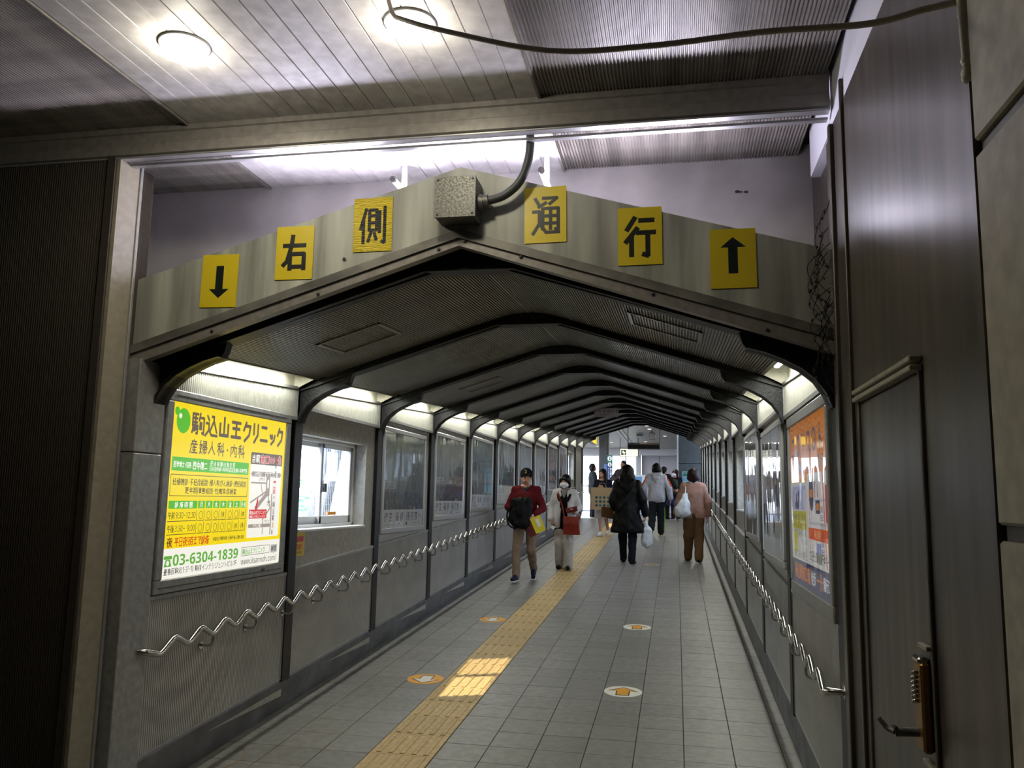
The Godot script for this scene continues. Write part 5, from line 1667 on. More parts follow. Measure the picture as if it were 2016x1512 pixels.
	# hanging keep-right sign inside the passage
	t = thing("hanging_sign", "small white keep-right sign hung from a black frame far down the passage", "sign", Vector3(CX - 0.30, fy(-15.9) + 2.66, -15.82))
	im = Image.create_empty(240, 92, false, Image.FORMAT_RGB8)
	im.fill(Color(0.70, 0.66, 0.66))
	prow(im, "右側通行", 36, 14, 204, 44, 4, Color(0.42, 0.42, 0.52), 0.35)
	ppoly(im, V2([12, 12, 20, 12, 20, 34, 26, 34, 16, 46, 6, 34, 12, 34]), Color(0.36, 0.36, 0.56)); ppoly(im, V2([220, 46, 228, 46, 228, 24, 234, 24, 224, 12, 214, 24, 220, 24]), Color(0.36, 0.36, 0.56))
	for i in 9: pline(im, Vector2(40 + i * 18, 68), Vector2(52 + i * 18, 68), 9, Color(0.58, 0.54, 0.56))
	b = MB.new(); b.box(Vector3(0, 0, 0), Vector3(0.46, 0.17, 0.02), 0.003); obj("board", b, mats["dark_grey"], t)
	b = MB.new(); b.quv(Vector3(-0.228, 0.083, 0.0112), Vector3(-0.228, -0.083, 0.0112), Vector3(0.228, -0.083, 0.0112), Vector3(0.228, 0.083, 0.0112)); obj("printed_face", b, print_mat("keep_right", im, 0.5), t)
	for x in [-0.2, 0.2]:
		b = MB.new(); b.tube(V3([x, 0.08, 0, x, 0.14, 0]), 0.005, 6); obj("hanger", b, mats["dark_grey"], t)

# ------------------------------------------------------------------ what the near window looks out on
func build_outside():
	var b := MB.new()
	b.box(Vector3(-9.5, -0.6, -7.0), Vector3(13.0, 0.2, 26.0))
	struct(obj("ground_outside", b, mat("pale_concrete", Color(0.74, 0.74, 0.73), 0.8)), "pale ground outside the left windows")
	var t := thing("steel_brace", "grey steel bracing outside the near left window", "brace", Vector3(-3.75, 0.0, -7.5))
	for q in [[V3([0, -0.5, -0.1, 0, 2.9, -1.5]), "strut"], [V3([0, -0.5, 0.25, 0, 2.9, -1.2]), "strut"], [V3([0.05, -0.5, 0.4, 0.05, 2.0, 0.95]), "strut"]]:
		b = MB.new(); b.tube(q[0], 0.055, 4); obj(q[1], b, mat("brace_grey", Color(0.36, 0.38, 0.41), 0.5), t)
	b = MB.new(); zbox(b, -0.1, 0.1, -0.5, 3.2, -1.75, -1.95); obj("column", b, mats["brace_grey"], t)
	b = MB.new(); zbox(b, -0.06, 0.06, 0.7, 0.85, 1.6, -2.4); obj("cross_bar", b, mats["brace_grey"], t)
	# shrubs beyond
	var rng := RandomNumberGenerator.new()
	rng.seed = 77
	var lm := mat("leaf_pale", Color(0.52, 0.66, 0.52), 0.6)
	lm.backlight_enabled = true
	lm.backlight = Color(0.3, 0.4, 0.3)
	for i in 4:
		var c := Vector3(-8.6, 1.6, -11.0 - 2.2 * i)
		t = thing("shrub", "pale green shrub outside the near left window, %s along the row" % ORD[i], "shrub", Vector3(c.x, -0.5, c.z), 0.0, "shrubs outside the near window")
		b = MB.new()
		for j in 420:
			var v := Vector3(rng.randfn(), rng.randfn(), rng.randfn()).normalized() * rng.randf_range(0.5, 1.05)
			v = Vector3(v.x * 0.8, v.y * 1.3 + 1.6, v.z * 0.95)
			var B := Basis.from_euler(Vector3(rng.randf() * TAU, rng.randf() * TAU, 0))
			var a := B * Vector3(0.10, 0, 0)
			var e := B * Vector3(0, 0.035, 0)
			b.quad(v - a, v + e, v + a, v - e)
		stuff(obj("foliage", b, lm, t))
		b = MB.new()
		for j in 4: b.tube(V3([0, 0, 0, rng.randf_range(-0.4, 0.4), 1.2, rng.randf_range(-0.4, 0.4)]), 0.03, 5, 0.012)
		obj("stem", b, mats["brown_wall"], t)

# ------------------------------------------------------------------ people: fields of tapered capsules, meshed as surface nets
func cap(a: Vector3, b: Vector3, ra: float, rb := -1.0, fz := 1.0, cut := false) -> Array:
	return [a, b, ra, rb if rb >= 0.0 else ra, fz, cut]

func net(prims: Array, cell: float, k: float, wr := 0.0, sc := 1.0, cap_y := -100.0) -> Array:
	var lo := Vector3.ONE * 1e3
	var hi := -lo
	var P := []
	for p in prims:
		var q := [p[0] * sc, p[1] * sc, p[2] * sc, p[3] * sc, p[4], p[5]]
		P.append(q)
		if q[5]: continue
		var r: float = maxf(q[2], q[3])
		lo = lo.min(q[0].min(q[1]) - Vector3.ONE * r); hi = hi.max(q[0].max(q[1]) + Vector3.ONE * r)
	var mg := k + cell * 2.5
	lo -= Vector3.ONE * mg; hi += Vector3.ONE * mg
	var nx := int((hi.x - lo.x) / cell) + 2
	var ny := int((hi.y - lo.y) / cell) + 2
	var nz := int((hi.z - lo.z) / cell) + 2
	var f := PackedFloat32Array()
	f.resize(nx * ny * nz)
	f.fill(0.3)
	for q in P:
		var a: Vector3 = q[0]
		var ab: Vector3 = q[1] - q[0]
		var ra: float = q[2]
		var rb: float = q[3]
		var fz: float = q[4]
		var cut: bool = q[5]
		var l2 := maxf(ab.length_squared(), 1e-9)
		var m: float = maxf(ra, rb) + mg
		var p0: Vector3 = q[0].min(q[1]) - Vector3.ONE * m
		var p1: Vector3 = q[0].max(q[1]) + Vector3.ONE * m
		var i0 := maxi(0, int((p0.x - lo.x) / cell)); var i1 := mini(nx - 1, int((p1.x - lo.x) / cell) + 1)
		var j0 := maxi(0, int((p0.y - lo.y) / cell)); var j1 := mini(ny - 1, int((p1.y - lo.y) / cell) + 1)
		var k0 := maxi(0, int((p0.z - lo.z) / cell)); var k1 := mini(nz - 1, int((p1.z - lo.z) / cell) + 1)
		var iz := 1.0 / fz
		for kk in range(k0, k1 + 1):
			var z := lo.z + kk * cell
			for j in range(j0, j1 + 1):
				var y := lo.y + j * cell
				var at := (kk * ny + j) * nx
				for i in range(i0, i1 + 1):
					var v := Vector3(lo.x + i * cell, y, z) - a
					var h := clampf(v.dot(ab) / l2, 0.0, 1.0)
					v -= ab * h
					v.z *= iz
					var d := v.length() - lerpf(ra, rb, h)
					var g := f[at + i]
					if cut: f[at + i] = maxf(g, -d)
					else:
						var e := maxf(k - absf(d - g), 0.0)
						f[at + i] = minf(d, g) - e * e / k * 0.25
	if wr > 0.0:
		var nz_ := FastNoiseLite.new()
		nz_.seed = 3
		nz_.frequency = 9.0
		nz_.fractal_octaves = 2
		for kk in nz:
			for j in ny:
				var at := (kk * ny + j) * nx
				for i in nx:
					if absf(f[at + i]) < 0.03: f[at + i] += wr * nz_.get_noise_3d(lo.x + i * cell, (lo.y + j * cell) * 0.6, lo.z + kk * cell)
	if cap_y > -50.0:
		for kk in nz:
			for j in ny:
				var dy := cap_y - (lo.y + j * cell)
				if dy > -cell * 2.0:
					var at := (kk * ny + j) * nx
					for i in nx: f[at + i] = maxf(f[at + i], dy)
	var id := PackedInt32Array()
	id.resize(nx * ny * nz)
	id.fill(-1)
	var V := PackedVector3Array()
	var off := [0, 1, nx, nx + 1, nx * ny, nx * ny + 1, nx * ny + nx, nx * ny + nx + 1]
	var cx := [0.0, 1.0, 0.0, 1.0, 0.0, 1.0, 0.0, 1.0]
	var cy := [0.0, 0.0, 1.0, 1.0, 0.0, 0.0, 1.0, 1.0]
	var cz := [0.0, 0.0, 0.0, 0.0, 1.0, 1.0, 1.0, 1.0]
	var ed := [[0, 1], [2, 3], [4, 5], [6, 7], [0, 2], [1, 3], [4, 6], [5, 7], [0, 4], [1, 5], [2, 6], [3, 7]]
	for kk in nz - 1:
		for j in ny - 1:
			for i in nx - 1:
				var at := (kk * ny + j) * nx + i
				var n := 0
				for o in off: n += 1 if f[at + o] < 0.0 else 0
				if n == 0 or n == 8: continue
				var s := Vector3.ZERO
				var c := 0
				for e in ed:
					var fa := f[at + off[e[0]]]
					var fb := f[at + off[e[1]]]
					if (fa < 0.0) != (fb < 0.0):
						var t := fa / (fa - fb)
						s += Vector3(lerpf(cx[e[0]], cx[e[1]], t), lerpf(cy[e[0]], cy[e[1]], t), lerpf(cz[e[0]], cz[e[1]], t))
						c += 1
				id[at] = V.size()
				V.append(lo + (Vector3(i, j, kk) + s / c) * cell)
	var I := PackedInt32Array()
	var st := [[1, nx, nx * ny], [nx, nx * ny, 1], [nx * ny, 1, nx]]
	for kk in range(1, nz - 1):
		for j in range(1, ny - 1):
			for i in range(1, nx - 1):
				var at := (kk * ny + j) * nx + i
				var fa := f[at] < 0.0
				for ax in 3:
					if fa == (f[at + st[ax][0]] < 0.0): continue
					var u: int = st[ax][1]
					var w: int = st[ax][2]
					var a := id[at]; var b := id[at - u]; var c := id[at - u - w]; var d := id[at - w]
					if a < 0 or b < 0 or c < 0 or d < 0: continue
					if fa: I.append_array([a, c, b, a, d, c])
					else: I.append_array([a, b, c, a, c, d])
	return [V, I]

func weld(parts: Array) -> ArrayMesh:        # several nets as one mesh with smooth normals
	var V := PackedVector3Array()
	var I := PackedInt32Array()
	for p in parts:
		var o := V.size()
		V.append_array(p[0])
		for i in p[1]: I.append(i + o)
	var N := PackedVector3Array()
	N.resize(V.size())
	for i in range(0, I.size(), 3):
		var n := (V[I[i + 2]] - V[I[i]]).cross(V[I[i + 1]] - V[I[i]])
		N[I[i]] += n; N[I[i + 1]] += n; N[I[i + 2]] += n
	for i in N.size(): N[i] = N[i].normalized()
	var a := []
	a.resize(Mesh.ARRAY_MAX)
	a[Mesh.ARRAY_VERTEX] = V
	a[Mesh.ARRAY_NORMAL] = N
	a[Mesh.ARRAY_INDEX] = I
	var m := ArrayMesh.new()
	m.add_surface_from_arrays(Mesh.PRIMITIVE_TRIANGLES, a)
	return m

func hand(w: Vector3, d: Vector3, n: Vector3, thumb: Vector3, curl: float) -> Array:     # wrist, direction, way the palm faces, thumb's side
	d = d.normalized()
	n = (n - d * n.dot(d)).normalized()
	thumb = (thumb - d * thumb.dot(d) - n * thumb.dot(n)).normalized()
	var o := []
	for i in 4:
		var s := 0.028 - 0.0185 * i
		o.append(cap(w + d * 0.008 + thumb * s * 0.6, w + d * 0.085 + thumb * s, 0.015, 0.0125))
	var ln := [0.066, 0.075, 0.071, 0.055]
	for i in 4:
		var s := 0.030 - 0.0200 * i
		var p := w + d * (0.088 - 0.004 * absf(i - 1.0)) + thumb * s
		var dir := (d + n * curl * 0.7).normalized()
		var q: Vector3 = p + dir * ln[i] * 0.5
		dir = (d * (1.0 - curl * 0.7) + n * curl * 1.4).normalized()
		o.append(cap(p, q, 0.0095, 0.009)); o.append(cap(q, q + dir * ln[i] * 0.5, 0.009, 0.0078))
	var t0 := w + d * 0.022 + thumb * 0.024
	var t1 := t0 + (thumb * 0.7 + d * 0.7 + n * 0.35).normalized() * 0.04
	o.append(cap(t0, t1, 0.0135, 0.011)); o.append(cap(t1, t1 + (d + n * (0.3 + curl * 0.5)).normalized() * 0.034, 0.011, 0.0085))
	return o

# The figure in its own frame: faces +z, its right side at -x, height 1.65 before scaling.
class Pose:
	var hip := [Vector3(-0.085, 0.86, 0), Vector3(0.085, 0.86, 0)]
	var knee := [Vector3(-0.09, 0.46, 0.02), Vector3(0.09, 0.46, 0.02)]
	var ankle := [Vector3(-0.085, 0.075, -0.01), Vector3(0.085, 0.075, -0.01)]
	var toe := [Vector3(-0.10, 0.03, 0.15), Vector3(0.10, 0.03, 0.15)]
	var sho := [Vector3(-0.165, 1.335, -0.01), Vector3(0.165, 1.335, -0.01)]
	var elb := [Vector3(-0.225, 1.07, -0.03), Vector3(0.225, 1.07, -0.03)]
	var wri := [Vector3(-0.235, 0.84, 0.03), Vector3(0.235, 0.84, 0.03)]
	var hd := [Vector3(0, -1, 0.15), Vector3(0, -1, 0.15)]
	var palm := [Vector3(1, 0, 0), Vector3(-1, 0, 0)]
	var thumb := [Vector3(0, 0, 1), Vector3(0, 0, 1)]
	var curl := [0.45, 0.45]
	var head := Basis.IDENTITY
	var neck := Vector3(0, 1.385, -0.005)

func hp(P: Pose, v: Vector3) -> Vector3:      # a point of the head: v is measured from the top of the neck
	return P.neck + Vector3(0, 0.05, 0.01) + P.head * v

func skin_mesh(P: Pose, sc: float, face_on: bool) -> ArrayMesh:
	var b := []
	for i in 2:
		b.append(cap(P.hip[i], P.knee[i], 0.075, 0.052)); b.append(cap(P.knee[i], P.ankle[i], 0.05, 0.034)); b.append(cap(P.ankle[i] + Vector3(0, -0.03, 0), P.toe[i], 0.034, 0.026))
		b.append(cap(P.sho[i], P.elb[i], 0.048, 0.038)); b.append(cap(P.elb[i], P.wri[i], 0.037, 0.026))
		b.append(cap(Vector3(P.sho[i].x * 0.3, P.sho[i].y + 0.03, P.sho[i].z), P.sho[i], 0.06, 0.05))
	b.append(cap(Vector3(-0.06, 0.89, 0), Vector3(0.06, 0.89, 0), 0.10)); b.append(cap(Vector3(0, 0.95, 0), Vector3(0, 1.12, 0), 0.105, 0.11, 0.85)); b.append(cap(Vector3(-0.07, 1.22, 0), Vector3(0.07, 1.22, 0), 0.11, 0.11, 0.85))
	b.append(cap(Vector3(0, 1.30, -0.01), P.neck, 0.07, 0.052))
	var parts := [net(b, 0.02, 0.03, 0.0, sc)]
	var h := [cap(P.neck + Vector3(0, -0.07, -0.005), hp(P, Vector3(0, 0.02, 0)), 0.053, 0.05)]
	h.append(cap(hp(P, Vector3(0, 0.125, -0.012)), hp(P, Vector3(0, 0.105, 0.005)), 0.080, 0.076))
	h.append(cap(hp(P, Vector3(0, 0.07, 0.03)), hp(P, Vector3(0, 0.025, 0.055)), 0.056, 0.032))
	for s in [-1, 1]:
		h.append(cap(hp(P, Vector3(s * 0.042, 0.055, 0.03)), hp(P, Vector3(s * 0.02, 0.03, 0.05)), 0.03, 0.026))
		h.append(cap(hp(P, Vector3(s * 0.079, 0.10, -0.008)), hp(P, Vector3(s * 0.077, 0.065, -0.004)), 0.013, 0.010))
	if face_on:
		h.append(cap(hp(P, Vector3(0, 0.10, 0.078)), hp(P, Vector3(0, 0.063, 0.097)), 0.009, 0.014))
		h.append(cap(hp(P, Vector3(-0.018, 0.036, 0.082)), hp(P, Vector3(0.018, 0.036, 0.082)), 0.010))
		h.append(cap(hp(P, Vector3(-0.03, 0.115, 0.066)), hp(P, Vector3(0.03, 0.115, 0.066)), 0.015))
		for s in [-1, 1]: h.append(cap(hp(P, Vector3(s * 0.031, 0.096, 0.088)), hp(P, Vector3(s * 0.034, 0.096, 0.088)), 0.013, 0.013, 1.0, true))
	parts.append(net(h, 0.007, 0.014, 0.0, sc))
	for i in 2: parts.append(net(hand(P.wri[i], P.hd[i], P.palm[i], P.thumb[i], P.curl[i]), 0.0045, 0.005, 0.0, sc))
	return weld(parts)

func torso(add: float, hem: float, flare := 0.0, top := 1.345) -> Array:
	var o := []
	add *= 0.7
	o.append(cap(Vector3(-0.07, 1.23, 0), Vector3(0.07, 1.23, 0), 0.112 + add, 0.112 + add, 0.86))
	o.append(cap(Vector3(-0.10, top - 0.015, -0.01), Vector3(0.10, top - 0.015, -0.01), 0.062 + add, 0.062 + add))
	o.append(cap(Vector3(-0.035, 1.18, 0), Vector3(-0.045, minf(0.93, 1.05), 0), 0.115 + add, 0.105 + add + flare * 0.5, 0.88)); o.append(cap(Vector3(0.035, 1.18, 0), Vector3(0.045, 0.93, 0), 0.115 + add, 0.105 + add + flare * 0.5, 0.88))
	if hem < 0.93:
		for s in [-1, 1]: o.append(cap(Vector3(s * 0.045, 0.95, 0), Vector3(s * (0.065 + flare), hem, 0), 0.108 + add, 0.095 + add + flare, 0.92))
	return o

func sleeve(P: Pose, i: int, r0: float, r1: float, upto := 1.0) -> Array:
	var e: Vector3 = P.elb[i].lerp(P.wri[i], upto)
	r0 *= 0.86
	return [cap(P.sho[i] + Vector3(0, -0.005, 0), P.elb[i], r0, lerpf(r0, r1, 0.45)), cap(P.elb[i], e, lerpf(r0, r1, 0.45), r1), cap(P.sho[i] * Vector3(0.55, 1, 1), P.sho[i], r0, r0)]

func trousers(P: Pose, r0: float, r1: float, r2: float) -> Array:
	var o := [cap(Vector3(-0.05, 0.92, 0), Vector3(0.05, 0.92, 0), 0.118, 0.118, 0.95), cap(Vector3(-0.055, 0.86, -0.012), Vector3(0.055, 0.86, -0.012), 0.108)]
	for i in 2:
		o.append(cap(P.hip[i], P.knee[i], r0, r1)); o.append(cap(P.knee[i], P.ankle[i] + Vector3(0, -0.005, 0), r1, r2))
	return o

func garment(called: String, prims: Array, m: Material, t: Node3D, sc: float, wr := 0.006, k := 0.025, cell := 0.014, cap_y := -100.0) -> MeshInstance3D:
	return put(called, weld([net(prims, cell, k, wr, sc, cap_y)]), m, t)

func cloth(key: String, c: Color, rough := 0.85) -> StandardMaterial3D:
	return mat(key, c, rough, 0.0, 0.3)

func shoes(P: Pose, m: Material, sole: Material, t: Node3D, sc: float):
	for i in 2:
		var a: Vector3 = P.ankle[i]
		var e: Vector3 = P.toe[i]
		var heel := a + (a - e).normalized() * Vector3(0.03, 0, 0.03) + Vector3(0, -0.035, 0)
		garment("shoe", [cap(heel, e, 0.039, 0.034), cap(a + Vector3(0, 0.005, 0), a.lerp(e, 0.45) + Vector3(0, -0.015, 0), 0.042, 0.038)], m, t, sc, 0.0, 0.015, 0.009)
		if sole:
			var b := MB.new()
			var dir := (e - heel)
			var L := dir.length() + 0.062
			b.box(Vector3.ZERO, Vector3(0.076, 0.022, L) * sc, 0.008 * sc, Basis.looking_at(-dir.normalized(), Vector3.UP))
			var o := obj("shoe_sole", b, sole, t.get_child(t.get_child_count() - 1))
			o.position = ((heel + e) * 0.5 + Vector3(0, -0.030, 0)) * sc

func face_parts(P: Pose, t: Node3D, sc: float, masked: bool):
	var dk := mat("eye_dark", Color(0.05, 0.04, 0.04), 0.3)
	for s in [-1, 1]:
		var b := MB.new(); b.ball(hp(P, Vector3(s * 0.031, 0.094, 0.0745)) * sc, Vector3(0.0125, 0.006, 0.006) * sc, 8, P.head); obj("eye", b, dk, t)
		b = MB.new()
		b.tube(PackedVector3Array([hp(P, Vector3(s * 0.016, 0.114, 0.082)) * sc, hp(P, Vector3(s * 0.034, 0.119, 0.080)) * sc, hp(P, Vector3(s * 0.05, 0.113, 0.068)) * sc]), 0.0035 * sc, 5); obj("eyebrow", b, mat("hair_black", Color(0.045, 0.04, 0.04), 0.5), t)
	if masked:
		var mk := [cap(hp(P, Vector3(-0.035, 0.055, 0.074)), hp(P, Vector3(0.035, 0.055, 0.074)), 0.036, 0.036), cap(hp(P, Vector3(0, 0.072, 0.076)), hp(P, Vector3(0, 0.02, 0.066)), 0.030, 0.034), cap(hp(P, Vector3(-0.05, 0.04, 0.05)), hp(P, Vector3(0.05, 0.04, 0.05)), 0.032)]
		garment("face_mask", mk, mat("mask_white", Color(0.86, 0.87, 0.88), 0.8), t, sc, 0.002, 0.012, 0.007)
		for s in [-1, 1]:
			var b := MB.new(); b.tube(PackedVector3Array([hp(P, Vector3(s * 0.06, 0.075, 0.06)) * sc, hp(P, Vector3(s * 0.085, 0.10, -0.005)) * sc]), 0.002, 4); obj("mask_loop", b, mats["mask_white"], t)
	else:
		var b := MB.new(); b.ball(hp(P, Vector3(0, 0.036, 0.0905)) * sc, Vector3(0.02, 0.0045, 0.005) * sc, 8, P.head); obj("lips", b, mat("lips", Color(0.52, 0.25, 0.22), 0.5), t)

func hair(P: Pose, t: Node3D, sc: float, m: Material, kind: String):
	var h := []
	var q := func(x, y, z): return hp(P, Vector3(x, y, z))
	match kind:
		"short":
			h = [cap(q.call(0, 0.135, -0.02), q.call(0, 0.11, -0.03), 0.088, 0.086), cap(q.call(0, 0.06, -0.055), q.call(0, 0.03, -0.045), 0.055, 0.045), cap(q.call(0, 0.10, 0.085), q.call(0, 0.02, 0.10), 0.075, 0.08, 1.0, true)]
		"full":
			h = [cap(q.call(0, 0.135, -0.02), q.call(0, 0.11, -0.035), 0.100, 0.102), cap(q.call(-0.04, 0.06, -0.045), q.call(0.04, 0.06, -0.045), 0.072), cap(q.call(0, 0.03, -0.05), q.call(0, 0.0, -0.045), 0.06, 0.045), cap(q.call(0, 0.09, 0.10), q.call(0, 0.0, 0.11), 0.075, 0.09, 1.0, true)]
		"bob":
			h = [cap(q.call(0, 0.135, -0.015), q.call(0, 0.12, -0.02), 0.099, 0.10), cap(q.call(-0.075, 0.12, 0.0), q.call(-0.078, 0.02, -0.0), 0.034, 0.03), cap(q.call(0.075, 0.12, 0.0), q.call(0.078, 0.02, -0.0), 0.034, 0.03), cap(q.call(0, 0.08, -0.05), q.call(0, 0.01, -0.05), 0.075, 0.07), cap(q.call(-0.04, 0.145, 0.055), q.call(0.045, 0.145, 0.055), 0.035), cap(q.call(0, 0.075, 0.095), q.call(0, -0.02, 0.11), 0.058, 0.065, 1.0, true)]
		"long":
			h = [cap(q.call(0, 0.135, -0.015), q.call(0, 0.12, -0.02), 0.095, 0.096), cap(q.call(-0.075, 0.13, 0.0), q.call(-0.095, -0.16, 0.03), 0.034, 0.03), cap(q.call(0.075, 0.13, 0.0), q.call(0.10, -0.18, 0.02), 0.034, 0.032), cap(q.call(0, 0.08, -0.05), q.call(0, -0.17, -0.05), 0.075, 0.06), cap(q.call(0, 0.09, 0.10), q.call(0, -0.05, 0.10), 0.066, 0.06, 1.0, true)]
		"big":
			h = [cap(q.call(0, 0.125, -0.02), q.call(0, 0.08, -0.03), 0.118, 0.125), cap(q.call(-0.03, 0.02, -0.045), q.call(0.03, 0.02, -0.045), 0.105), cap(q.call(0, -0.03, -0.05), q.call(0, -0.06, -0.045), 0.085, 0.07), cap(q.call(0, 0.06, 0.115), q.call(0, -0.04, 0.12), 0.075, 0.08, 1.0, true)]
	garment("hair", h, m, t, sc, 0.010, 0.02, 0.008)

func person(label: String, x: float, z: float, yaw: float, H: float, P: Pose, face_on := false) -> Array:
	var t := thing("person", label, "person", Vector3(x, fy(z), z), yaw, "")
	var sc := H / 1.65
	put("body", skin_mesh(P, sc, face_on), mat("skin", Color(0.72, 0.53, 0.43), 0.6, 0.0, 0.4), t)
	return [t, sc]

func bag_mesh(pts: Array, cell: float, k: float, wr: float) -> ArrayMesh:
	return weld([net(pts, cell, k, wr)])

func build_people():
	var black := cloth("hair_black", Color(0.045, 0.04, 0.04), 0.5)
	var brown := cloth("hair_brown", Color(0.13, 0.065, 0.05), 0.5)
	var sole := mat("sole_white", Color(0.8, 0.8, 0.8), 0.6)
	var P: Pose
	var r: Array
	var t: Node3D
	var sc: float
	var b: MB

	# man in a cap, walking towards the viewer
	P = Pose.new()
	P.hip = [Vector3(-0.085, 0.85, 0.01), Vector3(0.085, 0.85, 0.0)]
	P.knee = [Vector3(-0.10, 0.46, 0.17), Vector3(0.10, 0.45, 0.06)]
	P.ankle = [Vector3(-0.09, 0.085, 0.24), Vector3(0.095, 0.165, -0.24)]
	P.toe = [Vector3(-0.115, 0.045, 0.40), Vector3(0.11, 0.045, -0.12)]
	P.elb = [Vector3(-0.265, 1.08, 0.02), Vector3(0.265, 1.07, 0.03)]
	P.wri = [Vector3(-0.09, 1.0, 0.20), Vector3(0.155, 0.965, 0.235)]
	P.hd = [Vector3(1, -0.1, 0.3), Vector3(-0.15, -0.5, 0.8)]
	P.palm = [Vector3(0, 0, -1), Vector3(-1, -0.4, 0)]
	P.thumb = [Vector3(0, 1, 0), Vector3(0, 1, 0.3)]
	P.curl = [0.6, 0.85]
	P.head = Basis(Vector3.UP, 0.10)
	r = person("man in a dark cap, red sweater and beige trousers, carrying a black bag", -2.19, -12.13, 0.02, 1.62, P, true)
	t = r[0]; sc = r[1]
	face_parts(P, t, sc, false)
	hair(P, t, sc, black, "short")
	garment("sweater", torso(0.024, 0.84) + sleeve(P, 0, 0.073, 0.046, 0.95) + sleeve(P, 1, 0.073, 0.046, 0.9), cloth("red_knit", Color(0.33, 0.05, 0.075)), t, sc, 0.010)
	garment("collar", [cap(Vector3(-0.055, 1.385, 0.0), Vector3(-0.03, 1.36, 0.075), 0.026, 0.022), cap(Vector3(0.055, 1.385, 0.0), Vector3(0.03, 1.36, 0.075), 0.026, 0.022), cap(Vector3(0.0, 1.38, -0.05), Vector3(0, 1.37, -0.06), 0.05), cap(Vector3(-0.02, 1.35, 0.075), Vector3(0, 1.30, 0.085), 0.018)], cloth("grey_shirt", Color(0.22, 0.22, 0.25)), t, sc, 0.0, 0.015, 0.009)
	garment("trousers", trousers(P, 0.092, 0.068, 0.057), cloth("beige_cotton", Color(0.50, 0.425, 0.355)), t, sc, 0.012)
	shoes(P, cloth("navy_shoe", Color(0.07, 0.085, 0.17), 0.6), sole, t, sc)
	garment("cap", [cap(hp(P, Vector3(0, 0.150, -0.012)), hp(P, Vector3(0, 0.135, -0.005)), 0.093, 0.093), cap(hp(P, Vector3(0, 0.02, -0.02)), hp(P, Vector3(0, 0.05, 0.0)), 0.082, 0.082, 1.0, true)], cloth("cap_navy", Color(0.045, 0.05, 0.065)), t, sc, 0.0, 0.015, 0.008)
	garment("cap_peak", [cap(hp(P, Vector3(-0.045, 0.132, 0.075)), hp(P, Vector3(-0.03, 0.125, 0.135)), 0.018, 0.012), cap(hp(P, Vector3(0.045, 0.132, 0.075)), hp(P, Vector3(0.03, 0.125, 0.135)), 0.018, 0.012), cap(hp(P, Vector3(-0.03, 0.127, 0.13)), hp(P, Vector3(0.03, 0.127, 0.13)), 0.012), cap(hp(P, Vector3(0, 0.132, 0.08)), hp(P, Vector3(0, 0.127, 0.135)), 0.016, 0.012)], mats["cap_navy"], t, sc, 0.0, 0.02, 0.007)
	b = MB.new()
	var em := PackedVector3Array()
	for q in [[-0.014, 0.190], [0.006, 0.194], [0.010, 0.182], [-0.002, 0.178], [0.012, 0.170], [0.006, 0.160], [-0.016, 0.164]]: em.append(hp(P, Vector3(q[0], q[1], 0.082)) * sc)
	b.tube(em, 0.0045, 5); obj("cap_emblem", b, mat("emblem_yellow", Color(0.75, 0.66, 0.22), 0.6), t)
	var pr := P
	var o1 := Vector3(-2.19, fy(-12.13), -12.13)
	var bag := thing("shoulder_bag", "black soft bag hugged in front by the capped man in red", "bag", o1 + Vector3(-0.02, 0.78, 0.31))
	put("body", bag_mesh([cap(Vector3(-0.10, 0.10, 0), Vector3(-0.09, 0.36, -0.01), 0.075, 0.065, 0.9), cap(Vector3(0.07, 0.08, 0.0), Vector3(0.10, 0.37, -0.01), 0.08, 0.06, 0.9), cap(Vector3(-0.04, 0.05, 0.01), Vector3(0.06, 0.05, 0.01), 0.075), cap(Vector3(0, 0.2, 0.01), Vector3(0.0, 0.34, 0.0), 0.085)], 0.013, 0.05, 0.02), cloth("bag_black", Color(0.03, 0.03, 0.035), 0.7), bag)
	b = MB.new(); b.tube(spline(V3([-0.12, 0.30, 0.05, -0.19, 0.2, 0.03, -0.17, 0.04, 0.04, -0.06, -0.03, 0.05]), 5), 0.012, 6); obj("strap", b, mats["bag_black"], bag)
	bag = thing("folder", "yellow and dark red plastic folder held low by the capped man", "folder", o1 + Vector3(0.185, 0.83, 0.335))
	b = MB.new(); b.box(Vector3(0.055, -0.005, 0.012), Vector3(0.15, 0.23, 0.008), 0.002, Basis(Vector3.BACK, 0.42)); obj("yellow_sleeve", b, mat("folder_yellow", Color(0.86, 0.80, 0.16), 0.4), bag)
	b = MB.new(); b.box(Vector3(-0.03, -0.075, 0.006), Vector3(0.14, 0.20, 0.008), 0.002, Basis(Vector3.BACK, 0.42)); obj("red_sleeve", b, mat("folder_red", Color(0.36, 0.06, 0.06), 0.4), bag)
	b = MB.new(); b.box(Vector3(0.06, 0.02, 0.017), Vector3(0.05, 0.12, 0.003), 0.001, Basis(Vector3.BACK, 0.42)); obj("white_print", b, mats["white_paint"], bag)

	# woman in a face mask
	P = Pose.new()
	P.knee = [Vector3(-0.085, 0.46, 0.05), Vector3(0.085, 0.46, 0.10)]
	P.ankle = [Vector3(-0.08, 0.075, -0.06), Vector3(0.085, 0.075, 0.12)]
	P.toe = [Vector3(-0.105, 0.035, 0.09), Vector3(0.105, 0.035, 0.28)]
	P.elb = [Vector3(-0.245, 1.07, -0.04), Vector3(0.255, 1.08, 0.0)]
	P.wri = [Vector3(-0.235, 0.86, 0.11), Vector3(0.195, 0.99, 0.205)]
	P.hd = [Vector3(0.35, -0.75, 0.5), Vector3(-0.25, 0.25, 0.9)]
	P.palm = [Vector3(1, 0, 0), Vector3(0, 0.9, -0.3)]
	P.thumb = [Vector3(0, 0.4, 1), Vector3(1, 0, 0.2)]
	P.curl = [0.75, 0.5]
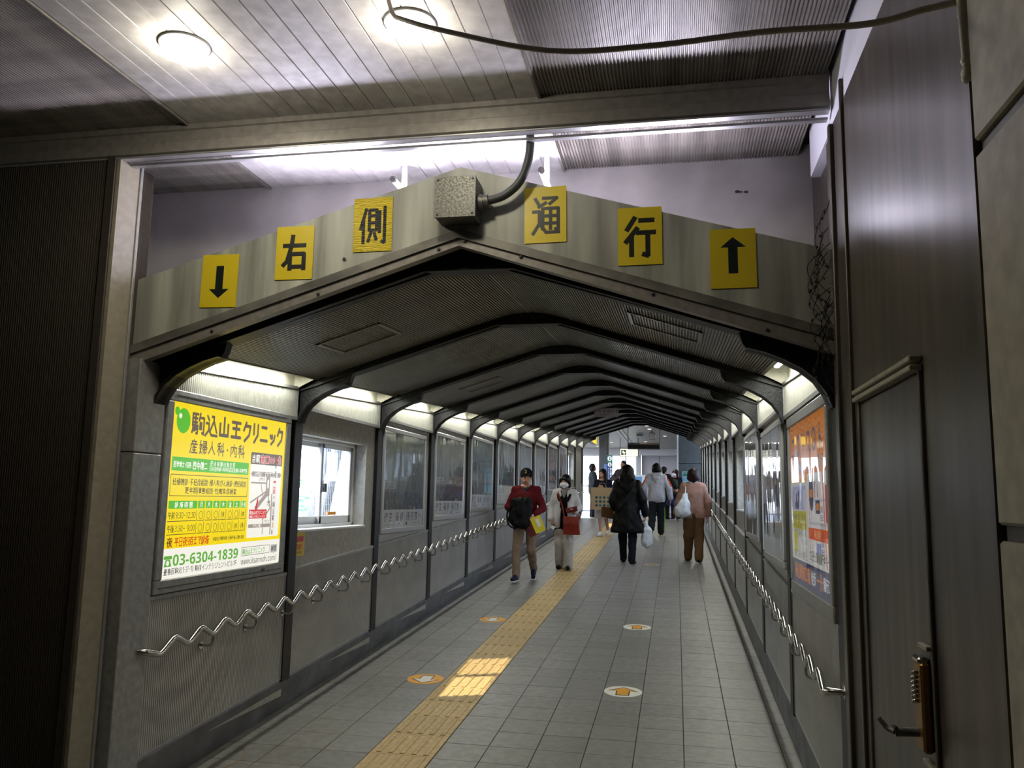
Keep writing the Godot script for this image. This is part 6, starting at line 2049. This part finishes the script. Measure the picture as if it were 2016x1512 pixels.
	P.head = Basis(Vector3.UP, -0.12) * Basis(Vector3.RIGHT, 0.12)
	r = person("woman in a white face mask and white jacket with a black collar", -1.79, -13.5, -0.03, 1.51, P, true)
	t = r[0]; sc = r[1]
	face_parts(P, t, sc, true)
	hair(P, t, sc, black, "bob")
	var white := cloth("white_cotton", Color(0.74, 0.73, 0.72))
	garment("blouse", torso(0.018, 0.74, 0.02), cloth("black_knit", Color(0.025, 0.025, 0.03)), t, sc, 0.006)
	garment("turtleneck", [cap(Vector3(0, 1.31, 0.0), Vector3(0, 1.42, 0.0), 0.07, 0.062), cap(Vector3(0, 1.27, 0.085), Vector3(0, 1.34, 0.06), 0.03, 0.045)], cloth("grey_knit", Color(0.46, 0.44, 0.45)), t, sc, 0.002, 0.02, 0.009)
	var jk := torso(0.034, 0.80, 0.03) + sleeve(P, 0, 0.075, 0.054, 0.94) + sleeve(P, 1, 0.075, 0.054, 0.85)
	jk.append(cap(Vector3(0.0, 1.36, 0.15), Vector3(0.0, 1.10, 0.16), 0.075, 0.085, 1.0, true)); jk.append(cap(Vector3(0.0, 1.10, 0.17), Vector3(0.01, 0.72, 0.20), 0.075, 0.12, 1.0, true)); jk.append(cap(Vector3(0, 1.32, 0.05), Vector3(0, 1.5, 0.0), 0.055, 0.07, 1.0, true))
	garment("jacket", jk, white, t, sc, 0.010)
	garment("collar", [cap(Vector3(-0.085, 1.385, -0.01), Vector3(-0.075, 1.20, 0.125), 0.030, 0.022), cap(Vector3(0.085, 1.385, -0.01), Vector3(0.075, 1.20, 0.125), 0.030, 0.022), cap(Vector3(-0.07, 1.395, -0.05), Vector3(0.07, 1.395, -0.05), 0.03), cap(Vector3(-0.11, 1.30, 0.10), Vector3(-0.095, 1.24, 0.13), 0.024), cap(Vector3(0.11, 1.30, 0.10), Vector3(0.095, 1.24, 0.13), 0.024)], mats["black_knit"], t, sc, 0.0, 0.02, 0.009)
	garment("trousers", trousers(P, 0.094, 0.088, 0.092), cloth("white_trouser", Color(0.70, 0.67, 0.63)), t, sc, 0.012)
	shoes(P, cloth("black_shoe", Color(0.03, 0.03, 0.032), 0.5), null, t, sc)
	var o2 := Vector3(-1.79, fy(-13.5), -13.5)
	bag = thing("handbag", "terracotta shoulder bag hanging at the masked woman's hip", "bag", o2 + Vector3(0.135, 0.56, 0.215), -0.1)
	b = MB.new(); b.prism(V2([-0.125, 0.0, 0.135, 0.0, 0.11, 0.285, -0.12, 0.285]), -0.045, 0.045); obj("body", b, cloth("terracotta", Color(0.50, 0.17, 0.11), 0.55), bag)
	b = MB.new(); b.prism(V2([-0.123, 0.17, 0.118, 0.165, 0.113, 0.29, -0.122, 0.29]), 0.044, 0.056); obj("flap", b, mat("terracotta_flap", Color(0.54, 0.19, 0.125), 0.5), bag)
	b = MB.new(); b.box(Vector3(0.0, 0.15, 0.058), Vector3(0.022, 0.12, 0.008), 0.002); obj("buckle_tab", b, mats["terracotta"], bag)
	b = MB.new(); b.tube(spline(V3([-0.11, 0.28, 0.03, -0.16, 0.46, -0.03, -0.245, 0.64, -0.09, -0.25, 0.68, -0.19]), 6), 0.011, 6); b.tube(spline(V3([0.10, 0.28, 0.0, 0.13, 0.31, -0.1, 0.08, 0.36, -0.22]), 5), 0.010, 6); obj("strap", b, mats["terracotta"], bag)
	bag = thing("wallet", "dark red wallet held up in the masked woman's left hand", "wallet", o2 + Vector3(0.145, 0.955, 0.285), 0.1)
	b = MB.new(); b.box(Vector3.ZERO, Vector3(0.19, 0.09, 0.022), 0.005, Basis(Vector3.BACK, 0.22) * Basis(Vector3.RIGHT, -0.7)); obj("cover", b, cloth("wallet_red", Color(0.30, 0.03, 0.06), 0.5), bag)
	b = MB.new(); b.box(Vector3(0, 0.004, 0), Vector3(0.184, 0.084, 0.012), 0.002, Basis(Vector3.BACK, 0.22) * Basis(Vector3.RIGHT, -0.7)); obj("leaf_edge", b, mats["wallet_red"], bag)
	bag = thing("ticket", "small white ticket in the masked woman's right hand", "ticket", o2 + Vector3(-0.165, 0.665, 0.20))
	b = MB.new(); b.box(Vector3.ZERO, Vector3(0.06, 0.05, 0.002), 0.0, Basis(Vector3.BACK, -0.5)); obj("paper", b, mats["white_paint"], bag)

	# woman with long hair behind a big paper bag
	P = Pose.new()
	P.knee = [Vector3(-0.06, 0.46, 0.08), Vector3(0.07, 0.46, -0.02)]
	P.ankle = [Vector3(-0.03, 0.08, 0.10), Vector3(0.075, 0.13, -0.30)]
	P.toe = [Vector3(-0.08, 0.04, 0.25), Vector3(0.06, 0.05, -0.18)]
	P.elb = [Vector3(-0.22, 1.08, 0.05), Vector3(0.22, 1.08, 0.05)]
	P.wri = [Vector3(-0.06, 1.17, 0.20), Vector3(0.055, 1.17, 0.20)]
	P.hd = [Vector3(0.5, 0.5, 0.6), Vector3(-0.5, 0.5, 0.6)]
	P.palm = [Vector3(1, -0.6, 0), Vector3(-1, -0.6, 0)]
	P.thumb = [Vector3(0, 0.6, -1), Vector3(0, 0.6, -1)]
	P.curl = [0.9, 0.9]
	P.head = Basis(Vector3.UP, -0.55) * Basis(Vector3.BACK, 0.12)
	r = person("woman with long dark hair and a white skirt behind a large dotted paper bag", -1.67, -19.25, -0.12, 1.53, P, true)
	t = r[0]; sc = r[1]
	face_parts(P, t, sc, false)
	hair(P, t, sc, cloth("hair_dark", Color(0.07, 0.05, 0.05), 0.45), "long")
	garment("top", torso(0.016, 0.93) + sleeve(P, 0, 0.062, 0.046, 0.5) + sleeve(P, 1, 0.062, 0.046, 0.5), cloth("navy_knit", Color(0.06, 0.075, 0.14)), t, sc)
	garment("skirt", [cap(Vector3(-0.04, 0.98, 0), Vector3(0.04, 0.98, 0), 0.105), cap(Vector3(-0.06, 0.88, 0), Vector3(-0.10, 0.44, 0.02), 0.12, 0.12), cap(Vector3(0.06, 0.88, 0), Vector3(0.11, 0.44, -0.05), 0.12, 0.12), cap(Vector3(0, 0.8, 0.01), Vector3(0, 0.44, 0.0), 0.14, 0.15)], cloth("white_skirt", Color(0.72, 0.70, 0.71)), t, sc, 0.016, 0.04, 0.014, 0.40)
	shoes(P, cloth("white_shoe", Color(0.8, 0.8, 0.8), 0.6), sole, t, sc)
	bag = thing("paper_bag", "large tan paper bag with twelve blue and green dots, held before the long-haired woman", "bag", Vector3(-1.655, fy(-19.25) + 0.60, -18.94), 0.06)
	b = MB.new(); b.prism(V2([-0.245, 0, 0.245, 0, 0.255, 0.50, -0.255, 0.50]), -0.07, 0.07); obj("body", b, cloth("tan_paper", Color(0.66, 0.57, 0.44), 0.8), bag)
	b = MB.new(); b.prism(V2([-0.268, 0.02, -0.247, 0.0, -0.257, 0.50, -0.275, 0.50]), -0.06, 0.05); obj("side_fold", b, mat("tan_fold", Color(0.58, 0.49, 0.38), 0.8), bag)
	for i in 12:
		b = MB.new()
		b.lathe(V2([0.0, 0.002, 0.030, 0.002, 0.030, 0.0]), 14, Transform3D(Basis(Vector3.RIGHT, Vector3.BACK, Vector3.DOWN), Vector3(-0.13 + 0.088 * (i % 4), 0.10 + 0.088 * (i / 4), 0.0705)))
		obj("dot", b, mat(["dot_blue", "dot_green"][(i + i / 4) % 2], [Color(0.10, 0.26, 0.40), Color(0.15, 0.44, 0.38)][(i + i / 4) % 2], 0.7), bag)
	for s in [-0.07, 0.07]:
		b = MB.new(); b.tube(spline(V3([-0.09, 0.49, s, -0.05, 0.59, s * 0.3, 0.05, 0.59, s * 0.3, 0.09, 0.49, s]), 5), 0.006, 6); obj("handle", b, mats["tan_fold"], bag)

	# person in a long black coat, seen from behind
	P = Pose.new()
	P.knee = [Vector3(-0.09, 0.46, 0.0), Vector3(0.085, 0.46, 0.07)]
	P.ankle = [Vector3(-0.085, 0.11, -0.27), Vector3(0.08, 0.075, 0.18)]
	P.ankle = [Vector3(-0.085, 0.085, -0.22), Vector3(0.08, 0.085, 0.20)]
	P.toe = [Vector3(-0.12, 0.035, -0.08), Vector3(0.10, 0.035, 0.34)]
	P.elb = [Vector3(-0.26, 1.08, -0.06), Vector3(0.25, 1.06, -0.02)]
	P.wri = [Vector3(-0.30, 0.84, 0.0), Vector3(0.235, 0.93, 0.16)]
	P.curl = [0.85, 0.85]
	r = person("person in a long black hooded coat and navy trousers, seen from behind", -0.83, -14.42, PI, 1.66, P)
	t = r[0]; sc = r[1]
	hair(P, t, sc, black, "big")
	var coat := cloth("coat_black", Color(0.022, 0.022, 0.025), 0.6)
	garment("coat", torso(0.05, 0.56, 0.045) + sleeve(P, 0, 0.088, 0.062, 0.98) + sleeve(P, 1, 0.088, 0.062, 0.95) + [cap(Vector3(0, 0.9, -0.02), Vector3(0, 0.58, -0.02), 0.16, 0.17)], coat, t, sc, 0.016, 0.035, 0.014, 0.52)
	garment("hood", [cap(Vector3(-0.09, 1.37, -0.09), Vector3(0.09, 1.37, -0.09), 0.065), cap(Vector3(-0.05, 1.30, -0.125), Vector3(0.05, 1.30, -0.125), 0.055), cap(Vector3(0, 1.24, -0.14), Vector3(0, 1.20, -0.135), 0.045, 0.03)], coat, t, sc, 0.010, 0.04, 0.012)
	garment("trousers", trousers(P, 0.088, 0.072, 0.06), cloth("navy_denim", Color(0.045, 0.06, 0.11)), t, sc, 0.010)
	shoes(P, mats["black_shoe"], null, t, sc)
	b = MB.new(); b.tube(spline(V3([-0.14, 1.40, -0.08, -0.10, 1.30, -0.175, 0.06, 1.0, -0.19, 0.19, 0.86, -0.10]), 6), 0.012, 6); obj("bag_strap", b, cloth("strap_black", Color(0.05, 0.05, 0.055), 0.5), t)
	var o4 := Vector3(-0.83, fy(-14.42), -14.42)
	bag = thing("carrier_bag", "white plastic carrier bag hanging from the black-coated person's right hand", "bag", o4 + Vector3(0.325, 0.33, -0.03))
	var plastic := mat("plastic_white", Color(0.84, 0.86, 0.88), 0.35)
	plastic.backlight_enabled = true
	plastic.backlight = Color(0.3, 0.3, 0.3)
	put("body", bag_mesh([cap(Vector3(-0.02, 0.05, 0), Vector3(-0.02, 0.24, 0), 0.075, 0.06, 0.8), cap(Vector3(0.03, 0.06, 0), Vector3(0.03, 0.22, 0), 0.07, 0.055, 0.8), cap(Vector3(0, 0.24, 0), Vector3(-0.02, 0.36, 0), 0.06, 0.03, 0.8), cap(Vector3(0.0, 0.02, 0), Vector3(0.01, 0.0, 0), 0.06)], 0.010, 0.03, 0.022), plastic, bag)
	b = MB.new(); b.tube(spline(V3([-0.05, 0.34, 0.0, -0.03, 0.43, 0.01, -0.01, 0.34, 0.02]), 5), 0.009, 6); b.tube(spline(V3([-0.05, 0.34, 0.0, -0.03, 0.43, -0.02, -0.01, 0.34, -0.03]), 5), 0.009, 6); obj("handle", b, plastic, bag)
	bag = thing("paper_bag", "plain brown paper bag at the black-coated person's left side", "bag", o4 + Vector3(-0.30, 0.755, -0.20), 0.2)
	b = MB.new(); b.prism(V2([-0.16, 0.02, 0.13, -0.03, 0.13, 0.18, -0.16, 0.20]), -0.06, 0.06); obj("body", b, cloth("brown_paper", Color(0.36, 0.24, 0.15), 0.8), bag)
	b = MB.new(); b.tube(spline(V3([-0.02, 0.18, 0, 0.03, 0.245, 0, 0.08, 0.17, 0]), 5), 0.006, 6); obj("handle", b, mats["brown_paper"], bag)

	# man in a white hooded jacket, seen from behind
	P = Pose.new()
	P.knee = [Vector3(-0.10, 0.46, 0.06), Vector3(0.10, 0.47, 0.0)]
	P.ankle = [Vector3(-0.095, 0.085, 0.02), Vector3(0.115, 0.16, -0.22)]
	P.toe = [Vector3(-0.12, 0.04, 0.17), Vector3(0.13, 0.05, -0.10)]
	P.elb = [Vector3(-0.285, 1.07, -0.03), Vector3(0.285, 1.07, -0.05)]
	P.wri = [Vector3(-0.32, 0.85, 0.03), Vector3(0.30, 0.85, 0.10)]
	r = person("man in a white hooded jacket and grey track trousers, seen from behind", -0.46, -19.85, PI, 1.66, P)
	t = r[0]; sc = r[1]
	hair(P, t, sc, black, "full")
	var wj := cloth("white_nylon", Color(0.66, 0.66, 0.69), 0.6)
	garment("jacket", torso(0.052, 0.86, 0.01) + sleeve(P, 0, 0.085, 0.06, 1.0) + sleeve(P, 1, 0.085, 0.06, 1.0), wj, t, sc, 0.016, 0.03, 0.016)
	garment("hood", [cap(Vector3(-0.08, 1.385, -0.075), Vector3(0.08, 1.385, -0.075), 0.06), cap(Vector3(-0.03, 1.30, -0.135), Vector3(0.03, 1.30, -0.135), 0.05), cap(Vector3(0, 1.24, -0.14), Vector3(0, 1.22, -0.14), 0.035)], wj, t, sc, 0.008, 0.04, 0.014)
	var og := cloth("orange_stripe", Color(0.72, 0.28, 0.2))
	for i in 2:
		var s := -1.0 if i == 0 else 1.0
		garment("sleeve_stripe", [cap(P.sho[i] + Vector3(s * 0.066, 0.0, -0.02), P.elb[i] + Vector3(s * 0.058, 0.06, -0.03), 0.022, 0.018)], og, t, sc, 0.01, 0.02, 0.010)
	garment("trousers", trousers(P, 0.105, 0.088, 0.075), cloth("track_grey", Color(0.10, 0.115, 0.125)), t, sc, 0.016, 0.025, 0.016)
	var lime := cloth("lime", Color(0.56, 0.72, 0.18), 0.6)
	garment("side_piping", [cap(P.knee[0] + Vector3(-0.075, 0.3, -0.03), P.knee[0] + Vector3(-0.085, -0.02, -0.03), 0.012), cap(P.knee[0] + Vector3(-0.085, -0.02, -0.03), P.ankle[0] + Vector3(-0.075, 0.02, -0.03), 0.012)], lime, t, sc, 0.0, 0.01, 0.010)
	shoes(P, lime, null, t, sc)

	# woman in a beige jacket, seen from behind
	P = Pose.new()
	P.knee = [Vector3(-0.09, 0.46, 0.0), Vector3(0.09, 0.46, 0.06)]
	P.ankle = [Vector3(-0.08, 0.085, -0.20), Vector3(0.10, 0.085, 0.20)]
	P.toe = [Vector3(-0.11, 0.035, -0.06), Vector3(0.13, 0.04, 0.33)]
	P.elb = [Vector3(-0.255, 1.07, -0.03), Vector3(0.27, 1.06, 0.0)]
	P.wri = [Vector3(-0.255, 0.83, 0.04), Vector3(0.305, 0.86, 0.10)]
	r = person("woman in a pale beige jacket and khaki trousers, seen from behind by the right wall", 0.29, -14.95, PI, 1.61, P)
	t = r[0]; sc = r[1]
	hair(P, t, sc, brown, "full")
	garment("jacket", torso(0.042, 0.86, 0.015) + sleeve(P, 0, 0.078, 0.054, 0.97) + sleeve(P, 1, 0.078, 0.054, 0.97), cloth("beige_jacket", Color(0.60, 0.46, 0.40)), t, sc, 0.012)
	garment("scarf", [cap(Vector3(-0.045, 1.405, -0.03), Vector3(0.045, 1.405, -0.03), 0.045)], cloth("pale_scarf", Color(0.62, 0.6, 0.64)), t, sc, 0.006, 0.02, 0.009)
	garment("trousers", trousers(P, 0.108, 0.088, 0.072), cloth("khaki", Color(0.36, 0.27, 0.17)), t, sc, 0.014)
	shoes(P, mats["black_shoe"], null, t, sc)
	var o6 := Vector3(0.29, fy(-14.95), -14.95)
	bag = thing("carrier_bag", "full white plastic carrier bag slung over the beige-jacketed woman's left shoulder", "bag", o6 + Vector3(-0.185, 0.80, 0.215))
	put("body", bag_mesh([cap(Vector3(0, 0.10, 0), Vector3(0.02, 0.18, 0), 0.125, 0.10, 0.7), cap(Vector3(0.01, 0.18, 0), Vector3(0.04, 0.36, -0.02), 0.10, 0.035, 0.7), cap(Vector3(-0.06, 0.06, 0), Vector3(0.06, 0.06, 0), 0.075, 0.07, 0.8)], 0.012, 0.04, 0.026), plastic, bag)
	b = MB.new(); b.tube(spline(V3([0.04, 0.36, -0.02, 0.05, 0.45, -0.07, 0.05, 0.50, -0.14, 0.05, 0.49, -0.22]), 5), 0.010, 6); obj("handle", b, plastic, bag)

	# far end: man in dark brown, woman in a mask, man in a suit, person in grey
	P = Pose.new()
	P.elb = [Vector3(-0.27, 1.10, 0.06), Vector3(0.25, 1.08, 0.0)]
	P.wri = [Vector3(-0.30, 1.0, 0.26), Vector3(0.25, 0.86, 0.06)]
	P.hd = [Vector3(0, 0, 1), Vector3(0, -1, 0.1)]
	P.palm = [Vector3(1, 0, 0), Vector3(-1, 0, 0)]
	P.thumb = [Vector3(0, 1, 0), Vector3(0, 0, 1)]
	r = person("man in a dark brown jacket at the far end, right of the white jacket", -0.36, -25.5, PI - 0.35, 1.58, P)
	t = r[0]; sc = r[1]
	hair(P, t, sc, black, "short")
	garment("jacket", torso(0.045, 0.80, 0.01) + sleeve(P, 0, 0.08, 0.056, 0.97) + sleeve(P, 1, 0.08, 0.056, 0.97), cloth("brown_jacket", Color(0.10, 0.075, 0.06)), t, sc, 0.012, 0.03, 0.018)
	garment("trousers", trousers(P, 0.095, 0.078, 0.068), cloth("dark_trouser", Color(0.035, 0.035, 0.04)), t, sc, 0.01, 0.025, 0.018)
	shoes(P, mats["black_shoe"], null, t, sc)
	bag = thing("tote_bag", "blue bag held low by the dark brown jacketed man", "bag", Vector3(-0.17, fl_station() + 0.38, -25.3), 0.3)
	put("body", bag_mesh([cap(Vector3(-0.07, 0.08, 0), Vector3(-0.05, 0.26, 0), 0.06, 0.05, 0.8), cap(Vector3(0.07, 0.08, 0), Vector3(0.05, 0.26, 0), 0.06, 0.05, 0.8)], 0.016, 0.06, 0.012), cloth("bag_blue", Color(0.06, 0.09, 0.26), 0.6), bag)
	b = MB.new(); b.tube(spline(V3([-0.05, 0.28, 0, 0, 0.40, 0, 0.05, 0.28, 0]), 5), 0.010, 6); obj("handle", b, mats["bag_blue"], bag)
	P = Pose.new()
	P.elb = [Vector3(-0.24, 1.08, 0.0), Vector3(0.24, 1.08, 0.0)]
	P.wri = [Vector3(-0.14, 0.95, 0.16), Vector3(0.16, 0.95, 0.16)]
	P.hd = [Vector3(0.7, 0, 0.5), Vector3(-0.7, 0, 0.5)]
	P.palm = [Vector3(0, 0.3, -1), Vector3(0, 0.3, -1)]
	P.thumb = [Vector3(0, 1, 0), Vector3(0, 1, 0)]
	P.head = Basis(Vector3.UP, -0.5)
	r = person("small woman in a face mask and olive vest at the far end, facing the viewer", -0.03, -26.0, -0.25, 1.5, P, true)
	t = r[0]; sc = r[1]
	face_parts(P, t, sc, true)
	hair(P, t, sc, cloth("hair_auburn", Color(0.17, 0.06, 0.045), 0.45), "bob")
	garment("coat", torso(0.035, 0.70, 0.02) + sleeve(P, 0, 0.075, 0.055, 0.95) + sleeve(P, 1, 0.075, 0.055, 0.95), cloth("coat_dark", Color(0.06, 0.055, 0.05)), t, sc, 0.01, 0.03, 0.018)
	garment("vest", [cap(Vector3(-0.04, 1.25, 0.06), Vector3(-0.04, 0.92, 0.07), 0.09, 0.09), cap(Vector3(0.04, 1.25, 0.06), Vector3(0.04, 0.92, 0.07), 0.09, 0.09)], cloth("olive", Color(0.22, 0.24, 0.20)), t, sc, 0.008, 0.03, 0.016)
	garment("trousers", trousers(P, 0.09, 0.075, 0.066), mats["dark_trouser"], t, sc, 0.01, 0.025, 0.018)
	shoes(P, mats["black_shoe"], null, t, sc)
	P = Pose.new()
	P.elb = [Vector3(-0.32, 1.12, 0.0), Vector3(0.25, 1.10, 0.02)]
	P.wri = [Vector3(-0.11, 1.13, 0.20), Vector3(0.13, 1.06, 0.22)]
	P.hd = [Vector3(0.9, 0.05, 0.3), Vector3(-0.7, 0.1, 0.6)]
	P.palm = [Vector3(0, 0.3, -1), Vector3(0, 0.4, -1)]
	P.thumb = [Vector3(0, 1, 0), Vector3(0, 1, 0)]
	P.head = Basis(Vector3.UP, -0.55)
	r = person("tall man in a brown grey suit at the far end, looking left", -1.60, -25.6, -0.1, 1.75, P, true)
	t = r[0]; sc = r[1]
	face_parts(P, t, sc, false)
	hair(P, t, sc, black, "short")
	garment("shirt", torso(0.015, 0.93) + [cap(Vector3(0, 1.36, 0.02), Vector3(0, 1.40, 0.01), 0.066)], cloth("shirt_white", Color(0.74, 0.74, 0.76)), t, sc, 0.0, 0.02, 0.016)
	var sj := torso(0.034, 0.82, 0.01) + sleeve(P, 0, 0.076, 0.052, 0.97) + sleeve(P, 1, 0.076, 0.052, 0.97)
	sj.append(cap(Vector3(0, 1.38, 0.15), Vector3(0, 1.14, 0.17), 0.05, 0.03, 1.0, true))
	garment("suit_jacket", sj, cloth("suit_brown", Color(0.20, 0.175, 0.16)), t, sc, 0.008, 0.03, 0.016)
	b = MB.new(); b.tube(PackedVector3Array([Vector3(0, 1.37, 0.095) * sc, Vector3(0.005, 1.16, 0.145) * sc]), 0.012, 6, 0.022); obj("tie", b, cloth("tie_blue", Color(0.12, 0.14, 0.22)), t)
	garment("trousers", trousers(P, 0.095, 0.078, 0.066), cloth("suit_trouser", Color(0.17, 0.15, 0.14)), t, sc, 0.01, 0.025, 0.018)
	shoes(P, mats["black_shoe"], null, t, sc)
	P = Pose.new()
	P.elb = [Vector3(-0.24, 1.08, 0.0), Vector3(0.24, 1.08, 0.02)]
	P.wri = [Vector3(-0.2, 0.94, 0.16), Vector3(0.2, 0.9, 0.14)]
	r = person("person in a grey jacket at the far left, standing side on", -2.57, -26.0, 1.9, 1.66, P, true)
	t = r[0]; sc = r[1]
	face_parts(P, t, sc, false)
	hair(P, t, sc, mats["hair_dark"], "full")
	garment("jacket", torso(0.042, 0.80, 0.01) + sleeve(P, 0, 0.078, 0.055, 0.97) + sleeve(P, 1, 0.078, 0.055, 0.97), cloth("grey_jacket", Color(0.15, 0.155, 0.15)), t, sc, 0.012, 0.03, 0.018)
	garment("trousers", trousers(P, 0.095, 0.078, 0.068), mats["dark_trouser"], t, sc, 0.01, 0.025, 0.018)
	shoes(P, mats["black_shoe"], null, t, sc)

func fl_station() -> float:
	return fy(ZEND)

# ------------------------------------------------------------------ small things near the viewer
func build_small():
	var b := MB.new()
	# loose cable across the hall ceiling
	b.tube(spline(V3([-1.05, 3.676, -2.72, -0.975, 3.52, -2.58, -0.90, 3.43, -2.48, -0.718, 3.32, -2.40, -0.372, 3.17, -2.31, -0.063, 3.11, -2.23, 0.238, 3.075, -2.15, 0.482, 3.025, -2.07, 0.60, 3.02, -2.02, 0.675, 3.015, -1.99]), 8), 0.0085, 8)
	tag(obj("cable", b, mat("cable_grey", Color(0.72, 0.68, 0.62), 0.5)), "loose pale cable drooping across the hall ceiling to the right wall", "cable")
	b = MB.new()
	var p := V3([0.676, 3.03, -1.982, 0.676, 2.97, -1.98, 0.676, 2.90, -1.981, 0.676, 2.84, -1.979])
	b.tube(spline(p, 6), 0.013, 8, 0.008)
	for q in [[3.02, 0.019], [2.975, 0.015], [2.86, 0.013], [2.828, 0.016], [2.815, 0.012]]: b.ball(Vector3(0.676, q[0], -1.981), Vector3(0.012, q[1], q[1]), 9)
	tag(obj("sealant", b, mat("sealant_white", Color(0.74, 0.72, 0.66), 0.5)), "lumpy white sealant run down the edge of the right wall, below the cable", "sealant")
	# mechanical lock on the door
	var t := thing("door_lock", "brass push-button lock with a lever on the brown door's near edge", "lock", Vector3(0.668, 1.28, -2.52))
	b = MB.new(); b.box(Vector3(-0.012, 0, 0), Vector3(0.026, 0.235, 0.075), 0.006); obj("case", b, mats["brass"], t)
	b = MB.new(); b.box(Vector3(-0.014, 0.122, 0.0), Vector3(0.03, 0.02, 0.06), 0.006); obj("top_cap", b, mats["chrome"], t)
	for i in 14:
		b = MB.new(); b.ball(Vector3(-0.030, 0.088 - 0.0125 * (i / 2) - (0.006 if i % 2 else 0.0), -0.018 if i % 2 else 0.002), Vector3(0.008, 0.0052, 0.0052), 8); obj("push_button", b, mats["chrome"], t)
	b = MB.new(); b.tube(V3([-0.02, -0.072, -0.01, -0.085, -0.076, -0.012]), 0.012, 10); b.tube(spline(V3([-0.085, -0.076, -0.012, -0.10, -0.072, -0.03, -0.118, -0.050, -0.045]), 4), 0.007, 8); b.tube(V3([-0.08, -0.066, -0.01, -0.093, -0.056, 0.012]), 0.005, 6); obj("lever", b, mats["galvanised"], t)
	for y in [0.158, -0.150]:
		b = MB.new(); b.box(Vector3(-0.004, y, 0.012), Vector3(0.018, 0.013, 0.085), 0.002); obj("guard_rail", b, mats["plaster_wall"], t)
	# dried creeper between gable and wall
	var v := thing("dried_creeper", "dried brown creeper tangle hanging where the gable meets the right wall", "creeper", Vector3(0.66, 2.5, -3.70))
	var rng := RandomNumberGenerator.new()
	rng.seed = 21
	var tw := mat("twig_brown", Color(0.16, 0.12, 0.10), 0.8)
	for i in 16:
		b = MB.new()
		var q := PackedVector3Array()
		var a := Vector3(rng.randf_range(-0.01, 0.02), rng.randf_range(0.35, 0.72) if i < 8 else rng.randf_range(0.05, 0.35), rng.randf_range(-0.01, 0.03))
		var ph := rng.randf() * TAU
		for j in 7:
			var u := j / 6.0
			q.append(a + Vector3(-0.075 * sin(u * PI) * rng.randf_range(0.5, 1.2) + 0.012 * sin(ph + u * 9.0), -u * rng.randf_range(0.26, 0.36), 0.02 * sin(ph + u * 6.0)))
		b.tube(spline(q, 4), 0.0022, 5, 0.0012)
		for j in 5:
			var c := q[1 + j] + Vector3(rng.randf_range(-0.012, 0.012), rng.randf_range(-0.01, 0.01), rng.randf_range(-0.008, 0.012))
			b.ball(c, Vector3(0.004, 0.006, 0.004) * rng.randf_range(0.6, 1.5), 6)
		obj("tendril", b, tw, v)
	# bit of string by the left curb
	b = MB.new()
	b.tube(spline(V3([-2.68, fy(-4.95) + 0.003, -4.95, -2.60, fy(-4.88) + 0.003, -4.88, -2.56, fy(-4.75) + 0.003, -4.75, -2.59, fy(-4.60) + 0.003, -4.60, -2.66, fy(-4.52) + 0.003, -4.52]), 6), 0.0025, 6)
	tag(obj("string", b, mat("string_tan", Color(0.62, 0.5, 0.36), 0.8)), "curl of tan string on the floor by the left curb", "string")
	# stains on the white wall over the roof
	b = MB.new()
	for q in [[0.34, 3.50, 0.014], [0.36, 3.497, 0.008], [0.385, 3.495, 0.012]]: b.ball(Vector3(q[0], q[1], -4.448), Vector3(q[2], q[2] * 0.6, 0.003), 8)
	stuff(tag(obj("wall_hole", b, mats["dark_grey"]), "small dark hole torn in the white wall above the passage roof", "hole"))
